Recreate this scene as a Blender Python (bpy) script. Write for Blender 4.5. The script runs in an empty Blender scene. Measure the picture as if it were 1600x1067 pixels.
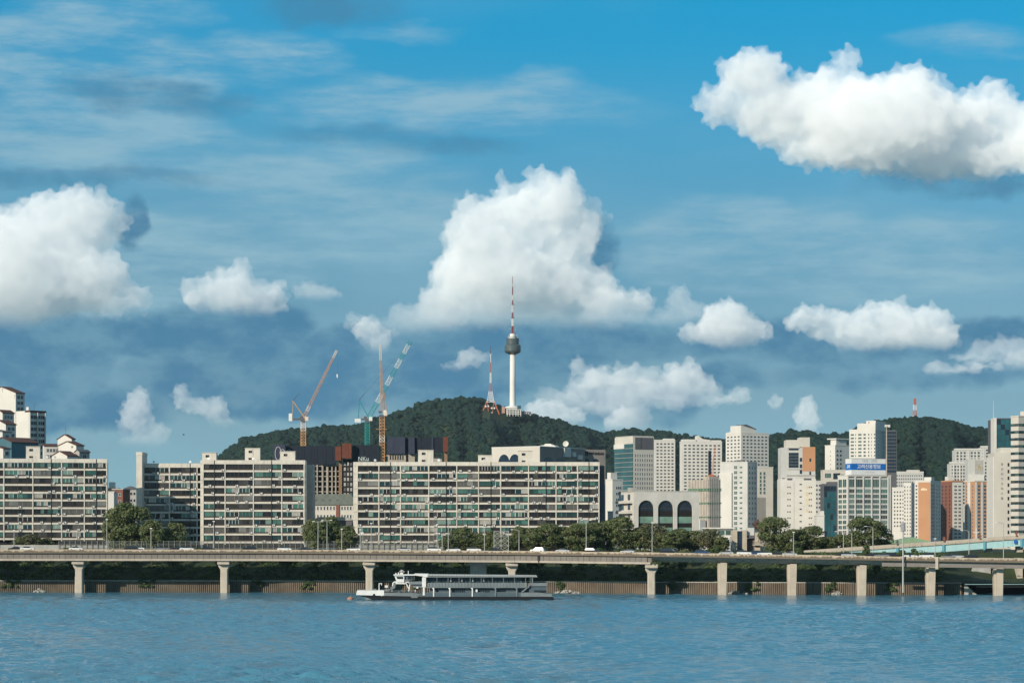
import bpy, bmesh, math, random
import numpy as np
from mathutils import Vector, Matrix

random.seed(7)
rng = np.random.default_rng(7)
scene = bpy.context.scene
COL = scene.collection
R = math.radians

# ------------------------------------------------------------------ camera
# 90 mm lens on a 36 mm sensor; the camera stands 16.6 m above the river and
# looks due north, level, with a rising (shift) lens.
FPX, HOR, CAMH = 4000.0, 845.0, 16.6
cam_d = bpy.data.cameras.new("camera")
cam_d.lens = 90.0
cam_d.sensor_width = 36.0
cam_d.sensor_fit = 'HORIZONTAL'
cam_d.shift_y = (HOR - 533.5) / 1600.0
cam_d.clip_start = 1.0
cam_d.clip_end = 40000.0
cam = bpy.data.objects.new("camera", cam_d)
cam.location = (0, 0, CAMH)
cam.rotation_euler = (R(90), 0, 0)
COL.objects.link(cam)
scene.camera = cam

# ------------------------------------------------------------------ sun
SUN_EL, SUN_AZ = 22.0, 40.0          # elevation; degrees from straight behind the camera round to the left
sv = Vector((-math.sin(R(SUN_AZ)) * math.cos(R(SUN_EL)), -math.cos(R(SUN_AZ)) * math.cos(R(SUN_EL)), math.sin(R(SUN_EL))))
sun_d = bpy.data.lights.new("sun", 'SUN')
sun_d.energy = 4.8
sun_d.angle = R(0.53)
sun_d.color = (1.0, 0.885, 0.73)
sun = bpy.data.objects.new("sun", sun_d)
sun.rotation_euler = (-sv).to_track_quat('-Z', 'Y').to_euler()
sun.location = (-400, -300, 600)
COL.objects.link(sun)

vs = scene.view_settings
vs.view_transform = 'Standard'
vs.look = 'None'
vs.exposure = 0.0
vs.gamma = 1.0
vs.use_curve_mapping = False
scene.cycles.use_denoising = True
scene.cycles.max_bounces = 22
scene.cycles.diffuse_bounces = 2
scene.cycles.glossy_bounces = 3
scene.cycles.transmission_bounces = 3
scene.cycles.transparent_max_bounces = 8
scene.cycles.volume_bounces = 20

# ------------------------------------------------------------------ node helper
class NT:
    """small helper for writing node trees as expressions"""
    def __init__(s, tree):
        s.t = tree
    def n(s, typ, **kw):
        nd = s.t.nodes.new(typ)
        for k, v in kw.items():
            setattr(nd, k, v)
        return nd
    def put(s, sock, v):
        if v is None:
            return
        if hasattr(v, 'is_linked'):
            s.t.links.new(v, sock)
        else:
            sock.default_value = v
    def m(s, op, a, b=None, c=None, clamp=False):
        nd = s.n('ShaderNodeMath', operation=op, use_clamp=clamp)
        s.put(nd.inputs[0], a); s.put(nd.inputs[1], b); s.put(nd.inputs[2], c)
        return nd.outputs[0]
    def v(s, op, a, b=None, c=None):
        nd = s.n('ShaderNodeVectorMath', operation=op)
        s.put(nd.inputs[0], a); s.put(nd.inputs[1], b)
        if c is not None:
            s.put(nd.inputs[2], c)
        return nd.outputs['Value'] if op in ('DOT_PRODUCT', 'LENGTH', 'DISTANCE') else nd.outputs[0]
    def sep(s, a):
        nd = s.n('ShaderNodeSeparateXYZ'); s.put(nd.inputs[0], a)
        return nd.outputs
    def comb(s, x=0.0, y=0.0, z=0.0):
        nd = s.n('ShaderNodeCombineXYZ')
        s.put(nd.inputs[0], x); s.put(nd.inputs[1], y); s.put(nd.inputs[2], z)
        return nd.outputs[0]
    def noise(s, vec, scale, detail=3.0, rough=0.5, dim='2D', color=False, dist=0.0):
        nd = s.n('ShaderNodeTexNoise', noise_dimensions=dim)
        s.put(nd.inputs['Vector'], vec)
        nd.inputs['Scale'].default_value = scale
        nd.inputs['Detail'].default_value = detail
        nd.inputs['Roughness'].default_value = rough
        nd.inputs['Distortion'].default_value = dist
        return nd.outputs[1 if color else 0]
    def smooth(s, x, lo, hi, a=0.0, b=1.0):
        nd = s.n('ShaderNodeMapRange', interpolation_type='SMOOTHSTEP')
        s.put(nd.inputs[0], x); s.put(nd.inputs[1], lo); s.put(nd.inputs[2], hi)
        s.put(nd.inputs[3], a); s.put(nd.inputs[4], b)
        return nd.outputs[0]
    def mix(s, f, a, b, mode='MIX'):
        nd = s.n('ShaderNodeMix', data_type='RGBA', blend_type=mode)
        s.put(nd.inputs[0], f); s.put(nd.inputs[6], a); s.put(nd.inputs[7], b)
        return nd.outputs[2]

def lin(r, g, b, k=1.0):
    """display colour 0..255 -> linear"""
    def f(c):
        c /= 255.0
        return (c / 12.92 if c <= 0.04045 else ((c + 0.055) / 1.055) ** 2.4) * k
    return (f(r), f(g), f(b), 1.0)

# ------------------------------------------------------------------ sky: Nishita air with thin cloud layers by direction
def AP(px):
    return FPX * math.atan((px - 800.0) / FPX)

VEIL = [  # soft bluish cloud in its own shade: the far bank of cloud low in the sky, grey rags higher up
    (60, 530, 210, 42), (300, 530, 150, 46), (410, 505, 80, 46), (540, 575, 190, 62), (740, 560, 200, 60), (900, 540, 190, 34),
    (1190, 530, 120, 36), (1330, 555, 190, 26), (1540, 548, 130, 48), (1660, 550, 120, 50), (960, 628, 120, 30), (1045, 628, 44, 34),
    (60, 605, 70, 80), (690, 610, 120, 46), (430, 622, 190, 40), (140, 640, 130, 34), (1420, 590, 200, 22), (120, 585, 60, 40), (330, 590, 150, 40), (1120, 590, 70, 22), (210, 360, 24, 40), (940, 385, 30, 44), (1500, 285, 140, 32), (235, 155, 130, 32), (330, 168, 60, 24), (520, 20, 120, 34),
    (560, 212, 120, 16), (690, 230, 110, 14), (110, 285, 210, 14), (-80, 570, 90, 70),
]
CIRRUS = [  # thin pale ice cloud
    (700, 165, 330, 46), (840, 132, 90, 20), (420, 90, 130, 46), (640, 50, 90, 14), (170, 30, 150, 36),
    (20, 75, 70, 46), (150, 120, 200, 80), (120, 225, 260, 60), (450, 265, 260, 46), (1160, 385, 230, 76),
    (1240, 385, 90, 9), (1500, 385, 190, 44), (1520, 75, 120, 24), (560, 350, 260, 66), (1400, 440, 260, 40), (250, 420, 220, 80),
]
world = bpy.data.worlds.new("World")
scene.world = world
world.use_nodes = True
wt = world.node_tree
wt.nodes.clear()
W = NT(wt)
SKY_STRENGTH = 0.15
K = 1.0 / SKY_STRENGTH
tc = W.n('ShaderNodeTexCoord')
dx, dy, dz = W.sep(tc.outputs['Generated'])
hl = W.m('SQRT', W.m('ADD', W.m('MULTIPLY', dx, dx), W.m('MULTIPLY', dy, dy)))
az = W.m('MULTIPLY', W.m('ARCTAN2', dx, dy), FPX)
vv = W.m('MINIMUM', W.m('MULTIPLY', W.m('DIVIDE', dz, W.m('MAXIMUM', hl, 0.02)), FPX), 30000.0)
P = W.comb(az, vv, 0.0)

sky = W.n('ShaderNodeTexSky', sky_type='NISHITA')
sky.sun_disc = False
sky.sun_elevation = R(SUN_EL)
sky.sun_rotation = R(180 + SUN_AZ)
sky.altitude = 50.0
sky.air_density = 1.0
sky.dust_density = 0.4
sky.ozone_density = 3.0
# clear dry air: look a little higher into the sky model than the line of sight
W.put(sky.inputs[0], W.v('NORMALIZE', W.comb(dx, dy, W.m('MULTIPLY_ADD', dz, 2.4, 0.10))))
tint = W.mix(W.smooth(vv, 180.0, 930.0), (0.52, 0.585, 0.475, 1.0), (0.08, 1.36, 1.36, 1.0))
base = W.mix(1.0, sky.outputs[0], tint, 'MULTIPLY')

def wrapped(p, warp, scale, detail, stretch):
    ps = W.v('MULTIPLY', p, (1.0 / stretch, 1.0, 1.0))
    w = W.v('SUBTRACT', W.noise(ps, 1.0 / scale, detail, 0.55, color=True), (0.5, 0.5, 0.5))
    q = W.sep(W.v('MULTIPLY_ADD', w, (2 * warp * stretch, 2 * warp, 0.0), p))
    half = math.pi * FPX / 13.0      # the belt of cloud goes on round the whole horizon
    return W.comb(W.m('WRAP', q[0], half, -half), q[1], 0.0)

def field(q, balls, smooth):
    f = None
    for (cx, cy, rx, ry) in balls:
        d = W.v('MULTIPLY_ADD', q, (1.0 / rx, 1.0 / ry, 0.0), (-AP(cx) / rx, -(HOR - cy) / ry, 0.0))
        e = W.m('MULTIPLY_ADD', W.v('DOT_PRODUCT', d, d), -ry, ry)
        f = e if f is None else W.m('SMOOTH_MAX', f, e, smooth)
    return f

# ice cloud
fs = field(wrapped(P, 38.0, 95.0, 7.0, 3.0), CIRRUS, 16.0)
fib = W.noise(W.v('MULTIPLY', P, (1 / 5.0, 1.0, 1.0)), 1 / 48.0, 6.0, 0.65)
a_ice = W.m('MULTIPLY', W.smooth(fs, -16.0, 34.0), W.smooth(fib, 0.28, 0.74, 0.08, 0.70))
c = W.mix(a_ice, base, lin(162, 194, 207, K))
# thin cloud added above the view, whitening the ambient light
hi = W.smooth(W.noise(W.v('MULTIPLY', P, (1 / 2.5, 1.0, 1.0)), 1 / 420.0, 4.0, 0.55), 0.36, 0.62)
c = W.mix(W.m('MULTIPLY', W.m('MULTIPLY', hi, W.smooth(vv, 700.0, 1500.0)), 0.75), c, lin(196, 206, 212, K))
# a milky veil of moisture lower in the sky
mk = W.noise(W.v('MULTIPLY', P, (1 / 3.0, 1.0, 1.0)), 1 / 170.0, 4.0, 0.55)
c = W.mix(W.m('MULTIPLY', W.smooth(vv, 820.0, 420.0, 0.0, 0.52), W.smooth(mk, 0.25, 0.7, 0.5, 1.0)), c, lin(138, 184, 203, K))
# veil
fv = field(wrapped(P, 30.0, 90.0, 6.0, 1.25), VEIL, 14.0)
vn = W.noise(W.v('MULTIPLY', P, (1 / 1.6, 1.0, 1.0)), 1 / 75.0, 5.0, 0.6)
a_veil = W.m('MULTIPLY', W.m('MULTIPLY', W.smooth(fv, -18.0, 24.0), W.smooth(vn, 0.28, 0.66, 0.38, 1.0)), W.smooth(vv, 440.0, 620.0, 1.0, 0.6))
c = W.mix(a_veil, c, lin(70, 126, 160, K))

bg = W.n('ShaderNodeBackground')
bg.inputs[1].default_value = SKY_STRENGTH
W.put(bg.inputs[0], c)
wo = W.n('ShaderNodeOutputWorld')
wt.links.new(bg.outputs[0], wo.inputs[0])
world.cycles.sampling_method = 'MANUAL'
world.cycles.sample_map_resolution = 1024
# ------------------------------------------------------------------ shared helpers
def at(px, py, d):
    """the point seen at photo pixel (px, py) at depth d"""
    return Vector(((px - 800.0) * d / FPX, d, CAMH + (HOR - py) * d / FPX))
def xat(px, d):
    return (px - 800.0) * d / FPX
def zat(py, d):
    return CAMH + (HOR - py) * d / FPX

def link(o, parent=None):
    COL.objects.link(o)
    if parent is not None:
        o.parent = parent
    return o
def tag(o, label=None, cat=None, group=None, kind=None):
    if label: o["label"] = label
    if cat: o["category"] = cat
    if group: o["group"] = group
    if kind: o["kind"] = kind
    return o
def empty(name, loc, rz=0.0, label=None, cat=None, group=None):
    o = bpy.data.objects.new(name, None)
    o.empty_display_size = 1.0
    o.location = loc
    o.rotation_euler = (0, 0, rz)
    link(o)
    return tag(o, label, cat, group)

# ------------------------------------------------------------------ clouds: closed shapes filled with white droplets
CLOUDS = [
    ("tall white cumulus cloud at the left edge of the sky", 12500, 1.0,
     [(15, 425, 105, 95), (90, 365, 75, 68), (132, 345, 48, 48), (84, 322, 34, 28), (126, 310, 26, 19), (152, 322, 24, 24),
      (30, 350, 42, 36), (55, 460, 115, 46), (140, 440, 62, 55), (176, 470, 52, 30), (-50, 400, 90, 90), (190, 352, 14, 20), (-120, 440, 90, 60)]),
    ("small white cumulus cloud right of the tall cloud at the left edge", 14500, 1.0,
     [(365, 462, 55, 36), (377, 426, 20, 26), (318, 457, 34, 30), (420, 466, 34, 28), (345, 440, 28, 20), (405, 482, 50, 18)]),
    ("huge white cumulus cloud towering behind the needle tower", 12000, 1.0,
     [(778, 282, 13, 20), (845, 279, 28, 17), (880, 298, 32, 30), (815, 315, 48, 34), (848, 330, 66, 48), (757, 345, 44, 42),
      (738, 382, 46, 46), (702, 432, 36, 42), (780, 425, 90, 72), (884, 380, 52, 52), (835, 452, 110, 58), (722, 480, 66, 36),
      (900, 452, 70, 52), (962, 480, 58, 36), (1003, 470, 24, 28), (926, 352, 24, 40), (690, 500, 46, 18), (820, 504, 150, 18), (960, 505, 70, 15)]),
    ("round white cumulus puff just right of the huge central cloud", 14000, 1.0,
     [(1135, 510, 38, 34), (1163, 520, 34, 22), (1100, 522, 30, 16)]),
    ("long low white cumulus cloud above the right hill", 14500, 1.0,
     [(1262, 498, 40, 22), (1300, 512, 40, 28), (1345, 520, 50, 32), (1400, 508, 58, 38), (1443, 494, 42, 28), (1440, 526, 58, 26),
      (1484, 520, 22, 26), (1385, 540, 90, 12)]),
    ("great grey-based cloud high in the upper right sky", 9800, 1.0,
     [(1126, 165, 38, 34), (1178, 122, 58, 44), (1325, 96, 28, 25), (1215, 178, 78, 56), (1300, 172, 110, 62), (1420, 142, 56, 44),
      (1385, 190, 120, 66), (1482, 202, 98, 56), (1552, 160, 40, 40), (1590, 212, 70, 52), (1345, 240, 120, 30), (1500, 252, 100, 34),
      (1660, 230, 90, 60), (1720, 260, 70, 40)]),
    ("ragged low white cloud right of the needle tower", 17000, 0.8,
     [(908, 576, 20, 20), (960, 590, 48, 24), (1003, 594, 40, 20), (1060, 590, 34, 26), (1095, 606, 30, 12), (930, 600, 30, 20)]),
    ("low white cloud on the ridge right of the needle tower", 17500, 0.8, [(850, 642, 30, 18), (880, 655, 30, 16)]),
    ("low white cloud puff between tower and white high-rises", 17500, 0.8, [(990, 652, 28, 20), (975, 664, 30, 12)]),
    ("faint low cloud puff above the tallest white apartment tower", 17800, 0.6, [(1155, 622, 22, 12), (1135, 628, 16, 8)]),
    ("tiny round white puff low in the right sky", 17800, 0.8, [(1210, 631, 13, 10)]),
    ("upright white puff standing on the ridge above the orange-panelled tower", 17800, 0.8, [(1260, 645, 18, 22), (1264, 668, 18, 18)]),
    ("low white cloud puff above the gap between the left blocks", 17500, 0.8, [(214, 622, 16, 16), (208, 640, 20, 14), (224, 634, 14, 16), (198, 662, 12, 12), (216, 660, 18, 14), (240, 676, 26, 14), (222, 690, 34, 12)]),
    ("low curling white cloud left of the cranes", 17500, 0.8, [(284, 620, 14, 14), (296, 632, 18, 10), (318, 636, 18, 14), (338, 640, 16, 18), (350, 662, 18, 10), (276, 632, 8, 8)]),
    ("torn white cloud scrap between the crane jibs", 16500, 0.8, [(575, 514, 24, 15), (592, 532, 17, 20)]),
    ("small white cloud scrap left of the needle tower", 16500, 0.8, [(738, 560, 24, 12), (704, 573, 16, 9), (720, 568, 14, 7)]),
    ("faint grey cloud scrap between small left cloud and central cloud", 15500, 0.4, [(490, 456, 30, 15), (515, 460, 20, 10)]),
    ("soft grey cloud shoulder at the left foot of the huge central cloud", 13500, 0.30, [(650, 500, 40, 24), (620, 514, 40, 14), (690, 492, 40, 26)]),
    ("grey cloud puff between the huge central cloud and the round puff", 15000, 0.40, [(1064, 470, 18, 20), (1080, 490, 28, 16), (1048, 500, 32, 14)]),
    ("broad broken cloud low on the ridge right of the needle tower", 18600, 0.45, [(925, 604, 44, 30), (985, 612, 60, 28), (1050, 610, 58, 28), (1104, 618, 44, 14), (880, 622, 36, 16), (945, 640, 60, 20)]),
    ("pale broken cloud at the right edge above the teal tower", 16800, 0.35, [(1560, 544, 50, 22), (1610, 560, 60, 24), (1520, 560, 40, 14)]),
    ("small pale cloud scrap above the orange crane", 16800, 0.5, [(556, 500, 16, 10), (548, 508, 12, 8), (612, 524, 12, 9)]),
    ("flat pale cloud scrap at the lower right of the sky", 15500, 0.5, [(1490, 580, 44, 9), (1530, 570, 34, 10)]),
]
def cloud_material(dens, fade):
    """white droplets, thinning out towards the cloud base"""
    m = bpy.data.materials.new("cloud_droplets")
    m.use_nodes = True
    nt = m.node_tree
    nt.nodes.clear()
    k = NT(nt)
    out = nt.nodes.new('ShaderNodeOutputMaterial')
    v = nt.nodes.new('ShaderNodeVolumePrincipled')
    v.inputs['Color'].default_value = (1, 1, 1, 1)
    v.inputs['Density'].default_value = dens
    v.inputs['Anisotropy'].default_value = -0.35
    if fade:
        g = k.n('ShaderNodeTexCoord').outputs['Generated']
        gz = k.sep(g)[2]
        k.put(v.inputs['Density'], k.m('MULTIPLY', k.smooth(gz, 0.02, fade, 0.02, 1.0), dens))
    nt.links.new(v.outputs[0], out.inputs['Volume'])
    return m
CT = []
for ty, depth in (('CLOUDS', 3), ('VORONOI', 0), ('VORONOI', 0)):
    t = bpy.data.textures.new("cloud_lumps", ty)
    if ty == 'CLOUDS':
        t.noise_depth = depth
    t.noise_scale = 1.0
    CT.append(t)
crng = random.Random(3)
for label, D, dk, balls in CLOUDS:
    s = D / FPX
    bm = bmesh.new()
    big = max(b[2] for b in balls)
    grow = 1.06 if big > 40 else 1.28
    for (cx, cy, rx, ry) in balls:
        rx, ry = rx * grow, ry * grow
        rd = (rx + ry) / 2
        p = at(cx, cy, D + crng.uniform(-0.35, 0.35) * big * s)
        bmesh.ops.create_icosphere(bm, subdivisions=3, radius=1.0, matrix=Matrix.Translation(p) @ Matrix.Diagonal((rx * s, rd * s, ry * s, 1)))
    me = bpy.data.meshes.new("cloud")
    bm.to_mesh(me); bm.free()
    cen = at(sum(b[0] for b in balls) / len(balls), sum(b[1] for b in balls) / len(balls), D)
    me.transform(Matrix.Translation(-cen))
    o = bpy.data.objects.new("cloud", me)
    o.location = cen
    link(o)
    tag(o, label, "cloud", "white clouds over the city")
    mo = o.modifiers.new('melt', 'REMESH'); mo.mode = 'VOXEL'
    vox = 3.0 if big > 40 else 2.2
    mo.voxel_size = vox * s
    scl = 1.0 if big > 40 else 0.55
    for i, (sc, st, mid) in enumerate(((60, 44, 0.5), (26, -24, 0.40), (12, -17, 0.40))):
        ctl = bpy.data.objects.new("cloud_texture_space", None)
        t = CT[i].copy()
        t.noise_scale = sc * s * scl
        d = o.modifiers.new('lumps', 'DISPLACE')
        d.texture = t
        d.texture_coords = 'GLOBAL'
        d.strength = st * s * scl
        d.mid_level = mid
        bpy.data.objects.remove(ctl)
    mo = o.modifiers.new('close', 'REMESH'); mo.mode = 'VOXEL'; mo.voxel_size = vox * s * 0.9
    sm = o.modifiers.new('round', 'SMOOTH'); sm.factor = 0.3; sm.iterations = 1
    me.materials.append(cloud_material(0.022 * dk / s * (1.0 if big > 40 else 1.15), (0.14 if 'upper right' in label else 0.34) if big > 40 else 0.5))
# ------------------------------------------------------------------ mesh helper
class MB:
    def __init__(s):
        s.v, s.f, s.m = [], [], []
    def face(s, pts, mi=0):
        n = len(s.v)
        s.v.extend(tuple(p) for p in pts)
        s.f.append(tuple(range(n, n + len(pts))))
        s.m.append(mi)
        return s
    def box(s, x0, x1, y0, y1, z0, z1, mi=0):
        n = len(s.v)
        s.v += [(x0, y0, z0), (x1, y0, z0), (x1, y1, z0), (x0, y1, z0), (x0, y0, z1), (x1, y0, z1), (x1, y1, z1), (x0, y1, z1)]
        for q in ((0, 3, 2, 1), (4, 5, 6, 7), (0, 1, 5, 4), (1, 2, 6, 5), (2, 3, 7, 6), (3, 0, 4, 7)):
            s.f.append(tuple(n + i for i in q)); s.m.append(mi)
        return s
    def tube(s, a, b, r0, r1=None, n=6, mi=0, cap=True):
        a, b = Vector(a), Vector(b)
        r1 = r0 if r1 is None else r1
        d = (b - a).normalized()
        u = d.orthogonal().normalized(); w = d.cross(u)
        k = len(s.v)
        for c, r in ((a, r0), (b, r1)):
            for i in range(n):
                t = 2 * math.pi * i / n
                s.v.append(tuple(c + (u * math.cos(t) + w * math.sin(t)) * r))
        for i in range(n):
            j = (i + 1) % n
            s.f.append((k + i, k + j, k + n + j, k + n + i)); s.m.append(mi)
        if cap:
            s.f.append(tuple(k + i for i in reversed(range(n)))); s.m.append(mi)
            s.f.append(tuple(k + n + i for i in range(n))); s.m.append(mi)
        return s
    def lathe(s, prof, n=20, mi=0, c=(0, 0, 0)):
        """prof: (radius, z) from bottom to top"""
        k = len(s.v)
        for (r, z) in prof:
            for i in range(n):
                t = 2 * math.pi * i / n
                s.v.append((c[0] + r * math.cos(t), c[1] + r * math.sin(t), c[2] + z))
        for a in range(len(prof) - 1):
            for i in range(n):
                j = (i + 1) % n
                s.f.append((k + a * n + i, k + a * n + j, k + (a + 1) * n + j, k + (a + 1) * n + i)); s.m.append(mi)
        s.f.append(tuple(k + i for i in reversed(range(n)))); s.m.append(mi)
        s.f.append(tuple(k + (len(prof) - 1) * n + i for i in range(n))); s.m.append(mi)
        return s
    def prism(s, poly, axis, a, b, mi=0):
        """poly: 2-D outline; axis 'y': (x,z) outline swept y=a..b; 'x': (y,z) swept in x; 'z': (x,y) swept in z"""
        def P3(p, t):
            return (p[0], t, p[1]) if axis == 'y' else (t, p[0], p[1]) if axis == 'x' else (p[0], p[1], t)
        n = len(poly); k = len(s.v)
        s.v += [P3(p, a) for p in poly] + [P3(p, b) for p in poly]
        for i in range(n):
            j = (i + 1) % n
            s.f.append((k + i, k + j, k + n + j, k + n + i)); s.m.append(mi)
        s.f.append(tuple(k + i for i in reversed(range(n)))); s.m.append(mi)
        s.f.append(tuple(k + n + i for i in range(n))); s.m.append(mi)
        return s
    def mesh(s, name, mats, smooth=False):
        me = bpy.data.meshes.new(name)
        me.from_pydata(s.v, [], s.f)
        for m in (mats if isinstance(mats, (list, tuple)) else [mats]):
            me.materials.append(m)
        me.polygons.foreach_set('material_index', s.m)
        bm = bmesh.new(); bm.from_mesh(me)
        bmesh.ops.recalc_face_normals(bm, faces=bm.faces)
        bm.to_mesh(me); bm.free()
        if smooth:
            me.polygons.foreach_set('use_smooth', [True] * len(me.polygons))
        return me
    def build(s, name, mats, parent=None, loc=(0, 0, 0), rz=0.0, smooth=False):
        return put(name, s.mesh(name, mats, smooth), parent, loc, rz)

def put(name, me, parent=None, loc=(0, 0, 0), rz=0.0, scale=None):
    o = bpy.data.objects.new(name, me)
    o.location = loc
    if rz: o.rotation_euler = (0, 0, rz)
    if scale: o.scale = scale
    return link(o, parent)

def copy_tree(o, parent=None):
    c = o.copy()
    COL.objects.link(c)
    c.parent = parent
    for ch in o.children:
        copy_tree(ch, c)
    return c

# ------------------------------------------------------------------ materials
MATS = {}
def mat(name, rgb, rough=0.8, var=0.12, scale=0.4, streak=0.0, dirt=None, spec=0.25, metal=0.0, bump=0.0, fine=0.0):
    if name in MATS:
        return MATS[name]
    m = bpy.data.materials.new(name)
    m.use_nodes = True
    k = NT(m.node_tree)
    b = m.node_tree.nodes['Principled BSDF']
    b.inputs['Roughness'].default_value = rough
    b.inputs['Specular IOR Level'].default_value = spec
    b.inputs['Metallic'].default_value = metal
    pos = k.n('ShaderNodeNewGeometry').outputs['Position']
    col = rgb + (1.0,) if len(rgb) == 3 else rgb
    c = col
    if var:
        n1 = k.noise(pos, scale, 4.0, 0.6, '3D')
        f = k.m('MULTIPLY_ADD', k.smooth(n1, 0.25, 0.75), 2 * var, 1.0 - var)
        c = k.mix(1.0, c, k.comb(f, f, f), 'MULTIPLY')
    if streak:
        ps = k.v('MULTIPLY', pos, (1.3, 1.3, 0.14))
        n2 = k.smooth(k.noise(ps, 1.0, 4.0, 0.65, '3D'), 0.50, 0.72)
        d = dirt if dirt else tuple(x * 0.35 for x in rgb)
        c = k.mix(k.m('MULTIPLY', n2, streak), c, d + (1.0,))
    if fine:
        n3 = k.noise(pos, 4.0, 3.0, 0.6, '3D')
        f = k.m('MULTIPLY_ADD', n3, 2 * fine, 1.0 - fine)
        c = k.mix(1.0, c, k.comb(f, f, f), 'MULTIPLY')
    k.put(b.inputs['Base Color'], c)
    if bump:
        bn = k.n('ShaderNodeBump')
        bn.inputs['Strength'].default_value = bump
        bn.inputs['Distance'].default_value = 0.05
        k.put(bn.inputs['Height'], k.noise(pos, 3.0, 4.0, 0.6, '3D'))
        m.node_tree.links.new(bn.outputs[0], b.inputs['Normal'])
    MATS[name] = m
    return m

def glass(name, rgb, rough=0.12, var=0.25, scale=0.35):
    return mat(name, rgb, rough, var, scale, spec=0.5)

def leaf_mat(name, a, b_, scale=0.18, trans=0.25):
    if name in MATS:
        return MATS[name]
    m = bpy.data.materials.new(name)
    m.use_nodes = True
    nt = m.node_tree
    k = NT(nt)
    p = nt.nodes['Principled BSDF']
    p.inputs['Roughness'].default_value = 0.65
    p.inputs['Specular IOR Level'].default_value = 0.2
    pos = k.n('ShaderNodeNewGeometry').outputs['Position']
    f = k.smooth(k.noise(pos, scale, 4.0, 0.65, '3D'), 0.3, 0.7)
    c = k.mix(f, a + (1.0,), b_ + (1.0,))
    k.put(p.inputs['Base Color'], c)
    if trans:
        tr = k.n('ShaderNodeBsdfTranslucent')
        k.put(tr.inputs[0], c)
        mx = k.n('ShaderNodeMixShader')
        mx.inputs[0].default_value = trans
        nt.links.new(p.outputs[0], mx.inputs[1]); nt.links.new(tr.outputs[0], mx.inputs[2])
        nt.links.new(mx.outputs[0], nt.nodes['Material Output'].inputs[0])
    MATS[name] = m
    return m

WHITE = mat("white_painted_render", (0.58, 0.535, 0.46), 0.85, 0.10, 0.3, 0.45, (0.30, 0.26, 0.21))
WHITE2 = mat("clean_white_render", (0.59, 0.565, 0.515), 0.85, 0.06, 0.1, 0.12, (0.42, 0.40, 0.36))
CREAM = mat("cream_render", (0.52, 0.485, 0.425), 0.85, 0.07, 0.1, 0.12, (0.4, 0.36, 0.3))
GREYC = mat("grey_concrete", (0.36, 0.35, 0.32), 0.9, 0.14, 0.4, 0.4, (0.2, 0.185, 0.16))
LGREY = mat("light_grey_render", (0.50, 0.49, 0.46), 0.85, 0.08, 0.12, 0.15, (0.33, 0.32, 0.3))
DGREY = mat("dark_grey_cladding", (0.10, 0.10, 0.11), 0.7, 0.1, 0.2)
CONC = mat("stained_concrete", (0.40, 0.345, 0.27), 0.92, 0.16, 0.5, 0.85, (0.10, 0.085, 0.065), fine=0.12)
PIERC = mat("pale_pier_concrete", (0.45, 0.39, 0.315), 0.9, 0.10, 0.4, 0.35, (0.30, 0.25, 0.19), fine=0.08)
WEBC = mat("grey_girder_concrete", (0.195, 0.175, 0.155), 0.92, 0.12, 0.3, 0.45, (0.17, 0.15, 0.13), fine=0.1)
ASPH = mat("asphalt", (0.05, 0.05, 0.052), 0.95, 0.15, 0.3)
STEEL = mat("grey_galvanised_steel", (0.36, 0.37, 0.37), 0.5, 0.05, 1.0, metal=0.3)
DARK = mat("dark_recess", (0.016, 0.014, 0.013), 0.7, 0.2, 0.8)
PIPE = mat("dark_downpipe", (0.03, 0.028, 0.027), 0.6, 0.1, 1.0)
BROWNROOF = mat("brown_roof_tile", (0.095, 0.05, 0.04), 0.85, 0.15, 0.8)
ORANGE = mat("orange_render", (0.45, 0.235, 0.125), 0.85, 0.05, 0.1)
BRICK = mat("red_brown_brick", (0.20, 0.085, 0.06), 0.9, 0.15, 0.7)
ACW = mat("white_metal_casing", (0.62, 0.61, 0.58), 0.5, 0.06, 1.0)
G_DARK = [glass("bronze_glass", (0.020, 0.015, 0.013)), glass("black_brown_glass", (0.011, 0.009, 0.0085)), glass("smoke_brown_glass", (0.032, 0.026, 0.022)),
          glass("grey_smoke_glass", (0.055, 0.050, 0.045))]
G_GREEN = [glass("deep_green_glass", (0.014, 0.042, 0.038)), glass("teal_green_glass", (0.026, 0.080, 0.068)), glass("bright_green_glass", (0.06, 0.15, 0.12)),
           glass("dark_teal_glass", (0.010, 0.034, 0.038)), glass("pale_green_glass", (0.16, 0.23, 0.195))]
G_PALE = [glass("pale_grey_glass", (0.27, 0.27, 0.25)), glass("curtained_glass", (0.34, 0.32, 0.28)), glass("deep_green_glass", ()), glass("bronze_glass", ())]
G_TOWER = glass("tower_window_glass", (0.045, 0.055, 0.062))
G_TOWERG = glass("tower_green_glass", (0.06, 0.11, 0.095))
G_TEAL = glass("teal_curtain_glass", (0.016, 0.085, 0.10), 0.08, 0.35, 0.1)
G_BLUE = glass("dark_blue_glass", (0.012, 0.024, 0.042), 0.08)

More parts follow.
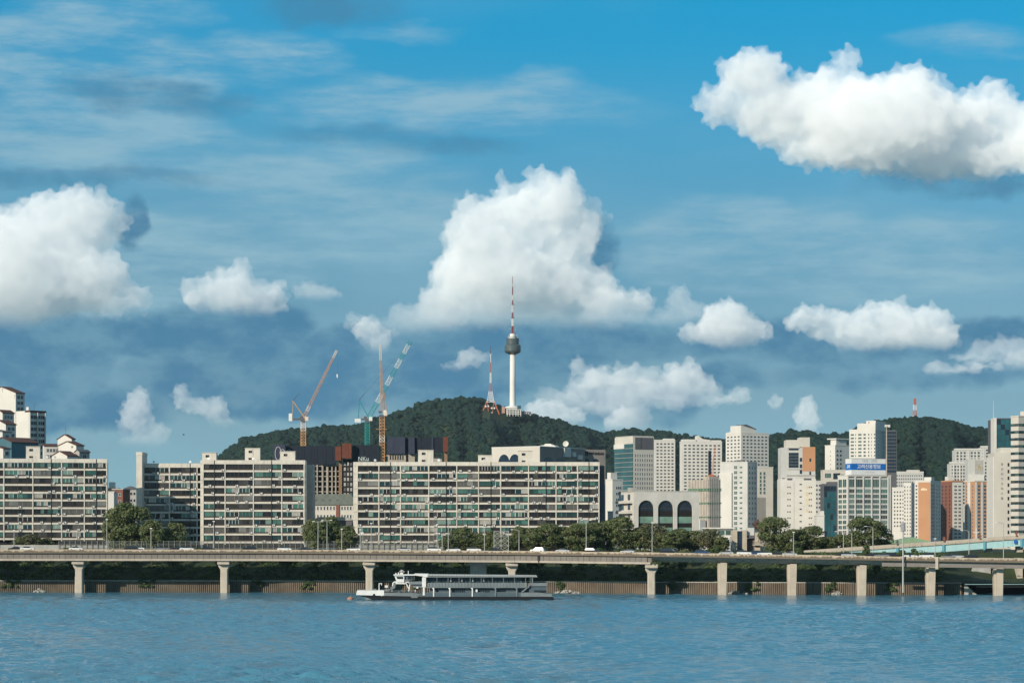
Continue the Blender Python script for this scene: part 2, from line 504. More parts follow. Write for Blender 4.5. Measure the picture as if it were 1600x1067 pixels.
# ------------------------------------------------------------------ water
def water_material():
    m = bpy.data.materials.new("river_water")
    m.use_nodes = True
    nt = m.node_tree
    k = NT(nt)
    b = nt.nodes['Principled BSDF']
    pos = k.n('ShaderNodeNewGeometry').outputs['Position']
    px_, py_, pz_ = k.sep(pos)
    big = k.noise(k.v('MULTIPLY', pos, (0.5, 0.35, 1.0)), 0.012, 3.0, 0.5, '2D')
    silt = k.noise(k.v('MULTIPLY', pos, (0.7, 0.30, 1.0)), 0.16, 3.0, 0.6, '2D')
    col = k.mix(k.smooth(silt, 0.50, 0.75), (0.062, 0.205, 0.285, 1.0), (0.075, 0.165, 0.215, 1.0))
    k.put(b.inputs['Base Color'], col)
    b.inputs['Roughness'].default_value = 0.10
    b.inputs['IOR'].default_value = 1.333
    b.inputs['Specular IOR Level'].default_value = 0.5
    h1 = k.noise(k.v('MULTIPLY', pos, (0.7, 1.0, 1.0)), 0.9, 3.0, 0.6, '2D', dist=0.5)
    h = k.m('MULTIPLY', h1, k.m('MULTIPLY_ADD', k.smooth(big, 0.3, 0.7), 0.5, 0.6))
    bn = k.n('ShaderNodeBump')
    bn.inputs['Strength'].default_value = 1.0
    bn.inputs['Distance'].default_value = 0.30
    k.put(bn.inputs['Height'], h)
    nt.links.new(bn.outputs[0], b.inputs['Normal'])
    return m
WATERM = water_material()
# wave surface: short wind waves as real relief in front of the far bank, a flat sheet beyond
def wave_mesh():
    r = np.random.default_rng(21)
    ys = [255.0]
    while ys[-1] < 868:
        ys.append(ys[-1] + 0.42 + 0.75 * (ys[-1] - 255) / 600)
    ys = np.array(ys)
    pxs = np.arange(-160, 1761, 5.0)
    X = (pxs[None, :] - 800) / FPX * ys[:, None]
    Y = np.repeat(ys[:, None], len(pxs), 1)
    Z = np.zeros_like(X)
    G = np.zeros_like(X)
    for i in range(14):                       # gusts
        l = r.uniform(30, 140); a = r.uniform(0, 2 * np.pi)
        G += np.sin((X * np.cos(a) * 0.6 + Y * np.sin(a) * 0.35) * 2 * np.pi / l + r.uniform(0, 6.28))
    G = 1.0 + 0.16 * G
    calm = 0.40 + 0.60 * np.clip((835 - Y) / 190, 0, 1) ** 0.8
    for i in range(80):
        l = 2.0 * (10.0 / 2.0) ** r.random()
        a = np.pi / 2 + r.normal() * 0.78     # waves run mostly towards the viewer
        slope = 0.043 * (3.5 / max(l, 3.5)) ** 0.9
        amp = slope * l / (2 * np.pi)
        p = (X * np.cos(a) + Y * np.sin(a)) * 2 * np.pi / l + r.uniform(0, 6.28)
        # keep only what the grid can carry at that depth
        dy = 0.42 + 0.75 * (Y - 255) / 600
        keep = np.clip(l / (dy * 2.6) - 0.8, 0, 1)
        Z += amp * np.sin(p) * keep
    Z *= np.clip(G, 0.45, 1.6) * calm
    # long wake of a boat that has passed
    wob = 3.0 * np.sin(X / 31.0) + 2.0 * np.sin(X / 13.0 + 1.0)
    for y0, w, a in ((622, 2.2, 0.22), (640, 2.0, 0.14)):
        Z += a * np.exp(-((Y + wob * 0.5 - y0) / w) ** 2) * (0.6 + 0.4 * np.sin(X / 22.0))
    n, m_ = X.shape
    V = np.stack([X, Y, Z], -1).reshape(-1, 3).astype(np.float32)
    idx = np.arange(n * m_).reshape(n, m_)
    F = np.stack([idx[:-1, :-1], idx[:-1, 1:], idx[1:, 1:], idx[1:, :-1]], -1).reshape(-1, 4).astype(np.int32)
    me = bpy.data.meshes.new("river_water")
    me.vertices.add(len(V)); me.vertices.foreach_set('co', V.ravel())
    me.loops.add(F.size); me.loops.foreach_set('vertex_index', F.ravel())
    me.polygons.add(len(F)); me.polygons.foreach_set('loop_start', np.arange(0, F.size, 4, dtype=np.int32))
    me.update(calc_edges=True)
    me.polygons.foreach_set('use_smooth', np.ones(len(F), dtype=bool))
    me.materials.append(WATERM)
    return me
o = put("river_water", wave_mesh())
tag(o, "blue rippled river across the foreground", "river", kind="structure")
y0_, y1_ = 250.0, 866.0
o = (MB().face([(-3400, -380, -0.3), (3400, -380, -0.3), (3400, 870, -0.3), (-3400, 870, -0.3)])).build("river_water", WATERM)
tag(o, "still river water running on beyond the rippled reach", "river", kind="structure")

# ------------------------------------------------------------------ ground sheet: bank, terrace, city floor
def lerp(a, b, t):
    return a + (b - a) * t
def interp(tab, x):
    if x <= tab[0][0]: return tab[0][1:]
    for p, q in zip(tab, tab[1:]):
        if x <= q[0]:
            t = (x - p[0]) / (q[0] - p[0])
            return tuple(lerp(a, b, t) for a, b in zip(p[1:], q[1:]))
    return tab[-1][1:]
DECK = [(-60, 820, 13.95), (400, 818, 13.88), (800, 806, 13.50), (1018, 791, 13.05), (1300, 780, 12.20), (1640, 771, 11.15)]   # px: depth of front edge, parapet top
def deck(px):
    return interp(DECK, px)
GREENG = mat("grassy_earth", (0.030, 0.042, 0.018), 0.95, 0.35, 0.25, bump=0.4)
prof = [(16.4, 3.45), (19.0, 4.3), (30.0, 8.4), (41.0, 11.9), (47.0, 12.6), (60.0, 12.9), (120.0, 13.0)]
gx = list(range(-400, 2001, 60))
bm_ = MB()
rows = []
for px in gx:
    d0, zt = deck(min(max(px, -60), 1640))
    row = []
    for (o_, z) in prof:
        d = d0 + o_
        zz = z if px < 1480 else min(z, lerp(z, 3.4, min(1.0, (px - 1480) / 60.0))) if o_ < 50 else z
        row.append((xat(px, d), d, zz))
    rows.append(row)
for a, b in zip(rows, rows[1:]):
    for i in range(len(prof) - 1):
        bm_.face([a[i], b[i], b[i + 1], a[i + 1]])
# plateau to the horizon
L, Rr = rows[0][-1], rows[-1][-1]
far = [(-3400, 1000, 13.0), (3400, 1000, 13.0)]
for a, b in zip(rows, rows[1:]):
    bm_.face([a[-1], b[-1], (b[-1][0], 1000, 13.0), (a[-1][0], 1000, 13.0)])
bm_.face([(-3400, 1000, 13.0), (3400, 1000, 13.0), (3400, 8000, 14.0), (-3400, 8000, 14.0)])
bm_.face([(-3400, 836, 3.4), L[:1] + (836, 3.4), L[:1] + (1000, 13.0), (-3400, 1000, 13.0)])
bm_.face([Rr[:1] + (790, 3.4), (3400, 790, 3.4), (3400, 1000, 13.0), Rr[:1] + (1000, 13.0)])
o = bm_.build("ground", GREENG)
tag(o, "earth bank and city ground behind the river wall", "ground", kind="structure")

# knoll under the hillside houses on the left
def knoll(x, y):
    return 13.0 + 34.0 * math.exp(-((x + 265) / 95.0) ** 2 - ((y - 1190) / 90.0) ** 2)
kb = MB()
n = 18
for i in range(n):
    for j in range(n):
        xs = [-440 + 22 * (i + a) for a in (0, 1, 1, 0)]
        ys = [1000 + 24 * (j + b) for b in (0, 0, 1, 1)]
        kb.face([(x, y, knoll(x, y) + 0.02) for x, y in zip(xs, ys)])
o = kb.build("knoll_terrain", GREENG)
tag(o, "low knoll carrying the hillside flats", "terrain", kind="structure")

# ------------------------------------------------------------------ far hills with their woods
RIDGE1 = [(300, 740), (335, 720), (348, 711), (365, 699), (385, 690), (420, 681), (451, 675), (490, 672), (522, 671), (561, 668), (579, 660), (606, 654),
          (616, 649), (637, 642), (668, 631), (699, 630), (720, 626), (737, 625), (752, 627), (765, 633), (783, 640), (805, 644), (830, 652), (851, 657),
          (880, 664), (900, 671), (926, 676), (945, 680), (985, 676), (1015, 678), (1041, 679), (1060, 685), (1089, 686), (1111, 690), (1150, 692), (1200, 694), (1260, 702), (1320, 712), (1400, 730)]
RIDGE2 = [(1080, 735), (1140, 712), (1190, 694), (1221, 683), (1240, 681), (1262, 679), (1277, 685), (1300, 688), (1324, 683), (1350, 670), (1382, 661), (1420, 660), (1457, 659),
          (1482, 664), (1510, 670), (1552, 677), (1600, 692), (1660, 715), (1720, 740)]
def hill_height(ridge, Dr, run, px, d, seed):
    zr = zat(interp(ridge, px)[0], Dr)
    t = (d - (Dr - run)) / run
    if t <= 0: return 14.0
    if t <= 1:
        s = t ** 0.85
        z = 14.0 + (zr - 14.0) * s
        sp = (1 - t) * t * 4
        z += sp * (14.0 * math.sin(px * 0.041 + seed + 2.5 * t) + 9.0 * math.sin(px * 0.093 + 1.7 * seed - 3 * t) + 5 * math.sin(px * 0.21 + 5 * t))
        return z
    return max(14.0, zr - (t - 1) * run * 0.5)
WOODG = mat("woodland_floor", (0.03, 0.045, 0.02), 0.95, 0.3, 0.05)
def hill(ridge, Dr, run, seed, name, label):
    px0, px1 = ridge[0][0], ridge[-1][0]
    nu = int((px1 - px0) / 8); nv = 26
    b = MB()
    G = {}
    for i in range(nu + 1):
        px = px0 + (px1 - px0) * i / nu
        for j in range(nv + 1):
            d = Dr - run + run * 1.25 * j / nv
            G[i, j] = (xat(px, d), d, hill_height(ridge, Dr, run, px, d, seed))
    for i in range(nu):
        for j in range(nv):
            b.face([G[i, j], G[i + 1, j], G[i + 1, j + 1], G[i, j + 1]])
    o = b.build(name, WOODG, smooth=True)
    tag(o, label, "hill", kind="structure")
    return o
hill(RIDGE1, 4500, 850, 0.7, "hill", "wooded hill under the needle tower")
hill(RIDGE2, 3800, 750, 2.1, "hill", "wooded hill at the right behind the flats")

ICO = bmesh.new(); bmesh.ops.create_icosphere(ICO, subdivisions=2, radius=1.0)
ICO_V = np.array([v.co[:] for v in ICO.verts]); ICO_F = np.array([[v.index for v in f.verts] for f in ICO.faces]); ICO.free()
IC1 = bmesh.new(); bmesh.ops.create_icosphere(IC1, subdivisions=1, radius=1.0)
IC1_V = np.array([v.co[:] for v in IC1.verts]); IC1_F = np.array([[v.index for v in f.verts] for f in IC1.faces]); IC1.free()

def wood_material():
    m = leaf_mat("hill_woodland_leaves", (0.003, 0.014, 0.011), (0.014, 0.038, 0.021), 0.075, 0.0)
    k = NT(m.node_tree)
    bn = k.n('ShaderNodeBump'); bn.inputs['Strength'].default_value = 1.0; bn.inputs['Distance'].default_value = 2.2
    pos = k.n('ShaderNodeNewGeometry').outputs['Position']
    k.put(bn.inputs['Height'], k.noise(pos, 0.42, 4.0, 0.65, '3D'))
    m.node_tree.links.new(bn.outputs[0], m.node_tree.nodes['Principled BSDF'].inputs['Normal'])
    return m
WOODM = wood_material()
def forest(ridge, Dr, run, seed, n, name, label, tmin):
    r = np.random.default_rng(int(seed * 100))
    px0, px1 = ridge[0][0], ridge[-1][0]
    V, F, off = [], [], 0
    for i in range(n):
        px = r.uniform(px0, px1)
        if i < 1100:
            t = r.uniform(0.965, 1.0)          # the skyline row
        else:
            t = tmin + (1 - tmin) * r.random()
        d = Dr - run + run * t
        z = hill_height(ridge, Dr, run, px, d, seed)
        R_ = r.uniform(2.8, 6.4)
        if r.random() < 0.12: R_ *= 1.3
        if 748 < px < 834 and d < 4470 and HOR - (z + 1.5 * R_ - CAMH) * FPX / d < 651: continue
        base = IC1_V if (i >= 1100 and r.random() < 0.85) else ICO_V
        fac = IC1_F if base is IC1_V else ICO_F
        jit = 1.0 + r.uniform(-0.26, 0.26, len(base))
        v = base * jit[:, None] * np.array([R_ * r.uniform(0.85, 1.2), R_ * r.uniform(0.85, 1.2), R_ * r.uniform(0.75, 1.15)])
        v = v + np.array([xat(px, d), d, z + R_ * 0.35])
        V.append(v); F.append(fac + off); off += len(v)
    V = np.concatenate(V); F = np.concatenate(F)
    me = bpy.data.meshes.new(name)
    me.vertices.add(len(V)); me.vertices.foreach_set('co', V.astype(np.float32).ravel())
    me.loops.add(F.size); me.loops.foreach_set('vertex_index', F.astype(np.int32).ravel())
    me.polygons.add(len(F)); me.polygons.foreach_set('loop_start', np.arange(0, F.size, 3, dtype=np.int32))
    me.update(calc_edges=True)
    me.polygons.foreach_set('use_smooth', np.ones(len(F), dtype=bool))
    me.materials.append(WOODM)
    o = put(name, me)
    tag(o, label, "forest", kind="stuff")
forest(RIDGE1, 4500, 850, 0.7, 10500, "forest", "dark green woods covering the hill under the needle tower", 0.30)
forest(RIDGE2, 3800, 750, 2.1, 6000, "forest", "dark green woods covering the right-hand hill", 0.30)

# ------------------------------------------------------------------ haze
hb = MB().box(-3600, 3600, -500, 8300, -1.2, 520)
HZ = bpy.data.materials.new("thin_haze"); HZ.use_nodes = True
HZ.node_tree.nodes.clear()
_o = HZ.node_tree.nodes.new('ShaderNodeOutputMaterial'); _v = HZ.node_tree.nodes.new('ShaderNodeVolumePrincipled')
_v.inputs['Color'].default_value = (0.72, 0.88, 1.0, 1)
_v.inputs['Density'].default_value = 0.000013
_v.inputs['Anisotropy'].default_value = 0.0
HZ.node_tree.links.new(_v.outputs[0], _o.inputs['Volume'])
o = hb.build("haze", HZ)
tag(o, "thin blue summer haze over river and city", "haze", kind="stuff")
ORD = ["first", "second", "third", "fourth", "fifth", "sixth", "seventh", "eighth", "ninth", "tenth", "eleventh", "twelfth", "thirteenth", "fourteenth", "fifteenth",
       "sixteenth", "seventeenth", "eighteenth", "nineteenth", "twentieth", "twenty-first", "twenty-second", "twenty-third", "twenty-fourth", "twenty-fifth", "twenty-sixth",
       "twenty-seventh", "twenty-eighth", "twenty-ninth", "thirtieth", "thirty-first", "thirty-second", "thirty-third", "thirty-fourth", "thirty-fifth", "thirty-sixth",
       "thirty-seventh", "thirty-eighth", "thirty-ninth", "fortieth"] + ["forty-" + w for w in ("first", "second", "third", "fourth", "fifth", "sixth", "seventh", "eighth", "ninth")] + ["fiftieth"] + ["fifty-" + w for w in ("first", "second", "third", "fourth", "fifth", "sixth", "seventh", "eighth", "ninth")] + ["sixtieth"] + ["sixty-" + w for w in ("first", "second", "third", "fourth", "fifth", "sixth", "seventh", "eighth", "ninth")] + ["seventieth"] + ["seventy-" + w for w in ("first", "second", "third", "fourth", "fifth", "sixth", "seventh", "eighth", "ninth")] + ["eightieth"] + ["eighty-" + w for w in ("first", "second", "third", "fourth", "fifth", "sixth", "seventh", "eighth", "ninth")]
# ------------------------------------------------------------------ elevated riverside road
def sweep(prof, pxs, mats_i=None, closed=True, dz=0.0):
    """sweep a (depth offset, height below parapet top) outline along the road line"""
    b = MB()
    st = []
    for px in pxs:
        d, z = deck(px)
        st.append([(xat(px, d + o_), d + o_, z + h + dz) for (o_, h) in prof])
    n = len(prof)
    for a, c in zip(st, st[1:]):
        for i in range(n if closed else n - 1):
            j = (i + 1) % n
            b.face([a[i], c[i], c[j], a[j]], 0)
    if closed:
        b.face(st[0]); b.face(list(reversed(st[-1])))
    return b
def prange(a, b, step):
    n = max(1, int(round((b - a) / step)))
    return [a + (b - a) * i / n for i in range(n + 1)]

d0, z0 = deck(500)
road = empty("elevated_road", (0, d0, 0), 0, "long stained concrete elevated road on piers along the far river bank", "elevated road")
off = Vector((0, -d0, 0))
def rpart(b, name, m):
    for i, v in enumerate(b.v):
        b.v[i] = (v[0], v[1] - d0, v[2])
    return b.build(name, m, road)
ALLPX = prange(-60, 1640, 25)
def parapet_material():
    m = bpy.data.materials.new("drip_stained_parapet")
    m.use_nodes = True
    k = NT(m.node_tree)
    b = m.node_tree.nodes['Principled BSDF']
    b.inputs['Roughness'].default_value = 0.92
    b.inputs['Specular IOR Level'].default_value = 0.2
    pos = k.n('ShaderNodeNewGeometry').outputs['Position']
    gz = k.sep(k.n('ShaderNodeTexCoord').outputs['Generated'])[2]
    n1 = k.noise(k.v('MULTIPLY', pos, (1.1, 0.2, 0.10)), 0.9, 4.0, 0.7, '3D')
    n2 = k.noise(pos, 0.5, 4.0, 0.6, '3D')
    edge = k.m('ADD', k.m('MULTIPLY_ADD', n1, 1.7, -0.38), k.m('MULTIPLY_ADD', gz, -0.9, 0.30))
    f = k.smooth(edge, 0.10, 0.30)
    c = k.mix(k.smooth(n2, 0.3, 0.7), (0.47, 0.385, 0.285, 1), (0.36, 0.29, 0.215, 1))
    c = k.mix(k.m('MULTIPLY', f, 0.85), c, (0.115, 0.09, 0.065, 1))
    k.put(b.inputs['Base Color'], c)
    return m
PARAM = parapet_material()
# parapet in panels
for a in range(-60, 1640, 50):
    rpart(sweep([(0, 0), (0.35, 0), (0.35, -1.25), (0, -1.25)], prange(a + 0.06, min(a + 49.94, 1640), 12)), "parapet_panel", PARAM)
rpart(sweep([(0.36, -0.50), (17.0, -0.50), (17.0, -1.3), (0.36, -1.3)], ALLPX), "roadway", ASPH)
rpart(sweep([(17.05, 0.0), (17.4, 0.0), (17.4, -1.3), (17.05, -1.3)], ALLPX), "rear_parapet", CONC)
# left: box girder with panelled web and pale bottom flange
LEFTPX = prange(-60, 1018, 22)
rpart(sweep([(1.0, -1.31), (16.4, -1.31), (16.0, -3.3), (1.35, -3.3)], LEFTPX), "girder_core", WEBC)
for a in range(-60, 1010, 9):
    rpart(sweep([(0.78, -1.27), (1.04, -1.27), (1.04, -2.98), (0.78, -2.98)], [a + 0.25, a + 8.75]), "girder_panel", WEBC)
for a in range(-60, 1018, 54):
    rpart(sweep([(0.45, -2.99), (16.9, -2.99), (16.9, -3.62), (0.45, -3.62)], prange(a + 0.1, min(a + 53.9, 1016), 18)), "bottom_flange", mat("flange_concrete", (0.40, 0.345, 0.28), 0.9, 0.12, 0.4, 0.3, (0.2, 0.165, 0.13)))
# right: shallow slab with rounded soffit
RIGHTPX = prange(1022, 1640, 20)
rp = []
for i in range(9):
    t = i / 8
    rp.append((0.5 + 5.5 * t, -1.26 - 1.55 * math.sin(t * math.pi / 2)))
rp += [(11.5, -2.81), (17.0, -1.26)]
rpart(sweep(rp, RIGHTPX), "curved_soffit", CONC)
rpart(sweep([(0.2, -1.9), (0.5, -1.9), (0.5, -3.0), (0.2, -3.0)], prange(1378, 1600, 20)), "fascia_beam", WEBC)
# expansion joint cover and drain boxes
for px in (1019, 841):
    rpart(sweep([(0.02, -1.2), (0.42, -1.2), (0.42, -3.4), (0.02, -3.4)], [px - 0.5, px + 0.5]), "joint_gap", DARK)
rpart(sweep([(-0.25, 0.1), (0.1, 0.1), (0.1, -3.6), (-0.25, -3.6)], [1461.5, 1466]), "drain_casing", PIERC)
# piers
def t_pier(px):
    d, z = deck(px)
    k = d / FPX
    top = z - 3.63
    b = MB()
    dd = 6.0
    b.box(-2.0, 2.0, 1.2, 7.5, top - 1.25, top - 0.01)
    # flared head
    prof = [(-1.9, top - 1.25), (-1.9, top - 1.7), (-1.15, top - 2.9), (-1.15, -2.0), (1.15, -2.0), (1.15, top - 2.9), (1.9, top - 1.7), (1.9, top - 1.25)]
    b.prism(prof, 'y', 3.0, 6.2)
    o = b.build("pier", PIERC, road, (xat(px, d + 3), d - d0, 0))
    mod = o.modifiers.new('edge', 'BEVEL'); mod.width = 0.28; mod.segments = 1; mod.limit_method = 'ANGLE'
    bb = MB().box(-0.5, 0.5, 1.6, 2.6, top - 0.012, top + 0.25)
    return o
for px in (123, 350, 577, 800, 1018):
    t_pier(px)
for px in (123, 350, 577, 800, 1018):  # unseen columns behind the piers, added for their shadows on the wall
    d, z = deck(px)
    MB().box(-1.1, 1.1, 10.5, 12.6, -2.0, z - 3.64).build("hidden_rear_column", PIERC, road, (xat(px, d + 11.5), d - d0, 0))
def v_pier(px):
    d, z = deck(px)
    top = z - 2.75
    b = MB()
    # blade that widens upward, split by a raised rib on its left
    b.prism([(-0.65, -2.0), (1.15, -2.0), (1.40, top), (-0.65, top)], 'y', 3.2, 6.6, 0)
    b.prism([(-1.15, -2.0), (-0.651, -2.0), (-0.651, top), (-1.40, top)], 'y', 4.2, 6.6, 0)
    o = b.build("pier", PIERC, road, (xat(px, d + 3), d - d0, 0))
    return o
for px in (1129, 1238, 1347, 1455, 1561):
    v_pier(px)
b = MB().box(-2.6, 2.6, 13.0, 17.0, -2, 10.2).box(-3.4, 3.4, 12.6, 17.2, 9.0, 10.3)
b.build("rear_pier", GREYC, road, (xat(747, 815), 807 - d0, 0))

# ------------------------------------------------------------------ sheet-pile river wall
PILE = mat("rusty_sheet_pile", (0.20, 0.16, 0.12), 0.9, 0.3, 0.15, 0.6, (0.10, 0.07, 0.05), fine=0.15)
wb = MB()
xs = []
px = -70.0
k_ = 0
top_pts = []
while px < 1503:
    d, z = deck(px)
    dd = d + 16.0
    step = 0.31 / (dd / FPX)
    ofs = (0.0, 0.0, 0.42, 0.42)[k_ % 4]
    top_pts.append((xat(px, dd), dd - ofs, px))
    px += step * (0.9, 0.12, 1.0, 0.12)[k_ % 4]
    k_ += 1
for a, c in zip(top_pts, top_pts[1:]):
    wb.face([(a[0], a[1], -1.5), (c[0], c[1], -1.5), (c[0], c[1], 3.55), (a[0], a[1], 3.55)])
wall = empty("river_wall", (0, 830, 0), 0, "rusty ribbed sheet-pile wall along the waterline under the elevated road", "wall")
for i, v in enumerate(wb.v): wb.v[i] = (v[0], v[1] - 830, v[2])
o = wb.build("sheet_piling", PILE, wall)
tag(o, kind="stuff")
cap = MB()
for px in prange(-70, 1503, 30)[:-1]:
    q = min(px + 29.97, 1503)
    pts = []
    for p_ in (px, q):
        d, z = deck(p_)
        pts.append([(xat(p_, d + o_), d + o_ - 830, h) for o_, h in ((15.55, 3.56), (16.9, 3.56), (16.9, 3.82), (15.55, 3.82))])
    cb = MB()
    for i in range(4):
        cb.face([pts[0][i], pts[1][i], pts[1][(i + 1) % 4], pts[0][(i + 1) % 4]])
    cb.face(pts[0]); cb.face(pts[1][::-1])
    cb.build("coping_length", GREYC, wall)
# rubble at the foot
rk = MB()
rr = random.Random(5)
for (pa, pb) in ((868, 905), (1138, 1168), (1300, 1316), (55, 70)):
    for i in range(46):
        p_ = rr.uniform(pa, pb)
        d, z = deck(p_)
        t = (p_ - pa) / (pb - pa)
        x, y, zz = xat(p_, d + 14.6), d + 14.6 - rr.uniform(0, 2.2), rr.uniform(-0.1, 0.15 + 1.0 * (1 - abs(2 * t - 1)))
        s_ = rr.uniform(0.25, 0.7)
        k2 = len(rk.v)
        for v in IC1_V:
            j = rr.uniform(0.7, 1.2)
            rk.v.append((x + v[0] * s_ * j, y + v[1] * s_ * j, zz + v[2] * s_ * 0.7 * j))
        for f in IC1_F:
            rk.f.append(tuple(int(a) + k2 for a in f)); rk.m.append(0)
o = rk.build("rubble", GREYC)
tag(o, "loose pale rubble heaped at the foot of the river wall", "rubble", kind="stuff")
# end of the wall: sloped revetment, landing and its rail at the right
lb = empty("river_landing", (xat(1540, 795), 795, 0), 0, "low concrete landing with railing at the right end of the river wall", "landing")
ox = xat(1540, 795)
MB().prism([(xat(1503, 795) - ox, -1.5), (xat(1532, 795) - ox, -1.5), (xat(1503, 795) - ox, 3.5)], 'y', -4, 20).build("sloped_revetment", GREYC, lb)
MB().box(xat(1524, 800) - ox, xat(1640, 800) - ox, 4, 24, 2.1, 2.7).build("landing_slab", PIERC, lb)
MB().box(xat(1524, 800) - ox, xat(1640, 800) - ox, 9, 24, -1.5, 2.05).build("landing_base", DARK, lb)
rl = MB()
for i in range(30):
    x = xat(1505 + i * 4.4, 800) - ox
    rl.box(x, x + 0.06, 3.9, 3.96, 2.7, 4.6)
for h in (3.2, 3.9, 4.55):
    rl.box(xat(1505, 800) - ox, xat(1640, 800) - ox, 3.97, 4.03, h, h + 0.07)
rl.build("railing", STEEL, lb)
# dark underpass wall behind
up = empty("underpass_wall", (xat(1560, 822), 822, 0), 0, "grey concrete underpass wall below the overpass at far right", "wall")
ox = xat(1560, 822)
MB().prism([(xat(1500, 822) - ox, 3), (xat(1548, 822) - ox, 3), (xat(1548, 822) - ox, 11.2), (xat(1535, 822) - ox, 11.2)], 'y', 0, 3).build("retaining_wall", GREYC, up)
MB().box(xat(1548.2, 822) - ox, xat(1640, 822) - ox, 8, 10, 3, 11.2).build("tunnel_mouth", DARK, up)  # solid dark block; its colour stands for the tunnel's shade
MB().box(xat(1588, 822) - ox, xat(1597, 822) - ox, -1, 4, 3, 11.2).build("column", PIERC, up)
b_ = MB().box(xat(1455, 822) - ox, xat(1503, 822) - ox, -12, -11, 3.9, 5.6)
b_.build("white_site_hoarding", WHITE, up)

# ------------------------------------------------------------------ trees
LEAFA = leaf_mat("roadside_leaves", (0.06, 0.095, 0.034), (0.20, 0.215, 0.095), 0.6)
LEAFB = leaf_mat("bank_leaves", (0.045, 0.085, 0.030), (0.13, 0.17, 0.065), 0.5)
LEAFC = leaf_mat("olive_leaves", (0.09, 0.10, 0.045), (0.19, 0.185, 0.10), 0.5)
BARK = mat("grey_brown_bark", (0.10, 0.085, 0.065), 0.95, 0.25, 1.5)
def crown_mesh(name, seed, rx, rz, leaves, size, m, lobes=16, lo=-0.75):
    r = np.random.default_rng(seed)
    # lobes of foliage set round the crown, each a shell of small leaves
    cs, rs = [], []
    for i in range(lobes):
        th = r.uniform(0, 2 * np.pi); z = r.uniform(lo, 0.95)
        rad = np.sqrt(max(0.05, 1 - z * z)) * r.uniform(0.45, 0.8)
        cs.append((rad * np.cos(th) * rx, rad * np.sin(th) * rx, z * rz * 0.82)); rs.append(r.uniform(0.24, 0.42) * rx)
    cs = np.array(cs); rs = np.array(rs)
    idx = r.integers(0, lobes, leaves)
    d = r.normal(size=(leaves, 3)); d /= np.linalg.norm(d, axis=1)[:, None]
    d[:, 2] = np.abs(d[:, 2]) * np.where(r.random(leaves) < 0.75, 1, -1)
    p = cs[idx] + d * (rs[idx] * r.uniform(0.55, 1.05, leaves) ** 0.5)[:, None]
    nrm = d + r.normal(size=(leaves, 3)) * 0.55
    nrm /= np.linalg.norm(nrm, axis=1)[:, None]
    up_ = r.normal(size=(leaves, 3))
    u = np.cross(nrm, up_); u /= np.linalg.norm(u, axis=1)[:, None]
    w = np.cross(nrm, u)
    s = (size * r.uniform(0.6, 1.3, leaves))[:, None]
    V = np.stack([p - u * s * 0.5, p + w * s * 0.32, p + u * s * 0.5, p - w * s * 0.32], 1).reshape(-1, 3)
    F = np.arange(leaves * 4, dtype=np.int32)
    me = bpy.data.meshes.new(name)
    me.vertices.add(len(V)); me.vertices.foreach_set('co', V.astype(np.float32).ravel())
    me.loops.add(len(F)); me.loops.foreach_set('vertex_index', F)
    me.polygons.add(leaves); me.polygons.foreach_set('loop_start', np.arange(0, leaves * 4, 4, dtype=np.int32))
    me.update(calc_edges=True)
    me.materials.append(m)
    return me
def trunk_mesh(name, seed, h, r0, crown_z, rx):
    r = random.Random(seed)
    b = MB()
    p = Vector((0, 0, -0.4)); segs = 5
    for i in range(segs):
        q = Vector((p.x + r.uniform(-0.15, 0.15), p.y + r.uniform(-0.15, 0.15), -0.4 + (h + 0.4) * (i + 1) / segs))
        b.tube(p, q, r0 * (1 - 0.75 * i / segs), r0 * (1 - 0.75 * (i + 1) / segs), 7)
        if i >= 2:
            for j in range(2):
                t = r.uniform(0, 6.28)
                e = q + Vector((math.cos(t) * rx * 0.6, math.sin(t) * rx * 0.6, r.uniform(0.5, 1.8)))
                b.tube(q, e, r0 * 0.35, r0 * 0.1, 5)
        p = q
    return b.mesh(name, BARK)
# kinds of tree: (crown mesh, trunk mesh, crown centre height)
TK = []
for i, (rx, rz, h, m, sd) in enumerate(((4.4, 5.4, 5.6, LEAFA, 1), (3.8, 5.0, 5.2, LEAFA, 2), (4.6, 5.0, 5.3, LEAFC, 3), (3.2, 5.2, 5.4, LEAFA, 4),
                                        (2.6, 3.2, 6.3, LEAFB, 5), (3.2, 3.4, 5.6, LEAFB, 6), (2.2, 3.6, 5.8, LEAFB, 7))):
    TK.append((crown_mesh("crown", sd, rx, rz, 5200 if i < 4 else 1900, 0.58 if i < 4 else 0.6, m, 44 if i < 4 else 24, -0.95), trunk_mesh("trunk", sd, h + 1.0, 0.26 if i < 4 else 0.17, h, rx), h, rx, rz))
def tree(px, ybase, d, kind, scale, label, group, zb=None, sx=1.0):
    z = zat(ybase, d) if zb is None else zb
    e = empty("tree", (xat(px, d), d, z), random.uniform(0, 6.28), label, "tree", group)
    e.scale = (scale * sx, scale * sx, scale)
    c, t, h, rx, rz = TK[kind]
    put("crown", c, e, (0, 0, h))
    put("trunk", t, e)
    return e
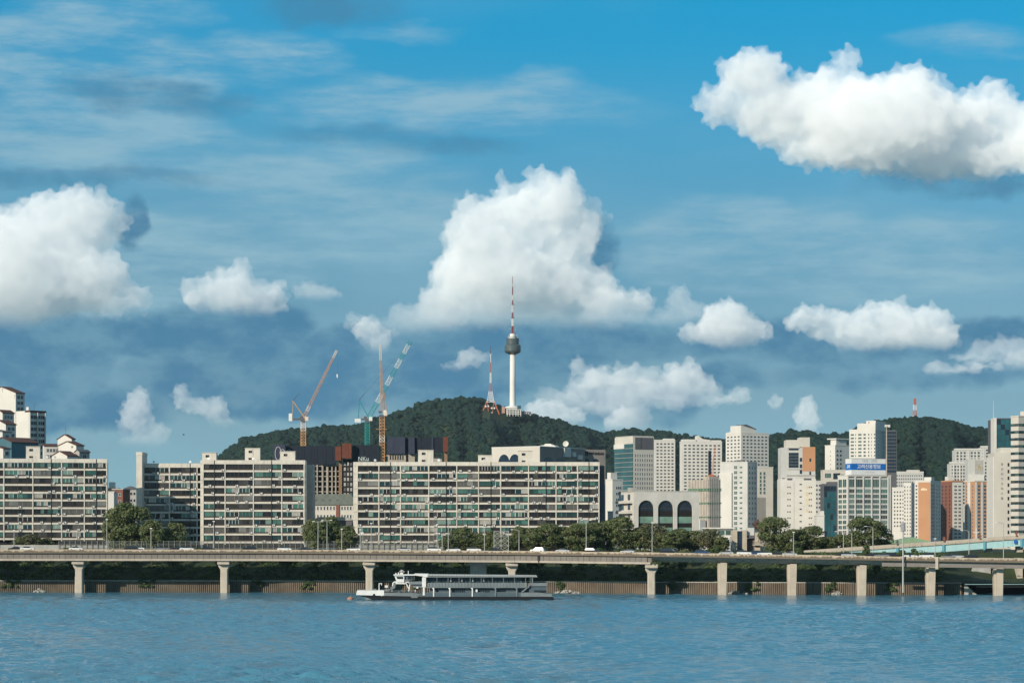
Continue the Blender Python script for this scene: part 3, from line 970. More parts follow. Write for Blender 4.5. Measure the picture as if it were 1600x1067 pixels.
# roadside row behind the elevated road (px of centre, top y, width px, kind)
ROWT = [(30, 838, 22, 1), (48, 834, 34, 2), (72, 840, 22, 1), (192, 786, 54, 0), (208, 791, 56, 0), (238, 812, 34, 1), (275, 816, 34, 1), (500, 812, 30, 3), (516, 806, 30, 3), (541, 820, 32, 1), (487, 812, 30, 0),
        (612, 847, 20, 1), (722, 824, 40, 0), (745, 832, 28, 1), (768, 828, 26, 1), (760, 836, 26, 3), (812, 822, 30, 3), (835, 824, 36, 1), (858, 818, 46, 0), (884, 822, 38, 1), (905, 818, 46, 0),
        (930, 815, 38, 1), (948, 813, 36, 0), (970, 807, 46, 0), (1000, 824, 30, 3), (1018, 818, 52, 2), (1050, 830, 30, 3), (1062, 826, 34, 0), (1085, 828, 32, 1), (1108, 826, 44, 2), (1128, 838, 26, 3),
        (1208, 808, 50, 0), (1240, 826, 34, 1), (1268, 822, 46, 0), (1298, 838, 22, 3), (1316, 834, 24, 3), (1352, 808, 60, 0), (1376, 822, 34, 1), (1335, 830, 26, 1), (1222, 836, 26, 1), (700, 836, 26, 1), (783, 834, 30, 0), (796, 838, 28, 1), (918, 824, 30, 0), (986, 826, 30, 1), (1034, 832, 28, 1), (1122, 840, 26, 1), (1254, 832, 30, 0), (1284, 838, 24, 1), (177, 804, 30, 1), (256, 828, 26, 1), (556, 838, 20, 1)]
tr_rng = random.Random(11)
for i, (px, ty, w, kind) in enumerate(sorted(ROWT)):
    d = tr_rng.uniform(866, 880)
    c, t, h, rx, rz = TK[kind]
    zb = 12.9
    top = zat(ty, d)
    sc = (top - zb) / (h + rz * 0.98)
    wid = w * d / FPX
    sx = max(0.8, min(1.9, wid / (2 * rx * sc * 0.85)))
    tree(px, 0, d, kind, sc, ORD[i] + " leafy green tree from the left behind the elevated road", "green trees behind the elevated road", zb, sx)
tree(1354, 0, 806, 6, 0.75, "small dark conifer-like tree poking up before the pale blue overpass", None, zat(868, 806) - 3.2, 0.8)
# trees on the bank below the deck
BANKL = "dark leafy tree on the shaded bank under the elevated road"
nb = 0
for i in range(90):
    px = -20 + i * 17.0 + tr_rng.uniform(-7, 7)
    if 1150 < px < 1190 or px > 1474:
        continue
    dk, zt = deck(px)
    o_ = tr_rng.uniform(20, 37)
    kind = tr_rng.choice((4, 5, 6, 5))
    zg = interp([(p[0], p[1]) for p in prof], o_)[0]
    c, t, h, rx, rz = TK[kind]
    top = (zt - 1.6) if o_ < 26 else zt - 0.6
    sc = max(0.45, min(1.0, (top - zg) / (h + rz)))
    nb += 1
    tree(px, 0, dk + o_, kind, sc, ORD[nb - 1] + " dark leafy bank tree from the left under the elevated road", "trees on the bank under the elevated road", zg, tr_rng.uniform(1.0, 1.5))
# undergrowth
def bushes(name, label, spots, m, seed, leaves, size, lob=1.0):
    r = np.random.default_rng(seed)
    Vs = []
    for (x, y, z, s) in spots:
        n = leaves
        d = r.normal(size=(n, 3)); d /= np.linalg.norm(d, axis=1)[:, None]; d[:, 2] = np.abs(d[:, 2])
        p = np.array([x, y, z]) + d * s * np.array([1.2, 1.2, 0.9]) * (r.uniform(0.5, 1.0, n))[:, None]
        nr = d + r.normal(size=(n, 3)) * 0.6; nr /= np.linalg.norm(nr, axis=1)[:, None]
        u = np.cross(nr, r.normal(size=(n, 3))); u /= np.linalg.norm(u, axis=1)[:, None]; w = np.cross(nr, u)
        k = (size * r.uniform(0.6, 1.3, n))[:, None]
        Vs.append(np.stack([p - u * k * .5, p + w * k * .34, p + u * k * .5, p - w * k * .34], 1).reshape(-1, 3))
    V = np.concatenate(Vs); nq = len(V) // 4
    me = bpy.data.meshes.new(name)
    me.vertices.add(len(V)); me.vertices.foreach_set('co', V.astype(np.float32).ravel())
    me.loops.add(nq * 4); me.loops.foreach_set('vertex_index', np.arange(nq * 4, dtype=np.int32))
    me.polygons.add(nq); me.polygons.foreach_set('loop_start', np.arange(0, nq * 4, 4, dtype=np.int32))
    me.update(calc_edges=True)
    me.materials.append(m)
    tag(put(name, me), label, "undergrowth", kind="stuff")
spots = []
for i in range(620):
    px = tr_rng.uniform(-60, 1476)
    dk, zt = deck(px)
    o_ = tr_rng.uniform(17.2, 30)
    if px > 1240: o_ = tr_rng.uniform(17.2, 44)
    zg = interp([(p[0], p[1]) for p in prof], o_)[0]
    spots.append((xat(px, dk + o_), dk + o_, zg - 0.2, tr_rng.uniform(0.7, 1.7) * (1.4 if px > 1240 else 1.0)))
for i in range(360):
    px = tr_rng.uniform(-60, 1476)
    dk, zt = deck(px)
    o_ = tr_rng.uniform(28, 46)
    zg = interp([(p[0], p[1]) for p in prof], o_)[0]
    spots.append((xat(px, dk + o_), dk + o_, zg - 0.2, tr_rng.uniform(1.0, 1.9)))
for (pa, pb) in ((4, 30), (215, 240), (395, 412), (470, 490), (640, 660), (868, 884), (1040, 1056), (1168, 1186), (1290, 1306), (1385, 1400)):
    for i in range(9):          # leaf clumps over the wall; beyond the leftmost, added as shade patches
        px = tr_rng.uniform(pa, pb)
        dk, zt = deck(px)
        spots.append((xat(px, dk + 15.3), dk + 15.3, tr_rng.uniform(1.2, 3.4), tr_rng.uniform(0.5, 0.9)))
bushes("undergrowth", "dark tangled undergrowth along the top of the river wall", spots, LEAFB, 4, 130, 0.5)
spots = []
for (pa, pb, n_, s) in ((0, 20, 6, 1.4), (40, 72, 10, 1.3), (165, 300, 34, 1.1), (355, 372, 5, 1.2), (392, 412, 6, 1.3), (600, 640, 12, 1.1), (430, 450, 4, 1.0), (700, 1130, 60, 1.2), (1200, 1390, 40, 1.3), (300, 340, 6, 1.0)):
    for i in range(n_):
        px = tr_rng.uniform(pa, pb)
        spots.append((xat(px, 872), tr_rng.uniform(868, 876), 12.7, tr_rng.uniform(0.6, 1.2) * s))
bushes("roadside_shrubs", "low green shrubs along the fence behind the elevated road", spots, LEAFA, 6, 160, 0.5)
# ------------------------------------------------------------------ long slab blocks of flats on the terrace
UNITP = {}
def pane_mesh(m):
    if m.name not in UNITP:
        UNITP[m.name] = MB().box(0, 1, -0.5, 0.5, 0, 1).mesh("pane", m)
    return UNITP[m.name]
FR_W = mat("white_window_frame", (0.56, 0.55, 0.51), 0.6, 0.1, 0.5)
FR_D = mat("dark_window_frame", (0.06, 0.052, 0.046), 0.6, 0.1, 0.5)
FR_G = mat("grey_window_frame", (0.24, 0.23, 0.21), 0.6, 0.1, 0.5)
RAIL = mat("dark_balcony_rail", (0.045, 0.035, 0.030), 0.7, 0.2, 0.8)
FRM = {}
def frame_mesh(w, h, n, m, grille):
    key = (round(w, 1), round(h, 2), n, m.name, grille)
    if key in FRM:
        return FRM[key]
    w = round(w, 1)
    b = MB()
    t = 0.13 if m is FR_W else 0.08
    b.box(0, w, -0.06, 0.06, h - t, h).box(0, w, -0.06, 0.06, 0, t)
    for i in range(n + 1):
        x = (w - t) * i / n
        b.box(x, x + t, -0.075, 0.065, t + 0.001, h - t - 0.001)
    if grille:
        k = int(w / 0.34)
        for i in range(1, k):
            x = w * i / k
            b.box(x, x + 0.11, -0.15, -0.09, 0.12, h * 0.93)
    b.box(0.02, w - 0.02, -0.13, -0.085, -0.02, h * 0.24, 1)       # rail across the foot of the loggia
    FRM[key] = b.mesh("window", [m, RAIL])
    return FRM[key]
ac_b = MB().box(-0.42, 0.42, -0.38, 0, 0, 0.62).lathe([(0.22, 0), (0.22, 0.02)], 10, 1)
AC_MESH = MB().box(-0.45, 0.45, -0.40, 0, 0, 0.66, 0).box(-0.30, 0.02, -0.415, -0.401, 0.08, 0.58, 1).box(-0.45, 0.45, -0.2, 0, -0.09, -0.001, 1).mesh("air_conditioner", [ACW, DGREY])
DISH = MB().lathe([(0.05, 0), (0.30, 0.06), (0.46, 0.2), (0.48, 0.22)], 10, 0).tube((0, 0, 0), (0, 0, -0.5), 0.04, 0.04, 5).mesh("satellite_dish", [ACW])

def slab_block(name, label, pxa, pxb, D, ytop, piers, pipes, rows, pitch, rz, depth, seed, endw=0.0, boxes=(), first=6.0, splits_px=(), group="long old slab blocks of flats"):
    """piers: photo px of the cross walls; the block's front left corner stands at pxa, depth D"""
    r = random.Random(seed)
    k = D / FPX
    cz, sz = math.cos(rz), math.sin(rz)
    x0 = xat(pxa, D)
    def lx(px):      # local x along the rotated front for a photo column
        a = (px - 800.0) / FPX
        return (a * D - x0) / (cz - a * sz)
    Wd = lx(pxb)
    base = 12.8
    H = zat(ytop, D) - base
    P_ = pitch * k
    e = empty(name, (x0, D, base), rz, label, "apartment block", group)
    rec = 1.25           # depth of the loggias
    # body: back part, end walls, roof
    b = MB()
    b.box(0.05, Wd - 0.05, rec + 0.25, depth, 0, H - 0.35)
    b.build("wall", LGREY, e)
    MB().box(0, 0.35 + endw, -0.02, depth + 0.02, 0, H - 0.02).build("end_wall", WHITE, e)
    MB().box(Wd - 0.35, Wd, -0.02, depth + 0.02, 0, H - 0.02).build("end_wall", WHITE, e)
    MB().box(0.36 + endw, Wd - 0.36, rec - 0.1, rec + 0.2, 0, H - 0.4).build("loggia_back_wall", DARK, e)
    # roof parapet in lengths
    pl = [lx(p) for p in piers]
    edges = [0.0] + pl[1:-1] + [Wd]
    for a, c in zip(edges, edges[1:]):
        MB().box(a + 0.012, c - 0.012, -0.16, 0.6, H - first * k + 0.0, H).build("parapet_length", WHITE, e)
    MB().box(0.2, Wd - 0.2, 0.62, depth - 0.2, H - 0.349, H - 0.2).build("roof", GREYC, e)
    # floor bands
    z_of = [H - first * k - i * P_ for i in range(rows + 1)]     # top of each window row
    wh = P_ * 0.765
    for i in range(rows):
        zt = z_of[i]
        for a, c in zip(edges, edges[1:]):
            MB().box(a + 0.010, c - 0.010, -0.14 - 0.02 * (i % 2), rec, zt - P_, zt - wh).build("floor_band", WHITE, e)
    # cross walls
    for j, x in enumerate(pl):
        MB().box(x - 0.17, x + 0.17, -0.27, rec - 0.105, z_of[-1] - 0.4, H - first * k - 0.004).build("cross_wall", WHITE, e)
    for p in pipes:
        x = lx(p)
        MB().box(x - 0.11, x + 0.11, -0.30, -0.17, z_of[-1] - 1.0, H - 0.05).build("downpipe", PIPE, e)
    # windows
    for i in range(rows):
        for j in range(len(pl) - 1):
            xa, xb = pl[j] + 0.18, pl[j + 1] - 0.18
            splits = [xa] + sorted(lx(p) for p in tuple(pipes) + tuple(splits_px) if xa < lx(p) < xb) + [xb]
            kind_bay = r.random()
            for s0, s1 in zip(splits, splits[1:]):
                if s1 - s0 < 0.8: continue
                t = kind_bay if r.random() < 0.75 else r.random()
                w = s1 - s0 - 0.05
                n = max(2, int(round(w / r.choice((1.15, 1.5, 1.9)))))
                if t < 0.35:
                    fm, pal, gr = FR_D, G_DARK + [G_DARK[1], G_DARK[0]], False
                elif t < 0.66:
                    fm, pal, gr = r.choice((FR_D, FR_G)), G_GREEN[:4] + [G_DARK[1], G_GREEN[1], G_GREEN[2], G_GREEN[4]], False
                elif t < 0.91:
                    fm, pal, gr = FR_W, G_GREEN + [G_DARK[1], G_PALE[0], G_PALE[1], G_DARK[0]], False
                else:
                    fm, pal, gr = FR_G, [G_DARK[3], G_DARK[2], G_DARK[3], G_PALE[0]], True
                hh = wh - 0.03
                fo = put("window", frame_mesh(w, hh, n, fm, gr), e, (s0 + 0.02, 0.10, z_of[i] - wh + 0.012))
                w_ = round(w, 1)
                q = 0
                while q < n:
                    m_ = 2 if (r.random() < 0.45 and q + 2 <= n) else 1
                    g = r.choice(pal)
                    put("pane", pane_mesh(g), fo, (w_ * q / n + 0.02, r.choice((0.0, 0.02, 0.04)), 0.05), 0, (w_ * m_ / n - 0.04, 0.03, hh - 0.1))
                    q += m_
                if r.random() < 0.62:
                    put("air_conditioner", AC_MESH, e, (r.choice((s0 + 0.7, s1 - 0.6, (s0 + s1) / 2 + r.uniform(-1, 1))), -0.17, z_of[i] - wh - r.uniform(0.05, 0.45)))
    # roof houses: (px0, px1, ytop)
    for (a, c, yt) in boxes:
        xa, xb = lx(a), lx(c)
        zt = zat(yt, D) - base
        bo = MB().box(xa, xb, 2.2, 6.5, H - 0.19, zt).build("roof_house", WHITE, e)
        MB().box(xa - 0.12, xb + 0.12, 2.0, 6.7, zt + 0.002, zt + 0.16).build("roof_slab", WHITE, bo)
        hb_ = zt - H
        if hb_ > 1.6 and xb - xa > 3.0:
            wx = lerp(xa, xb, 0.24)
            MB().box(wx, wx + 0.65, 2.14, 2.199, zt - 1.6, zt - 0.75).build("window", G_DARK[1], bo)
            MB().box(wx + 0.68, wx + 1.3, 2.14, 2.199, zt - 1.6, zt - 0.75).build("window", G_DARK[3], bo)
            if hb_ > 3.6:
                MB().box(wx, wx + 0.65, 2.14, 2.199, zt - 4.0, zt - 3.3).build("window", G_DARK[1], bo)
                MB().box(wx + 0.68, wx + 1.3, 2.14, 2.199, zt - 4.0, zt - 3.3).build("window", G_DARK[3], bo)
    for i in range(max(2, int(Wd / 16))):
        o = put("satellite_dish", DISH, e, (r.uniform(2, Wd - 2), 0.35, H + 0.5))
        o.rotation_euler = (R(65), 0, R(r.uniform(-30, 30)))
    return e
slab_block("apartment_block", "ten-storey pale slab block cut by the left edge of the photo", -34, 168, 905, 716, (-34, 6, 51.3, 96.3, 131.8, 166.8), (80, 150.5), 10, 12.1, R(8), 12, 1,
           boxes=((40, 62, 697),), first=6.2, splits_px=(28, 114))
slab_block("apartment_block", "half-shaded slab block with a chimney-like end wall, second from left", 221, 318, 946, 723.7, (222, 265, 308), (297,), 10, 11.9, R(3), 12, 2, first=6.5, splits_px=(243, 284))
slab_block("apartment_block", "slab block with three white roof houses, left of the cranes", 313, 477, 903, 718.7, (317.5, 351.7, 396, 440.3, 475.2), (335, 424.3), 10, 12.35, R(1.7), 12, 3, endw=0.5,
           boxes=((315, 337, 707), (382, 405.5, 700), (437, 460.5, 705)), first=6.2, splits_px=(373, 457))
bD = slab_block("apartment_block", "longest pale slab block, in the middle behind the ferry", 552, 937, 898, 721.5, (558.5, 592, 626, 670, 713.7, 747.7, 782.3, 825.8, 868.8, 902.6, 935.8),
           (610, 697, 767, 853, 920), 10, 12.05, R(0.6), 13, 4, endw=1.05, boxes=((653, 677, 703), (747, 769, 711), (810, 832, 704)), first=6.0, splits_px=(575, 645, 683, 730, 805, 840, 885))
# the tall blind end wall of the second block
t = empty("end_stair_tower", (xat(213, 940), 940, 12.8), 0, "tall narrow pale stair tower at the left end of the half-shaded block", "stair tower")
MB().box(0, xat(222, 940) - xat(213, 940), 0, 13, 0, zat(711, 940) - 12.8).build("shaft", WHITE, t)
MB().box(-0.1, xat(222, 940) - xat(213, 940) + 0.1, -0.1, 13.1, zat(711, 940) - 12.79, zat(706, 940) - 12.8).build("cap", WHITE, t)
# concrete stair tower with cooling units at the right end of the third block
t = empty("stair_tower", (xat(478.5, 918), 918, 12.8), 0, "weathered grey stair tower at the right end of the block left of the cranes", "stair tower")
w_ = xat(489, 918) - xat(478.5, 918)
MB().box(0, w_, 0, 10, 0, zat(726, 918) - 12.8).build("shaft", GREYC, t)
for i in range(9):
    put("air_conditioner", AC_MESH, t, (-0.2, -0.05, 3.0 + i * 2.75))

t = empty("end_stair_tower", (xat(937.6, 903), 903, 12.8), 0, "stair tower toned dark for shade at the right end of the longest block", "stair tower")
MB().box(0, xat(944.5, 903) - xat(937.6, 903), 0, 9, 0, zat(728, 903) - 12.8).build("shaft", DGREY, t)  # dark tone puts the shade of this end into the colour
MB().box(-0.1, xat(944.5, 903) - xat(937.6, 903) + 0.1, -0.1, 9.1, zat(728, 903) - 12.79, zat(726.5, 903) - 12.8).build("cap", GREYC, t)
# letters and small fittings on the roof of the long block
def text_mesh(txt, size, m, depth=0.06, bold=0.0, align='CENTER', name="lettering"):
    cu = bpy.data.curves.new(name, 'FONT')
    cu.body = txt
    cu.size = size
    cu.align_x = align
    cu.align_y = 'CENTER'
    cu.extrude = depth
    cu.offset = bold
    cu.resolution_u = 2
    ob = bpy.data.objects.new(name, cu)
    COL.objects.link(ob)
    dg = bpy.context.evaluated_depsgraph_get()
    me = bpy.data.meshes.new_from_object(ob.evaluated_get(dg))
    bpy.data.objects.remove(ob)
    me.materials.clear(); me.materials.append(m)
    me.transform(Matrix.Rotation(R(90), 4, 'X'))
    return me
SIGNW = mat("white_sign_letters", (0.46, 0.50, 0.48), 0.6, 0.1, 1.0)
rl = empty("roof_sign", tuple(at(568, 720.5, 899)), R(0.6), "white open roof letters on the left end of the longest block", "sign")
put("lettering", text_mesh("NKu", 2.0, SIGNW, 0.08, 0.0), rl, (0, -0.2, 0.85))
MB().box(-2.0, 2.0, -0.05, 0.05, 0.1, 0.25).box(-1.6, -1.5, -0.05, 0.05, -0.8, 0.1).box(1.5, 1.6, -0.05, 0.05, -0.8, 0.1).build("sign_frame", STEEL, rl)
# ------------------------------------------------------------------ buildings with set-in windows
WM = {}
def win_mesh(w, h, gm, fm, nx=1, ny=1, t=0.12, lip=0.10):
    key = (round(w, 2), round(h, 2), gm.name, fm.name, nx, ny)
    if key in WM: return WM[key]
    b = MB()
    b.box(-w / 2 + t * 0.4, w / 2 - t * 0.4, -0.035, 0.02, t * 0.4, h - t * 0.4, 1)
    b.box(-w / 2, w / 2, -lip, 0.02, 0, t).box(-w / 2, w / 2, -lip, 0.02, h - t, h)
    for i in range(nx + 1):
        x = -w / 2 + (w - t) * i / nx
        b.box(x, x + t, -lip, 0.02, t + 0.001, h - t - 0.001)
    for j in range(1, ny):
        z = h * j / ny
        b.box(-w / 2 + t, w / 2 - t, -lip * 0.9, 0.0, z - t / 2, z + t / 2)
    WM[key] = b.mesh("window", [fm, gm])
    return WM[key]

class Bld:
    """a building: Empty at the foot of its front left corner, front along local x, depth along local y"""
    def __init__(s, name, label, x, y, z, rz, w, d, h, cat="building", group=None):
        s.e = empty(name, (x, y, z), rz, label, cat, group)
        s.w, s.d, s.h, s.z, s.y = w, d, h, z, y
    def body(s, m, h=None, name="wall", inset=0.0):
        return MB().box(inset, s.w - inset, inset, s.d - inset, 0, h or s.h).build(name, m, s.e)
    def part(s, name, m, *bx):
        b = MB()
        for q in bx: b.box(*q)
        return b.build(name, m, s.e)
    def on(s, face, u, z, name, me):
        if face == 'F': loc, rz = (u, 0, z), 0.0
        elif face == 'R': loc, rz = (s.w, u, z), R(90)
        else: loc, rz = (0, s.d - u, z), R(-90)
        return put(name, me, s.e, loc, rz)
    def grid(s, face, us, zs, w, h, gm, fm, nx=1, ny=1, skip=None, gms=None, t=0.12, name="window"):
        for i, u in enumerate(us):
            for j, z in enumerate(zs):
                if skip and skip(i, j): continue
                g = gms[(i * 7 + j * 5 + (i * j) % 3) % len(gms)] if gms else gm
                ww = w[i % len(w)] if isinstance(w, (list, tuple)) else w
                s.on(face, u, z, name, win_mesh(ww, h, g, fm, nx, ny, t))
    def flat_roof(s, m, t=0.6, over=0.15, h=None):
        h = h or s.h
        b = MB()
        b.box(-over, s.w + over, -over, 0.3, h + 0.003, h + t).box(-over, s.w + over, s.d - 0.3, s.d + over, h + 0.003, h + t)
        b.box(-over, 0.3, 0.301, s.d - 0.301, h + 0.003, h + t).box(s.w - 0.3, s.w + over, 0.301, s.d - 0.301, h + 0.003, h + t)
        return b.build("roof_parapet", m, s.e)

def corner(name, label, pl, pc, pr, D, ang, ytop, base=13.0, cat="building", group=None):
    """near corner at photo column pc, depth D; its left face runs to column pl, its right face to pr"""
    a = R(ang)
    xc = xat(pc, D)
    al, ar = (pl - 800) / FPX, (pr - 800) / FPX
    # left end: point xc - t cos, D + t sin  with x/y = al
    tl = (xc - al * D) / (math.cos(a) + al * math.sin(a))
    tr = (ar * D - xc) / (math.sin(a) - ar * math.cos(a)) if abs(math.sin(a) - ar * math.cos(a)) > 1e-3 else 10.0
    tr = abs(tr)
    x, y = xc - tl * math.cos(a), D + tl * math.sin(a)
    return Bld(name, label, x, y, base, -a, tl, tr, zat(ytop, D) - base, cat, group)
def frontal(name, label, pa, pb, D, ytop, depth, rz=0.0, base=13.0, cat="building", group=None):
    x0 = xat(pa, D)
    a = (pb - 800) / FPX
    w = (a * D - x0) / (math.cos(rz) - a * math.sin(rz))
    return Bld(name, label, x0, D, base, rz, w, depth, zat(ytop, D) - base, cat, group)
def zl(B, y, D=None):
    return zat(y, D or B.y) - B.z
def span(a, b, n):
    return [a + (b - a) * (i + 0.5) / n for i in range(n)]
FRL = mat("light_window_frame", (0.45, 0.44, 0.42), 0.6, 0.08, 0.5)
FRB = mat("dark_frame", (0.05, 0.05, 0.05), 0.6, 0.1, 0.5)
TG = "tall buildings in the city behind"

ARCW = mat("pale_stone", (0.56, 0.535, 0.485), 0.9, 0.08, 0.3, 0.2, (0.36, 0.33, 0.29))
# --- low arcaded building with three great arches
B = corner("arcaded_building", "beige building with three tall arched windows right of the longest block", 967, 989, 1091, 985, 76, 768.5, cat="building")
B.body(ARCW)
B.e.rotation_euler[2] = -R(76)
B.part("roof", GREYC, (-0.1, B.w + 0.1, -0.1, B.d + 0.1, B.h + 0.002, B.h + 0.5))
# the arched front is the right-hand face: a thick skin with arched openings
k = 985 / FPX
def arch_skin(B, centres, r, z_spring, z_bot, width, thick, name, m):
    b = MB()
    x = 0.0
    cs = sorted(centres)
    n = 14
    lo = z_bot
    top = B.h
    xs = [0.0]
    for c in cs:
        b.face([(xs[-1], -thick, lo), (c - r, -thick, lo), (c - r, -thick, top), (xs[-1], -thick, top)])
        pts = [(c - r * math.cos(math.pi * i / n), z_spring + r * math.sin(math.pi * i / n)) for i in range(n + 1)]
        for p, q in zip(pts, pts[1:]):
            b.face([(p[0], -thick, p[1]), (q[0], -thick, q[1]), (q[0], -thick, top), (p[0], -thick, top)])
            b.face([(p[0], -thick, p[1]), (q[0], -thick, q[1]), (q[0], 0, q[1]), (p[0], 0, p[1])])
        for s_ in (-r, r):
            b.face([(c + s_, -thick, lo), (c + s_, 0, lo), (c + s_, 0, z_spring), (c + s_, -thick, z_spring)])
        xs.append(c + r)
    b.face([(xs[-1], -thick, lo), (width, -thick, lo), (width, -thick, top), (xs[-1], -thick, top)])
    b.face([(0, -thick, top), (width, -thick, top), (width, 0, top), (0, 0, top)])
    b.face([(0, -thick, lo), (0, -thick, top), (0, 0, top), (0, 0, lo)])
    b.face([(width, -thick, lo), (width, -thick, top), (width, 0, top), (width, 0, lo)])
    return b.mesh(name, m)
cosv = math.cos(R(14))
cen = [(p - 989) * k / cosv * 0.985 for p in (1009, 1040.5, 1071.5)]
rad = 12.3 * k / cosv
zs = zl(B, 794, 985)
B.on('R', 0, 0, "arched_front", arch_skin(B, cen, rad, zs, 0.5, B.d, 1.1, "arched_front", ARCW))
for c in cen:
    pts = [(c - rad * 0.98 * math.cos(math.pi * i / 12), zs + rad * 0.98 * math.sin(math.pi * i / 12)) for i in range(13)]
    g = MB().prism([(p[0] - c, p[1]) for p in pts] + [(rad * 0.98, 1.0), (-rad * 0.98, 1.0)], 'y', -0.20, -0.01)
    go = B.on('R', c, 0, "arched_window", g.mesh("arched_window", G_BLUE))
    fr = MB()
    for t in (30, 60, 90, 120, 150):
        fr.tube((0, -0.3, zs), (rad * 0.95 * math.cos(R(t)), -0.3, zs + rad * 0.95 * math.sin(R(t))), 0.06, 0.06, 4)
    for rr_ in (0.55,):
        for i in range(12):
            a0, a1 = math.pi * i / 12, math.pi * (i + 1) / 12
            fr.tube((rad * rr_ * math.cos(a0), -0.3, zs + rad * rr_ * math.sin(a0)), (rad * rr_ * math.cos(a1), -0.3, zs + rad * rr_ * math.sin(a1)), 0.05, 0.05, 4)
    for x in (-rad * 0.5, 0, rad * 0.5):
        fr.box(x - 0.05, x + 0.05, -0.32, -0.22, 1.0, zs)
    fr.box(-rad * 0.97, rad * 0.97, -0.34, -0.22, zs - 0.12, zs + 0.12)
    put("glazing_bars", fr.mesh("glazing_bars", FRB), go)
    for yy in (808, 825):
        z = zl(B, yy, 985)
        put("green_panel", MB().box(-rad * 0.95, rad * 0.95, -0.42, -0.21, z - 2.2, z + 0.3).mesh("green_panel", glass("green_spandrel", (0.16, 0.26, 0.20))), go)
        put("dark_panel", MB().box(-rad * 0.95, rad * 0.95, -0.41, -0.21, z + 0.31, z + 2.6).mesh("dark_panel", DARK), go)
for yy in (784, 800, 815):
    z = zl(B, yy, 985)
    B.part("balcony", ARCW, (0.3, B.w - 0.4, -1.5, -0.01, z - 0.5, z + 0.5))
B.grid('F', span(0.8, B.w - 0.8, 2), [zl(B, y) for y in (782, 797, 812, 826)], 3.0, 2.2, G_BLUE, FRB)
B.part("roof_plant", GREYC, (2, 5, 3, 6, B.h + 0.51, B.h + 2.0))

# --- the arched office behind the longest block
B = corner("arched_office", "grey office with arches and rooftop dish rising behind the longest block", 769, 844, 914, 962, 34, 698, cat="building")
B.body(mat("shade_darkened_stone", (0.22, 0.20, 0.18), 0.9, 0.1, 0.3))  # darker body puts the right side's shade into the colour
B.part("lit_front", CREAM, (0, B.w, -0.25, -0.001, 0, B.h))  # paler skin puts the sunlit side into the colour
B.part("roof", LGREY, (-0.2, B.w + 0.2, -0.2, B.d + 0.2, B.h + 0.002, B.h + 0.35))
k = 962 / FPX
for p, s_ in ((788, 0), (805, 0)):
    u = B.w - (844 - p) * k / math.cos(R(34))
    b = MB(); r_ = 2.0
    pts = [(-r_ * math.cos(math.pi * i / 10) * 1.3, zl(B, 723, 962) + 1.75 * r_ * math.sin(math.pi * i / 10)) for i in range(11)]
    B.on('F', u, 0, "arched_window", b.prism(pts, 'y', -0.33, -0.2).mesh("arched_window", G_BLUE))
for p in (857, 877):
    u = (p - 844) * k / math.sin(R(34))
    pts = [(-3.1 * math.cos(math.pi * i / 10), zl(B, 723, 962) + 2.6 * math.sin(math.pi * i / 10)) for i in range(11)]
    B.on('R', u, 0, "arched_window", MB().prism(pts, 'y', -0.06, 0.03).mesh("arched_window", G_BLUE))
for (p, y0, y1, w_) in ((886, 699, 713, 2.2), (897, 705, 712, 1.2), (907, 709, 716, 1.6)):
    u = (p - 844) * k / math.sin(R(34))
    z0_, z1_ = zl(B, y1, 970), zl(B, y0, 970)
    B.on('R', u, 0, "stair_panel", MB().box(-w_, w_, -0.8, -0.01, z0_, z1_).mesh("stair_panel", LGREY))
u = (885 - 844) * k / math.sin(R(34))
dm = MB().lathe([(0.1, 0), (0.9, 0.15), (1.45, 0.5), (1.7, 0.9), (1.66, 0.92), (1.3, 0.55), (0.2, 0.2)], 16, 0).mesh("dish_bowl", WHITE2, True)
do = empty("satellite_dish", tuple(at(884.5, 697.5, 966)), 0, "big white satellite dish on the roof of the arched office", "satellite dish")
do.scale = (0.66, 0.66, 0.66)
dd_ = put("dish_bowl", dm, do, (0, 0, 1.3)); dd_.rotation_euler = (R(75), 0, R(-15))
MB().tube((0, 0.3, 0), (0, 0.3, 1.3), 0.15).tube((-0.6, 0.6, 0), (0, 0.3, 1.0), 0.06).tube((0.6, 0.6, 0), (0, 0.3, 1.0), 0.06).build("dish_mount", STEEL, do)
vt = empty("roof_lantern", tuple(at(858, 698.6, 975)), R(-20), "low white roof lantern on the arched office", "roof lantern")
MB().prism([(-3.6, 0), (3.6, 0), (2.6, 0.7), (-2.6, 0.7)], 'y', -2, 2).prism([(-1.8, 0.71), (1.8, 0.71), (1.0, 1.3), (-1.0, 1.3)], 'y', -1.5, 1.5).build("vent_cap", WHITE2, vt)
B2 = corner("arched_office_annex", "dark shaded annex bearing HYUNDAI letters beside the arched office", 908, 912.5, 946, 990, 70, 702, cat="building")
B2.body(mat("shade_darkened_stone", ()))  # same darkened tone stands for the annex's shade
k = 990 / FPX
for p in (917, 931):
    u = (p - 912.5) * k / math.sin(R(70))
    pts = [(-1.45 * math.cos(math.pi * i / 10), zl(B2, 724, 990) + 1.9 * math.sin(math.pi * i / 10)) for i in range(11)]
    B2.on('R', u, 0, "arched_window", MB().prism(pts, 'y', -0.06, 0.03).mesh("arched_window", G_BLUE))
tm = text_mesh("HYUNDAI", 1.35, DARK, 0.05, 0.02)
B2.on('R', (932 - 912.5) * k / math.sin(R(70)), zl(B2, 708.5, 990), "lettering", tm).location.x += 0.12
lg = MB()
for i in range(16):
    a0, a1 = 2 * math.pi * i / 16, 2 * math.pi * (i + 1) / 16
    lg.tube((0.75 * math.cos(a0), -0.05, 0.75 * math.sin(a0)), (0.75 * math.cos(a1), -0.05, 0.75 * math.sin(a1)), 0.16, 0.16, 4)
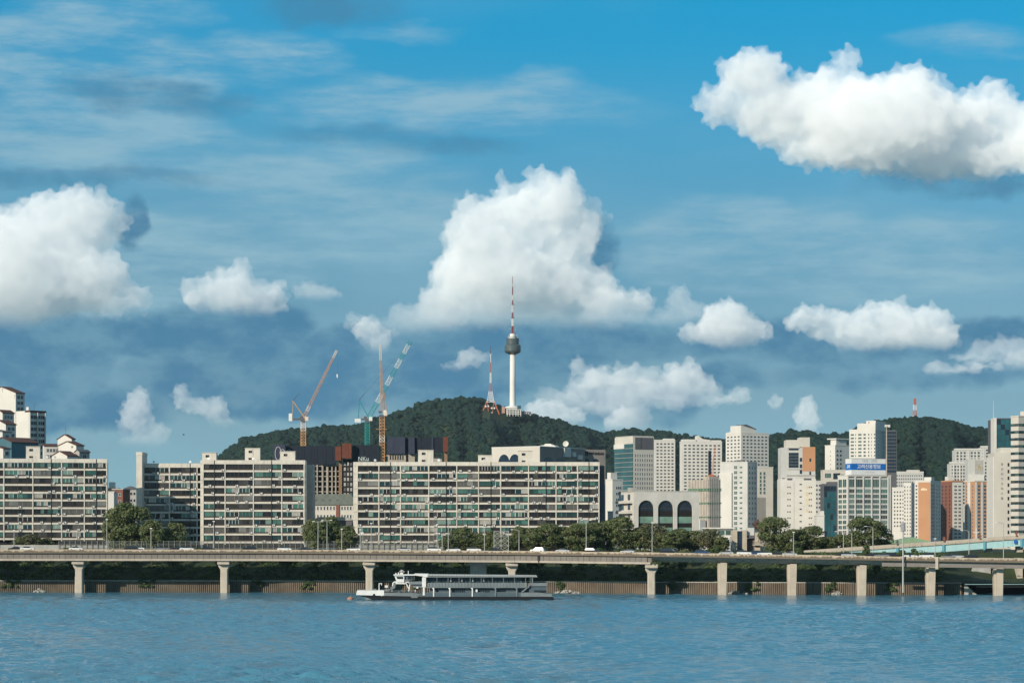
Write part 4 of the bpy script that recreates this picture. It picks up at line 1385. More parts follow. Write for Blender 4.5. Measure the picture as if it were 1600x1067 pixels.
lg.box(-0.4, -0.2, -0.15, 0.0, -0.5, 0.5).box(0.2, 0.4, -0.15, 0.0, -0.5, 0.5).box(-0.3, 0.3, -0.14, 0.0, -0.12, 0.12)
B2.on('R', (916 - 912.5) * k / math.sin(R(70)), zl(B2, 708.5, 990), "emblem", lg.mesh("emblem", DARK))

# --- white flats just right of the longest block
B = corner("white_flats", "small white block of flats between the longest block and the arcaded building", 942, 957, 973, 1300, 55, 750, group=TG)
B.body(WHITE2); B.flat_roof(WHITE2)
B.part("roof_house", WHITE2, (1, 4, 2, 6, B.h + 0.61, B.h + 4.0))
B.grid('R', span(2, B.d - 1, 3), [6 + 3.0 * i for i in range(int(B.h / 3) - 2)], 1.1, 1.3, G_TOWER, FRL)
B = frontal("white_hut", "tiny bright white block above the trees right of the longest block", 950, 958, 1010, 799, 4)
B.body(WHITE2); B.flat_roof(WHITE2, 0.2)
B = frontal("blue_tent", "small bright blue canopy showing among the trees", 944, 953, 905, 817, 4)
MB().prism([(0, 6.0), (B.w, 6.0), (B.w, B.h - 0.8), (B.w / 2, B.h), (0, B.h - 0.8)], 'y', 0, 3).build("canopy", mat("blue_tarpaulin", (0.02, 0.17, 0.42), 0.6), B.e)
MB().box(0.1, 0.2, 0.1, 0.2, 0, 5.99).box(B.w - 0.2, B.w - 0.1, 0.1, 0.2, 0, 5.99).build("canopy_posts", STEEL, B.e)

# --- glass and stone office
B = corner("glass_office", "teal glass and beige stone office tower above the arcaded building", 960.5, 989, 1022, 2000, 62, 682, group=TG)
B.body(CREAM)
k = 2000 / FPX
B.part("roof", GREYC, (0.4, B.w - 0.4, 0.4, B.d - 0.4, B.h + 0.002, B.h + 0.8))
for i in range(20):
    z = 8 + i * 3.6
    if z + 3.4 > B.h - 4: break
    B.on('F', B.w / 2, z, "glass_band", MB().box(-B.w / 2 - 0.05, B.w / 2 + 0.05, -0.5, -0.01, 0, 3.15).mesh("glass_band", glass("office_teal_glass", (0.035, 0.095, 0.105), 0.1, 0.3, 0.05)))
B.part("stepped_top", WHITE2, (-0.6, B.w * 0.55, -0.6, B.d * 0.5, B.h - 9.0, B.h - 5.5))
B.grid('R', span(1.2, B.d - 1, 8), [8 + 3.6 * i for i in range(18) if 8 + 3.6 * i < B.h - 13], 0.95, 2.3, G_TOWER, FRL)
for u in span(2.5, B.d - 1.5, 3):
    B.on('R', u, B.h - 9.8, "top_panel", MB().box(-3.1, 3.1, -0.25, -0.01, 0, 9.2).mesh("top_panel", DGREY))

# --- white apartment towers
def apt(name, label, pl, pc, pr, D, ang, ytop, nL, nR, m=WHITE2, gL=None, gR=None, pitch=2.8, crown=(), ww=1.7, wh=1.35, wmR=None, skipL=None, skipR=None, roof=True, zlow=18.0, gms=None):
    B = corner(name, label, pl, pc, pr, D, ang, ytop, group=TG, cat="apartment tower")
    B.body(m)
    if roof: B.flat_roof(m, 0.9)
    zs_ = [z for z in (B.h - 3.2 - pitch * i for i in range(40)) if z > zlow]
    if nL: B.grid('F', span(0.8, B.w - 0.8, nL), zs_, gL or min(ww, (B.w - 1.6) / nL * 0.62), wh, G_TOWER, FRL, skip=skipL, gms=gms)
    if nR: B.grid('R', span(0.8, B.d - 0.8, nR), zs_, gR or min(ww, (B.d - 1.6) / nR * 0.62), wh, G_TOWER, FRL, skip=skipR, gms=gms)
    for (u0, u1, v0, v1, dh) in crown:
        B.part("crown", m, (u0 * B.w, u1 * B.w, v0 * B.d, v1 * B.d, B.h + 0.001, B.h + dh))
    return B
apt("apartment_tower", "white apartment tower half hidden by the glass office", 1019, 1023, 1055, 2160, 80, 688.5, 0, 5, ww=3.0, crown=((0.1, 0.9, 0.5, 0.98, 2.0),))
B = apt("apartment_tower", "broad white apartment tower with raised curved crown beyond the arcaded building", 1062, 1066, 1128, 2130, 82, 691, 0, 9, ww=3.2,
        crown=((0.1, 0.9, 0.02, 0.35, 2.6), (0.1, 0.9, 0.74, 0.99, 2.0)))
MB().prism([(B.d * 0.38, B.h), (B.d * 0.72, B.h), (B.d * 0.72, B.h + 2.2), (B.d * 0.52, B.h + 3.0), (B.d * 0.42, B.h + 5.6), (B.d * 0.38, B.h + 5.6)], 'x', 1, B.w - 1).build("curved_crown", WHITE2, B.e)
B.on('R', B.d * 0.69, B.h * 0.5, "glazed_slot", MB().box(-1.2, 1.2, -0.2, -0.01, -B.h * 0.4, B.h * 0.42).mesh("glazed_slot", G_BLUE))
B = apt("apartment_tower", "tallest white apartment tower with slanted dark rooftop", 1134, 1158, 1201, 2070, 60, 677, 4, 7, ww=2.6, crown=((0.02, 0.98, 0.02, 0.08, 1.5), (0.05, 0.4, 0.1, 0.9, 1.8)))
MB().prism([(B.d * 0.0, B.h), (B.d * 0.55, B.h), (B.d * 0.55, B.h + 3.2), (B.d * 0.05, B.h + 6.4), (0, B.h + 6.4)], 'x', B.w * 0.3, B.w * 0.99).build("slanted_crown", WHITE2, B.e)
MB().prism([(B.d * 0.06, B.h + 6.45), (B.d * 0.56, B.h + 3.25), (B.d * 0.56, B.h + 3.9), (B.d * 0.2, B.h + 7.4)], 'x', B.w * 0.4, B.w * 0.99).build("dark_roof", DGREY, B.e)
# slim annex with dark window strip
B = corner("slim_tower", "slim beige tower with one dark glazed strip beside the grey tower", 1178, 1183, 1208, 1700, 78, 731, group=TG)
B.body(CREAM); B.flat_roof(CREAM, 0.8)
B.grid('R', [2.4, 5.0], [zl(B, y, 1700) for y in range(742, 775, 6)], 1.5, 2.1, G_TOWERG, FRL)
B.part("lower_step", LGREY, (-0.5, B.w, -0.6, B.d * 0.55, 0, zl(B, 777, 1700)))
# grey tower: blind wall, window strip, shaded flank
B = corner("grey_tower", "pale grey tower with a blind wall and a strip of white windows", 1125, 1168, 1183, 1640, 28, 722, group=TG)
B.body(LGREY)
k = 1640 / FPX / math.cos(R(28))
wb_ = (1143.5 - 1125) * k
B.part("blind_wall", WHITE2, (-0.02, wb_, -1.2, B.d * 0.8, 0, zl(B, 738, 1640)))
zz = [zl(B, 728 + 7.95 * i, 1640) - 1.8 for i in range(13)]
B.grid('F', [(1148.5 - 1125) * k], zz, 2.3, 2.1, G_TOWERG, FRL, 2, 2)
B.grid('F', [(1156.5 - 1125) * k], [z + 0.5 for z in zz], 1.9, 1.2, G_TOWERG, FRL, 2, 1)
B.grid('R', span(1, B.d - 1, 3), zz, 2.0, 1.7, G_BLUE, FRL)
B.part("roof_plant", DGREY, (B.w * 0.55, B.w * 0.8, 2, 5, B.h + 0.001, B.h + 1.6), (B.w * 0.3, B.w * 0.42, 2, 4, B.h + 0.001, B.h + 0.9))
B.flat_roof(LGREY, 0.5)

# --- building wrapped in scaffold netting
NET = mat("beige_scaffold_netting", (0.42, 0.36, 0.30), 0.95, 0.15, 0.4, 0.6, (0.27, 0.22, 0.18))
NETG = mat("green_scaffold_netting", (0.10, 0.18, 0.11), 0.95, 0.3, 0.5)
B = corner("netted_building", "unfinished building wrapped in beige netting with green bands", 1076, 1107, 1126, 1150, 60, 749, group=TG)
B.body(NET)
for (y0, y1) in ((762.5, 767), (784.5, 787), (806.5, 808.5)):
    B.part("green_band", NETG, (-0.25, B.w + 0.25, -0.25, B.d + 0.25, zl(B, y1, 1150), zl(B, y0, 1150)))
for face, ln in (('F', B.w), ('R', B.d)):
    for u in span(0, ln, 7):
        B.on(face, u, 0, "scaffold_pole", MB().tube((0, -0.35, 0), (0, -0.35, B.h + 0.8), 0.09, 0.09, 5).mesh("scaffold_pole", STEEL))
B.part("raised_top", NET, (B.w * 0.7, B.w, 0.3, B.d * 0.9, B.h + 0.001, B.h + 1.5))
B.part("hoarding", LGREY, (B.w * 0.1, B.w * 0.95, -4.0, -1.0, 0, zl(B, 812, 1146)))
# little orange crane on it
cr = empty("mini_crane", tuple(at(1112, 747.5, 1160)), 0, "thin orange jib rising from the netted building", "crane")
b = MB()
for s_ in (-0.3, 0.3):
    b.tube((s_, 0, 0), (s_ * 0.5 + 1.6, 0, 14.8), 0.12, 0.08, 4)
for i in range(14):
    b.tube((-0.3 + 1.6 * i / 14, 0, 14.8 * i / 14), (0.3 + 1.6 * (i + 1) / 14, 0, 14.8 * (i + 1) / 14), 0.07, 0.07, 4)
b.build("jib", mat("orange_crane_paint", (0.42, 0.11, 0.05), 0.6), cr)
MB().box(-1.4, 1.0, -0.8, 0.8, 0, 1.8).build("cab", mat("orange_crane_paint", ()), cr)

# --- concrete shafts and low white pavilion by the road
B = frontal("white_pavilion", "low white flat-roofed pavilion beside the concrete shafts", 1100, 1146, 935, 826, 8)
B.body(WHITE2); B.part("roof_slab", WHITE2, (-0.5, B.w + 0.5, -1, B.d, B.h + 0.002, B.h + 0.5))
B.grid('F', [3.4, 6.4, 9.0], [zl(B, 836)], 2.4, 1.9, G_TOWERG, FRL)
B.part("lower_wing", LGREY, (1.5, B.w, -4, -0.01, 0, zl(B, 840)))
B = frontal("concrete_shafts", "dark and pale concrete stair shafts standing right behind the elevated road", 1144, 1190, 885, 828, 7)
k = 885 / FPX
def sx_(p): return (p - 1144) * k
B.part("left_shaft", PIERC, (0, sx_(1152), 0, 6, 0, B.h))
B.part("middle_shaft", PIERC, (sx_(1160), sx_(1167), 0, 6, 0, B.h))
B.part("right_shaft", PIERC, (sx_(1180), sx_(1188), 0.5, 6, 0, B.h - 0.8))
B.part("glazed_shaft", G_BLUE, (sx_(1152) + 0.01, sx_(1160) - 0.01, 0.6, 5.5, 0, B.h - 0.3))
B.part("deck_slab", DGREY, (sx_(1167.2), sx_(1179.8), 1.0, 6, 4.6, 5.6), (sx_(1167.2), sx_(1179.8), 3.0, 6, 0, 4.5))
B.part("bridge_room", LGREY, (sx_(1168), sx_(1179), 1.4, 5, 5.61, 8.2))
MB().prism([(sx_(1177), 9.5), (sx_(1189), 6.6), (sx_(1189), 9.2), (sx_(1186), 11.2)], 'y', 1.5, 5.5).build("slanted_roof", BROWNROOF, B.e)
rb = MB()
for i in range(12):
    x = sx_(1176) + i * 0.34
    rb.box(x, x + 0.05, -0.6, -0.55, 2.4, 3.7)
rb.box(sx_(1176), sx_(1194), -0.6, -0.54, 3.7, 3.8).box(sx_(1176), sx_(1194), -0.9, 1.0, 2.1, 2.39)
rb.build("balcony", PIERC, B.e)
B.part("stair_flight", PIERC, (sx_(1170), sx_(1175), -9, -0.05, -4.0, -3.4), (sx_(1177), sx_(1181), -12, -0.05, -5.4, -4.8))

# --- tall office with orange panel
B = frontal("panel_tower", "pale tower with an orange panel and dark grid window near its top", 1219.5, 1275, 1620, 748, 20, group=TG)
k = 1620 / FPX
def u5(p): return (p - 1219.5) * k
def z5(y): return zl(B, y, 1620)
B.body(WHITE2)
B.part("upper_storeys", LGREY, (u5(1220.5), u5(1254), 0.3, 19, B.h + 0.001, z5(699)))
B.part("upper_right_storeys", LGREY, (u5(1254) + 0.001, u5(1274), 0.2, 19, B.h + 0.001, z5(736)))
B.part("orange_panel", ORANGE, (u5(1254) + 0.002, u5(1274), 0.1, 19, z5(736) + 0.001, z5(698)))
B.part("top_block", CREAM, (u5(1229), u5(1250), 2, 16, z5(699) + 0.001, z5(687)), (u5(1250) + 0.001, u5(1266), 2, 16, z5(698) + 0.001, z5(683)))
B.part("ledge", GREYC, (u5(1229), u5(1275), -0.25, -0.001, z5(742.8), z5(742)), (u5(1230), u5(1255), 0.02, 0.29, z5(733.4), z5(732.6)), (u5(1231), u5(1249), -0.1, 0.29, z5(700.2), z5(699.4)))
for i in range(3):
    for j in range(5):
        put("window", win_mesh(2.1, 1.8, G_BLUE, FRB), B.e, (u5(1235 + 5.1 * i), 0.29, z5(711.5 + 4.75 * j)))
    put("window", win_mesh(2.1, 1.1, G_BLUE, FRB), B.e, (u5(1235 + 5.1 * i), 0.29, z5(703.2)))
for y in (721, 731, 740):
    put("window", win_mesh(1.45, 2.4, G_BLUE, FRB), B.e, (u5(1251.5), 0.28 if y < 745 else 0, z5(y)))
for y in (721, 741.5):
    put("window", win_mesh(1.1, 2.0, G_BLUE, FRB), B.e, (u5(1266), 0.09 if y < 736 else 0.19, z5(y)))
for i in range(8):
    y = 762 + 9.65 * i
    for p in (1231, 1234.4, 1264.5, 1267.6):
        put("window", win_mesh(0.9, 1.0, G_TOWER, FRL), B.e, (u5(p), 0, z5(y)))
    put("window", win_mesh(1.4, 0.75, G_TOWER, FRB), B.e, (u5(1251), 0, z5(y - 4.5)))
for p in (1240.5,):
    B.part("facade_groove", GREYC, (u5(p), u5(p) + 0.25, -0.03, -0.001, 2, z5(752)))
B.part("roof_rail", DGREY, (u5(1222), u5(1226), -0.02, 0.1, z5(748), z5(746.5)), (u5(1230), u5(1238), -0.02, 0.15, z5(750), z5(747)), (u5(1256), u5(1268), -0.02, 0.15, z5(750), z5(747)))
for i, y in enumerate((762, 770, 775, 781, 787, 798)):
    B.part("faded_letter", mat("faded_ochre_letter", (0.60, 0.50, 0.33), 0.9), (u5(1259.2), u5(1263), -0.03, -0.001, z5(y + 2.2), z5(y - 2.2)))
B = frontal("white_house", "small white building at the foot of the panel tower", 1276, 1288, 1250, 806, 10)
B.body(WHITE2); B.flat_roof(WHITE2, 0.4); B.part("upper_room", WHITE2, (B.w * 0.5, B.w, 1, 8, B.h + 0.41, B.h + 2.5))
B = frontal("shaded_flats", "narrow shaded flats behind the panel tower", 1273, 1288, 1700, 752, 12, group=TG)
B.body(LGREY); B.grid('F', span(0.5, B.w - 0.5, 3), [B.h - 3.4 - 2.9 * i for i in range(9)], 1.2, 1.4, G_TOWER, FRL); B.flat_roof(LGREY)

# --- T-roofed white block, beige block, dark glass block
B = corner("white_block", "white block with a thin overhanging roof slab left of the big signboard", 1289, 1305, 1327, 1800, 50, 696, group=TG)
B.body(WHITE2); B.flat_roof(WHITE2, 0.5)
B.part("upper_room", WHITE2, (B.w * 0.45, B.w, 1, B.d * 0.8, B.h + 0.51, B.h + 4.4))
B.part("roof_slab", WHITE2, (B.w * 0.2, B.w + 1, 0, B.d * 0.9, B.h + 4.41, B.h + 5.2))
B.grid('R', span(0.5, B.d * 0.5, 2), [B.h - 4.5 - 3.0 * i for i in range(7)], 2.2, 1.5, G_TOWER, FRL)
B.grid('F', [B.w * 0.55], [B.h - 4.5 - 3.0 * i for i in range(7)], 0.8, 0.8, G_TOWER, FRL)
B = frontal("beige_block", "beige block with wide windows tucked left of the signboard building", 1286.5, 1325, 1600, 735, 14, group=TG)
B.body(CREAM); B.flat_roof(CREAM, 0.5)
B.on('F', (1294 - 1286.5) * .38, zl(B, 746.5), "window", win_mesh(4.0, 3.0, G_TOWERG, FRL, 3))
B.on('F', (1308.5 - 1286.5) * .38, zl(B, 748.5), "window", win_mesh(4.4, 3.8, G_BLUE, FRB, 2))
B.on('F', (1318 - 1286.5) * .38, zl(B, 748.5), "window", win_mesh(2.0, 3.0, G_BLUE, FRB, 1))
B = frontal("dark_glass_block", "dark-framed block with a tall teal curtain wall", 1286, 1311, 1540, 755.5, 14, group=TG)
B.body(DGREY); B.part("step", DGREY, (B.w * 0.35, B.w, 0.5, 12, B.h + 0.001, B.h + 1.2))
k = 1540 / FPX
for i in range(4):
    for j in range(9):
        zz_ = zl(B, 838 - 8.8 * j)
        B.on('F', 1.5 + i * 1.86, zz_, "glass_panel", win_mesh(1.8, 3.3, G_BLUE if (i * 3 + j * 5) % 7 == 0 or j == 8 else G_TEAL, FRB, 1, 1, 0.07))

# --- office with the great blue and white signboard
B = corner("sign_office", "white-framed office of green windows beneath the blue and white signboard", 1309, 1324.5, 1392, 1400, 72, 743, group=TG)
B.body(WHITE2)
k = 1400 / FPX
kk = k / math.sin(R(72))
rows_ = [(748.5, 761)] + [(764 + 8.1 * i, 770 + 8.1 * i) for i in range(9)]
Gs = [G_GREEN[1], G_GREEN[2], G_TOWERG, G_GREEN[0], G_DARK[2], G_GREEN[4], G_GREEN[2]]
for i, p in enumerate((1330, 1343.5, 1357, 1370.5, 1384)):
    for j, (ya, yb) in enumerate(rows_):
        hh = (yb - ya) * k
        B.on('R', (p - 1324.5) * kk, zl(B, yb, 1405), "window", win_mesh(10.6 * kk, hh, Gs[(i * 3 + j * 4 + i * j) % 7], FRL, 4, 1, 0.1))
    B.on('R', (p - 1324.5) * kk, zl(B, 746.6, 1405), "roof_slot", win_mesh(10.4 * kk, 0.8, DARK, FRL))
for j, (ya, yb) in enumerate(rows_):
    for u in (B.w * 0.26, B.w * 0.70):
        B.on('F', u, zl(B, yb, 1403), "window", win_mesh(B.w * 0.36, (yb - ya) * k, Gs[(j * 2) % 7], FRL, 2, 1, 0.1))
for u in [(p - 1324.5) * kk for p in (1324.8, 1336.8, 1350.2, 1363.8, 1377.2, 1390.8)]:
    B.on('R', u, 0, "facade_fin", MB().box(-0.28, 0.28, -0.35, -0.01, 0, B.h - 0.6).mesh("facade_fin", WHITE2))
B.flat_roof(WHITE2, 0.5)
# signboard
SG = corner("signboard", "big rooftop signboard, blue band with white Korean letters between white bands", 1321, 1330.3, 1384, 1402, 72, 741.3, cat="signboard")
SGZ = zat(741.3, 1402)
SG.e.location.z = SGZ
k = 1402 / FPX
Hs = 25.2 * k
def zb(y): return (741.3 - y) * k
SGW = mat("sign_white_sheet", (0.66, 0.66, 0.64), 0.5, 0.04, 0.4)
SIGNL = mat("sign_white_letters", (0.74, 0.75, 0.75), 0.5, 0.02)
SGB = mat("sign_blue_sheet", (0.010, 0.125, 0.42), 0.45, 0.04, 0.4)
SGT = mat("sign_grey_letters", (0.33, 0.36, 0.40), 0.6, 0.03)
SGP = mat("sign_pale_letters", (0.50, 0.50, 0.49), 0.6, 0.03)
SG.part("lower_panel", SGW, (0, SG.w, 0, SG.d, 0.0, zb(733.9)))
SG.part("blue_panel", SGB, (-0.02, SG.w + 0.02, -0.02, SG.d + 0.02, zb(733.9) + 0.002, zb(723.9)))
SG.part("upper_panel", SGW, (0, SG.w, 0, SG.d, zb(723.9) + 0.002, Hs))
SG.part("frame", DGREY, (-0.1, SG.w + 0.1, -0.1, SG.d + 0.1, -0.35, -0.003), (-0.1, SG.w + 0.1, -0.1, SG.d + 0.1, Hs + 0.003, Hs + 0.15))
um = SG.d * 0.53
SG.on('R', um * 0.96, zb(728.9), "lettering", text_mesh("고려신용정보", 2.6, SIGNL, 0.03, 0.03)).location.x += 0.08
SG.on('R', um, zb(719.8), "lettering", text_mesh("1522 - 3333", 1.9, SGT, 0.02, 0.03)).location.x += 0.03
SG.on('R', um, zb(737.6), "lettering", text_mesh("고려신용정보", 1.2, SGP, 0.02, 0.0)).location.x += 0.03
SG.on('F', SG.w * 0.5, zb(728.9), "lettering", text_mesh("고려", 2.1, SIGNL, 0.03, 0.04)).location.y -= 0.06
MB().box(-0.2, 0.1, 0.4, 0.7, -3.0, Hs).build("post", STEEL, SG.e, (SG.w, SG.d, 0))
ms = empty("floodlight_mast", (xat(1385.3, 1407), 1407, zat(743, 1407)), 0, "white mast with twin floodlights at the right end of the signboard", "mast")
MB().tube((0, 0, 0), (0, 0, 78 * 1407 / FPX - 0.5), 0.32, 0.22, 8).build("post", PIERC, ms)
MB().box(-1.0, 1.9, -0.4, 0.4, 77 * 1407 / FPX - 0.5, 79.5 * 1407 / FPX).box(-0.9, 0.1, -0.8, -0.41, 76 * 1407 / FPX, 79 * 1407 / FPX).build("floodlight", WHITE2, ms)

# --- towers behind the signboard
B = apt("apartment_tower", "white stepped apartment tower above the big signboard", 1327, 1368, 1384, 2030, 24, 672, 0, 2, ww=2.4, gms=None)
k = 2030 / FPX / math.cos(R(24))
B.part("middle_rise", WHITE2, ((1339 - 1327) * k, B.w, -0.6, B.d * 0.9, 0, zl(B, 661, 2030)))
B.part("top_rise", WHITE2, ((1352 - 1327) * k, B.w + 0.2, -0.2, B.d, B.h, zl(B, 657, 2030)))
zz = [zl(B, 680 + 5.5 * i, 2030) for i in range(9)]
for i, (p, w_) in enumerate(((1331.5, 2.8), (1336.5, 0.8), (1343, 2.9), (1350, 2.0), (1356, 1.1), (1360, 0.6), (1365, 1.2))):
    for z in zz:
        o = B.on('F', (p - 1327) * k, z, "window", win_mesh(w_, 1.45, G_TOWERG if w_ > 2.5 else G_TOWER, FRL))
        if p > 1339: o.location.y = -0.6
B.part("emblem", mat("faded_red_sign", (0.35, 0.16, 0.12), 0.8), ((1355 - 1327) * k, (1357 - 1327) * k, -0.28, -0.2, zl(B, 662.5, 2030), zl(B, 659, 2030)))
B = frontal("dark_tower", "dark blue glass tower right of the white stepped tower", 1383, 1401, 2200, 672, 18, group=TG)
B.body(DGREY)
for i in range(5):
    for j in range(12):
        B.on('F', span(0.4, B.w - 0.4, 5)[i], B.h - 3.4 - 3.0 * j, "window", win_mesh(1.7, 2.3, G_BLUE, FRB, 1, 1, 0.08))
B = frontal("grey_slab", "long low grey slab of flats behind the white flats", 1388, 1443, 2300, 738, 15, group=TG)
B.body(LGREY); B.flat_roof(WHITE2, 0.9)
B.grid('F', span(1, B.w - 1, 15), [B.h - 3.6 - 3.0 * i for i in range(4)], 1.1, 1.5, G_TOWER, FRL)
B.part("roof_rooms", CREAM, (1, 5, 2, 8, B.h + 0.9, B.h + 3.2), (B.w * 0.55, B.w * 0.9, 2, 8, B.h + 0.9, B.h + 2.4))
B = apt("apartment_tower", "bright white stepped flats right of the signboard office", 1394, 1424, 1432, 1900, 20, 763, 6, 2, ww=1.2, zlow=12)
k = 1900 / FPX / math.cos(R(20))
B.part("taller_half", WHITE2, ((1411 - 1394) * k, B.w + 0.02, -0.5, B.d, 0, zl(B, 754, 1900)))
zz = [zl(B, 762 + 5.65 * i, 1900) for i in range(15)]
for p, w_ in ((1413, 1.0), (1417, 0.7), (1421, 0.9)):
    for z in zz:
        o = B.on('F', (p - 1394) * k, z, "window", win_mesh(w_, 1.4, G_TOWER, FRL)); o.location.y = -0.5
# orange end-wall block
B = corner("apartment_tower", "flats with a tall plain orange end wall", 1429, 1454, 1470, 1850, 30, 752, group=TG, cat="apartment tower")
B.body(WHITE2); B.flat_roof(WHITE2, 0.8)
k = 1850 / FPX / math.cos(R(30))
B.part("orange_wall", ORANGE, ((1434.5 - 1429) * k, (1451.5 - 1429) * k, -0.3, -0.001, 2, B.h - 0.5))
cl = MB().lathe([(1.0, 0), (1.0, 0.1)], 12, 0)
em = MB()
for i, (cx, cz_, r_) in enumerate(((-1.7, 0, 0.75), (-0.6, 0.35, 0.9), (0.6, 0.1, 0.85), (1.7, 0, 0.7))):
    em.prism([(cx + r_ * math.cos(2 * math.pi * t / 12), cz_ + r_ * math.sin(2 * math.pi * t / 12)) for t in range(12)], 'y', -0.36 - 0.004 * i, -0.31)
B.on('F', (1443 - 1429) * k, zl(B, 764.5, 1850), "emblem", em.mesh("emblem", mat("pale_peach_paint", (0.70, 0.55, 0.36), 0.9)))
zz = [zl(B, 760 + 5.7 * i, 1850) for i in range(15)]
B.grid('R', [B.d * 0.22], zz, B.d * 0.34, 2.0, G_BLUE, FRL, 2)
B.grid('R', [B.d * 0.60, B.d * 0.84], zz, 1.6, 1.5, G_BLUE, FRL)
B.grid('F', [(1431.7 - 1429) * k], zz, 1.4, 1.3, G_TOWER, FRL)
B.part("roof_house", WHITE2, (B.w * 0.5, B.w * 0.95, 3, 9, B.h + 0.81, B.h + 3.2))
# brown flanked tower
B = corner("apartment_tower", "red-brown tower with a white window front right of the orange wall", 1469, 1487.5, 1505, 1930, 74, 752, group=TG, cat="apartment tower")
B.body(BRICK); B.flat_roof(ORANGE, 0.9)
zz = [zl(B, 761 + 5.7 * i, 1930) for i in range(15)]
B.part("white_front", WHITE2, (B.w + 0.001, B.w + 0.35, 0.3, B.d - 0.4, 1, B.h - 0.6))
for u in (B.d * 0.3, B.d * 0.66):
    for z in zz:
        o = B.on('R', u, z, "window", win_mesh(2.2, 1.4, G_TOWER, FRL, 2)); o.location.x += 0.35
B.grid('F', span(1, B.w - 1, 3), zz, 1.6, 1.5, G_BLUE, FRB)
B.part("roof_house", WHITE2, (B.w * 0.2, B.w * 0.5, 2, 7, B.h + 0.91, B.h + 4.0))
# orange and white tower
B = corner("apartment_tower", "orange and white banded tower half in shadow left of the officetel", 1508, 1523, 1555, 1890, 70, 752, group=TG, cat="apartment tower")
B.body(ORANGE); B.flat_roof(WHITE2, 0.8)
zz = [zl(B, 761 + 5.7 * i, 1890) for i in range(15)]
k = 1890 / FPX / math.sin(R(70))
for p0, p1 in ((1523.4, 1527), (1533.5, 1537), (1543, 1546.5), (1551, 1554.5)):
    B.on('R', (p0 - 1523) * k, 0, "white_pilaster", MB().box(0, (p1 - p0) * k, -0.3, -0.01, 1, B.h - 0.4).mesh("white_pilaster", WHITE2))
B.grid('R', [(p - 1523) * k for p in (1530.3, 1540, 1548.7)], zz, 2.3, 1.7, G_BLUE, FRL, 2)
B.on('F', B.w * 0.45, 0, "white_pilaster", MB().box(-2.4, 1.5, -0.3, -0.01, 1, B.h - 0.4).mesh("white_pilaster", WHITE2))
B.grid('F', [B.w * 0.18, B.w * 0.8], zz, 1.5, 1.5, G_TOWER, FRL)
# grey modern towers behind
def modern(label, pa, pb, D, yt, n):
    B = frontal("grey_modern_tower", label, pa, pb, D, yt, 18, group=TG)
    B.body(LGREY)
    B.part("roof_frame", WHITE2, (-0.4, B.w + 0.4, -0.6, 6, B.h + 0.002, B.h + 1.6))
    B.grid('F', span(0.6, B.w - 0.6, n), [B.h - 3.8 - 3.1 * i for i in range(12)], B.w / n * 0.6, 2.0, G_TOWER, FRL, 1)
    for u in span(0.0, B.w, 3):
        B.on('F', u, B.h - 16, "pilaster", MB().box(-0.7, 0.7, -0.5, -0.01, 0, 15.4).mesh("pilaster", WHITE2))
    return B
modern("grey modern tower with a white roof frame, left of its pair", 1492.5, 1533, 2550, 703, 7)
modern("grey modern tower with a white roof frame, next to the teal tower", 1533.5, 1556, 2600, 699, 4)
B = modern("broad grey tower in front of the modern pair", 1485, 1514, 2400, 724, 6)
B = frontal("gold_emblem_tower", "white-grey tower with a small gold emblem at its top", 1512, 1554, 2350, 718, 16, group=TG)
B.body(LGREY); B.flat_roof(WHITE2)
B.part("emblem_panel", GREYC, (6.5, 14.0, -0.3, -0.001, B.h - 13, B.h - 0.5))
MB().prism([(-1.6, 0), (-0.9, 0), (0, 3.0), (0.9, 0), (1.6, 0), (0.3, 4.2), (-0.3, 4.2)], 'y', -0.5, -0.31).build("emblem", mat("gold_letter", (0.55, 0.38, 0.08), 0.4, metal=0.4), B.e, (10.5, 0, B.h - 9))
B.grid('F', span(15.5, B.w - 1, 4), [B.h - 4 - 3.0 * i for i in range(9)], 1.6, 2.0, G_TOWER, FRL)
B.part("white_lower_front", WHITE2, (0.5, 15, -1.5, -0.31, 0, B.h - 14))

# --- officetel, teal tower and striped office at the right edge
B = frontal("teal_tower", "teal glass tower with a thin mast behind the beige officetel", 1553.5, 1584, 1500, 654.5, 20, group=TG)
B.body(DGREY)
k = 1500 / FPX
B.part("white_edge", WHITE2, (-0.2, 1.3, -0.5, 10, 0, B.h + 0.6))
B.part("roof", DGREY, (1.4, B.w, -0.3, 19, B.h + 0.002, B.h + 0.5))
for i in range(4):
    for j in range(7):
        B.on('F', 2.6 + i * 2.5, B.h - 3.2 - 3.1 * j, "glass_panel", win_mesh(2.44, 3.04, G_TEAL if (i * 5 + j * 3) % 8 else G_BLUE, FRB, 1, 1, 0.08))
MB().tube((0.5, 5, B.h + 0.6), (0.5, 5, zl(B, 625)), 0.16, 0.06, 5).build("mast", WHITE2, B.e)
B = frontal("officetel", "beige officetel with a column of Korean letters and one column of dark windows", 1553.5, 1582, 1160, 707, 16, group=TG)
B.body(CREAM)
k = 1160 / FPX
B.part("roof_step", CREAM, (3.2, B.w, 2, 14, B.h + 0.001, zl(B, 699)))
B.part("left_chamfer", WHITE2, (-0.3, 0.0, 1.0, 16, 0, B.h - 2))
for i in range(13):
    B.on('F', (1575.6 - 1553.5) * k, zl(B, 728.5 + 10.55 * i), "window", win_mesh(0.75, 1.55, DARK, FRB, 1, 1, 0.06))
for i, ch in enumerate("용산비지오피스텔"):
    B.on('F', (1565.7 - 1553.5) * k, zl(B, 725.5 + 7.6 * i), "lettering", text_mesh(ch, 1.35, mat("grey_wall_letters", (0.16, 0.16, 0.16), 0.8), 0.03, 0.01)).location.y -= 0.04
B = corner("striped_office", "cream office with dark horizontal window bands at the right edge", 1579.5, 1591.5, 1640, 1080, 62, 651, group=TG)
B.body(CREAM)
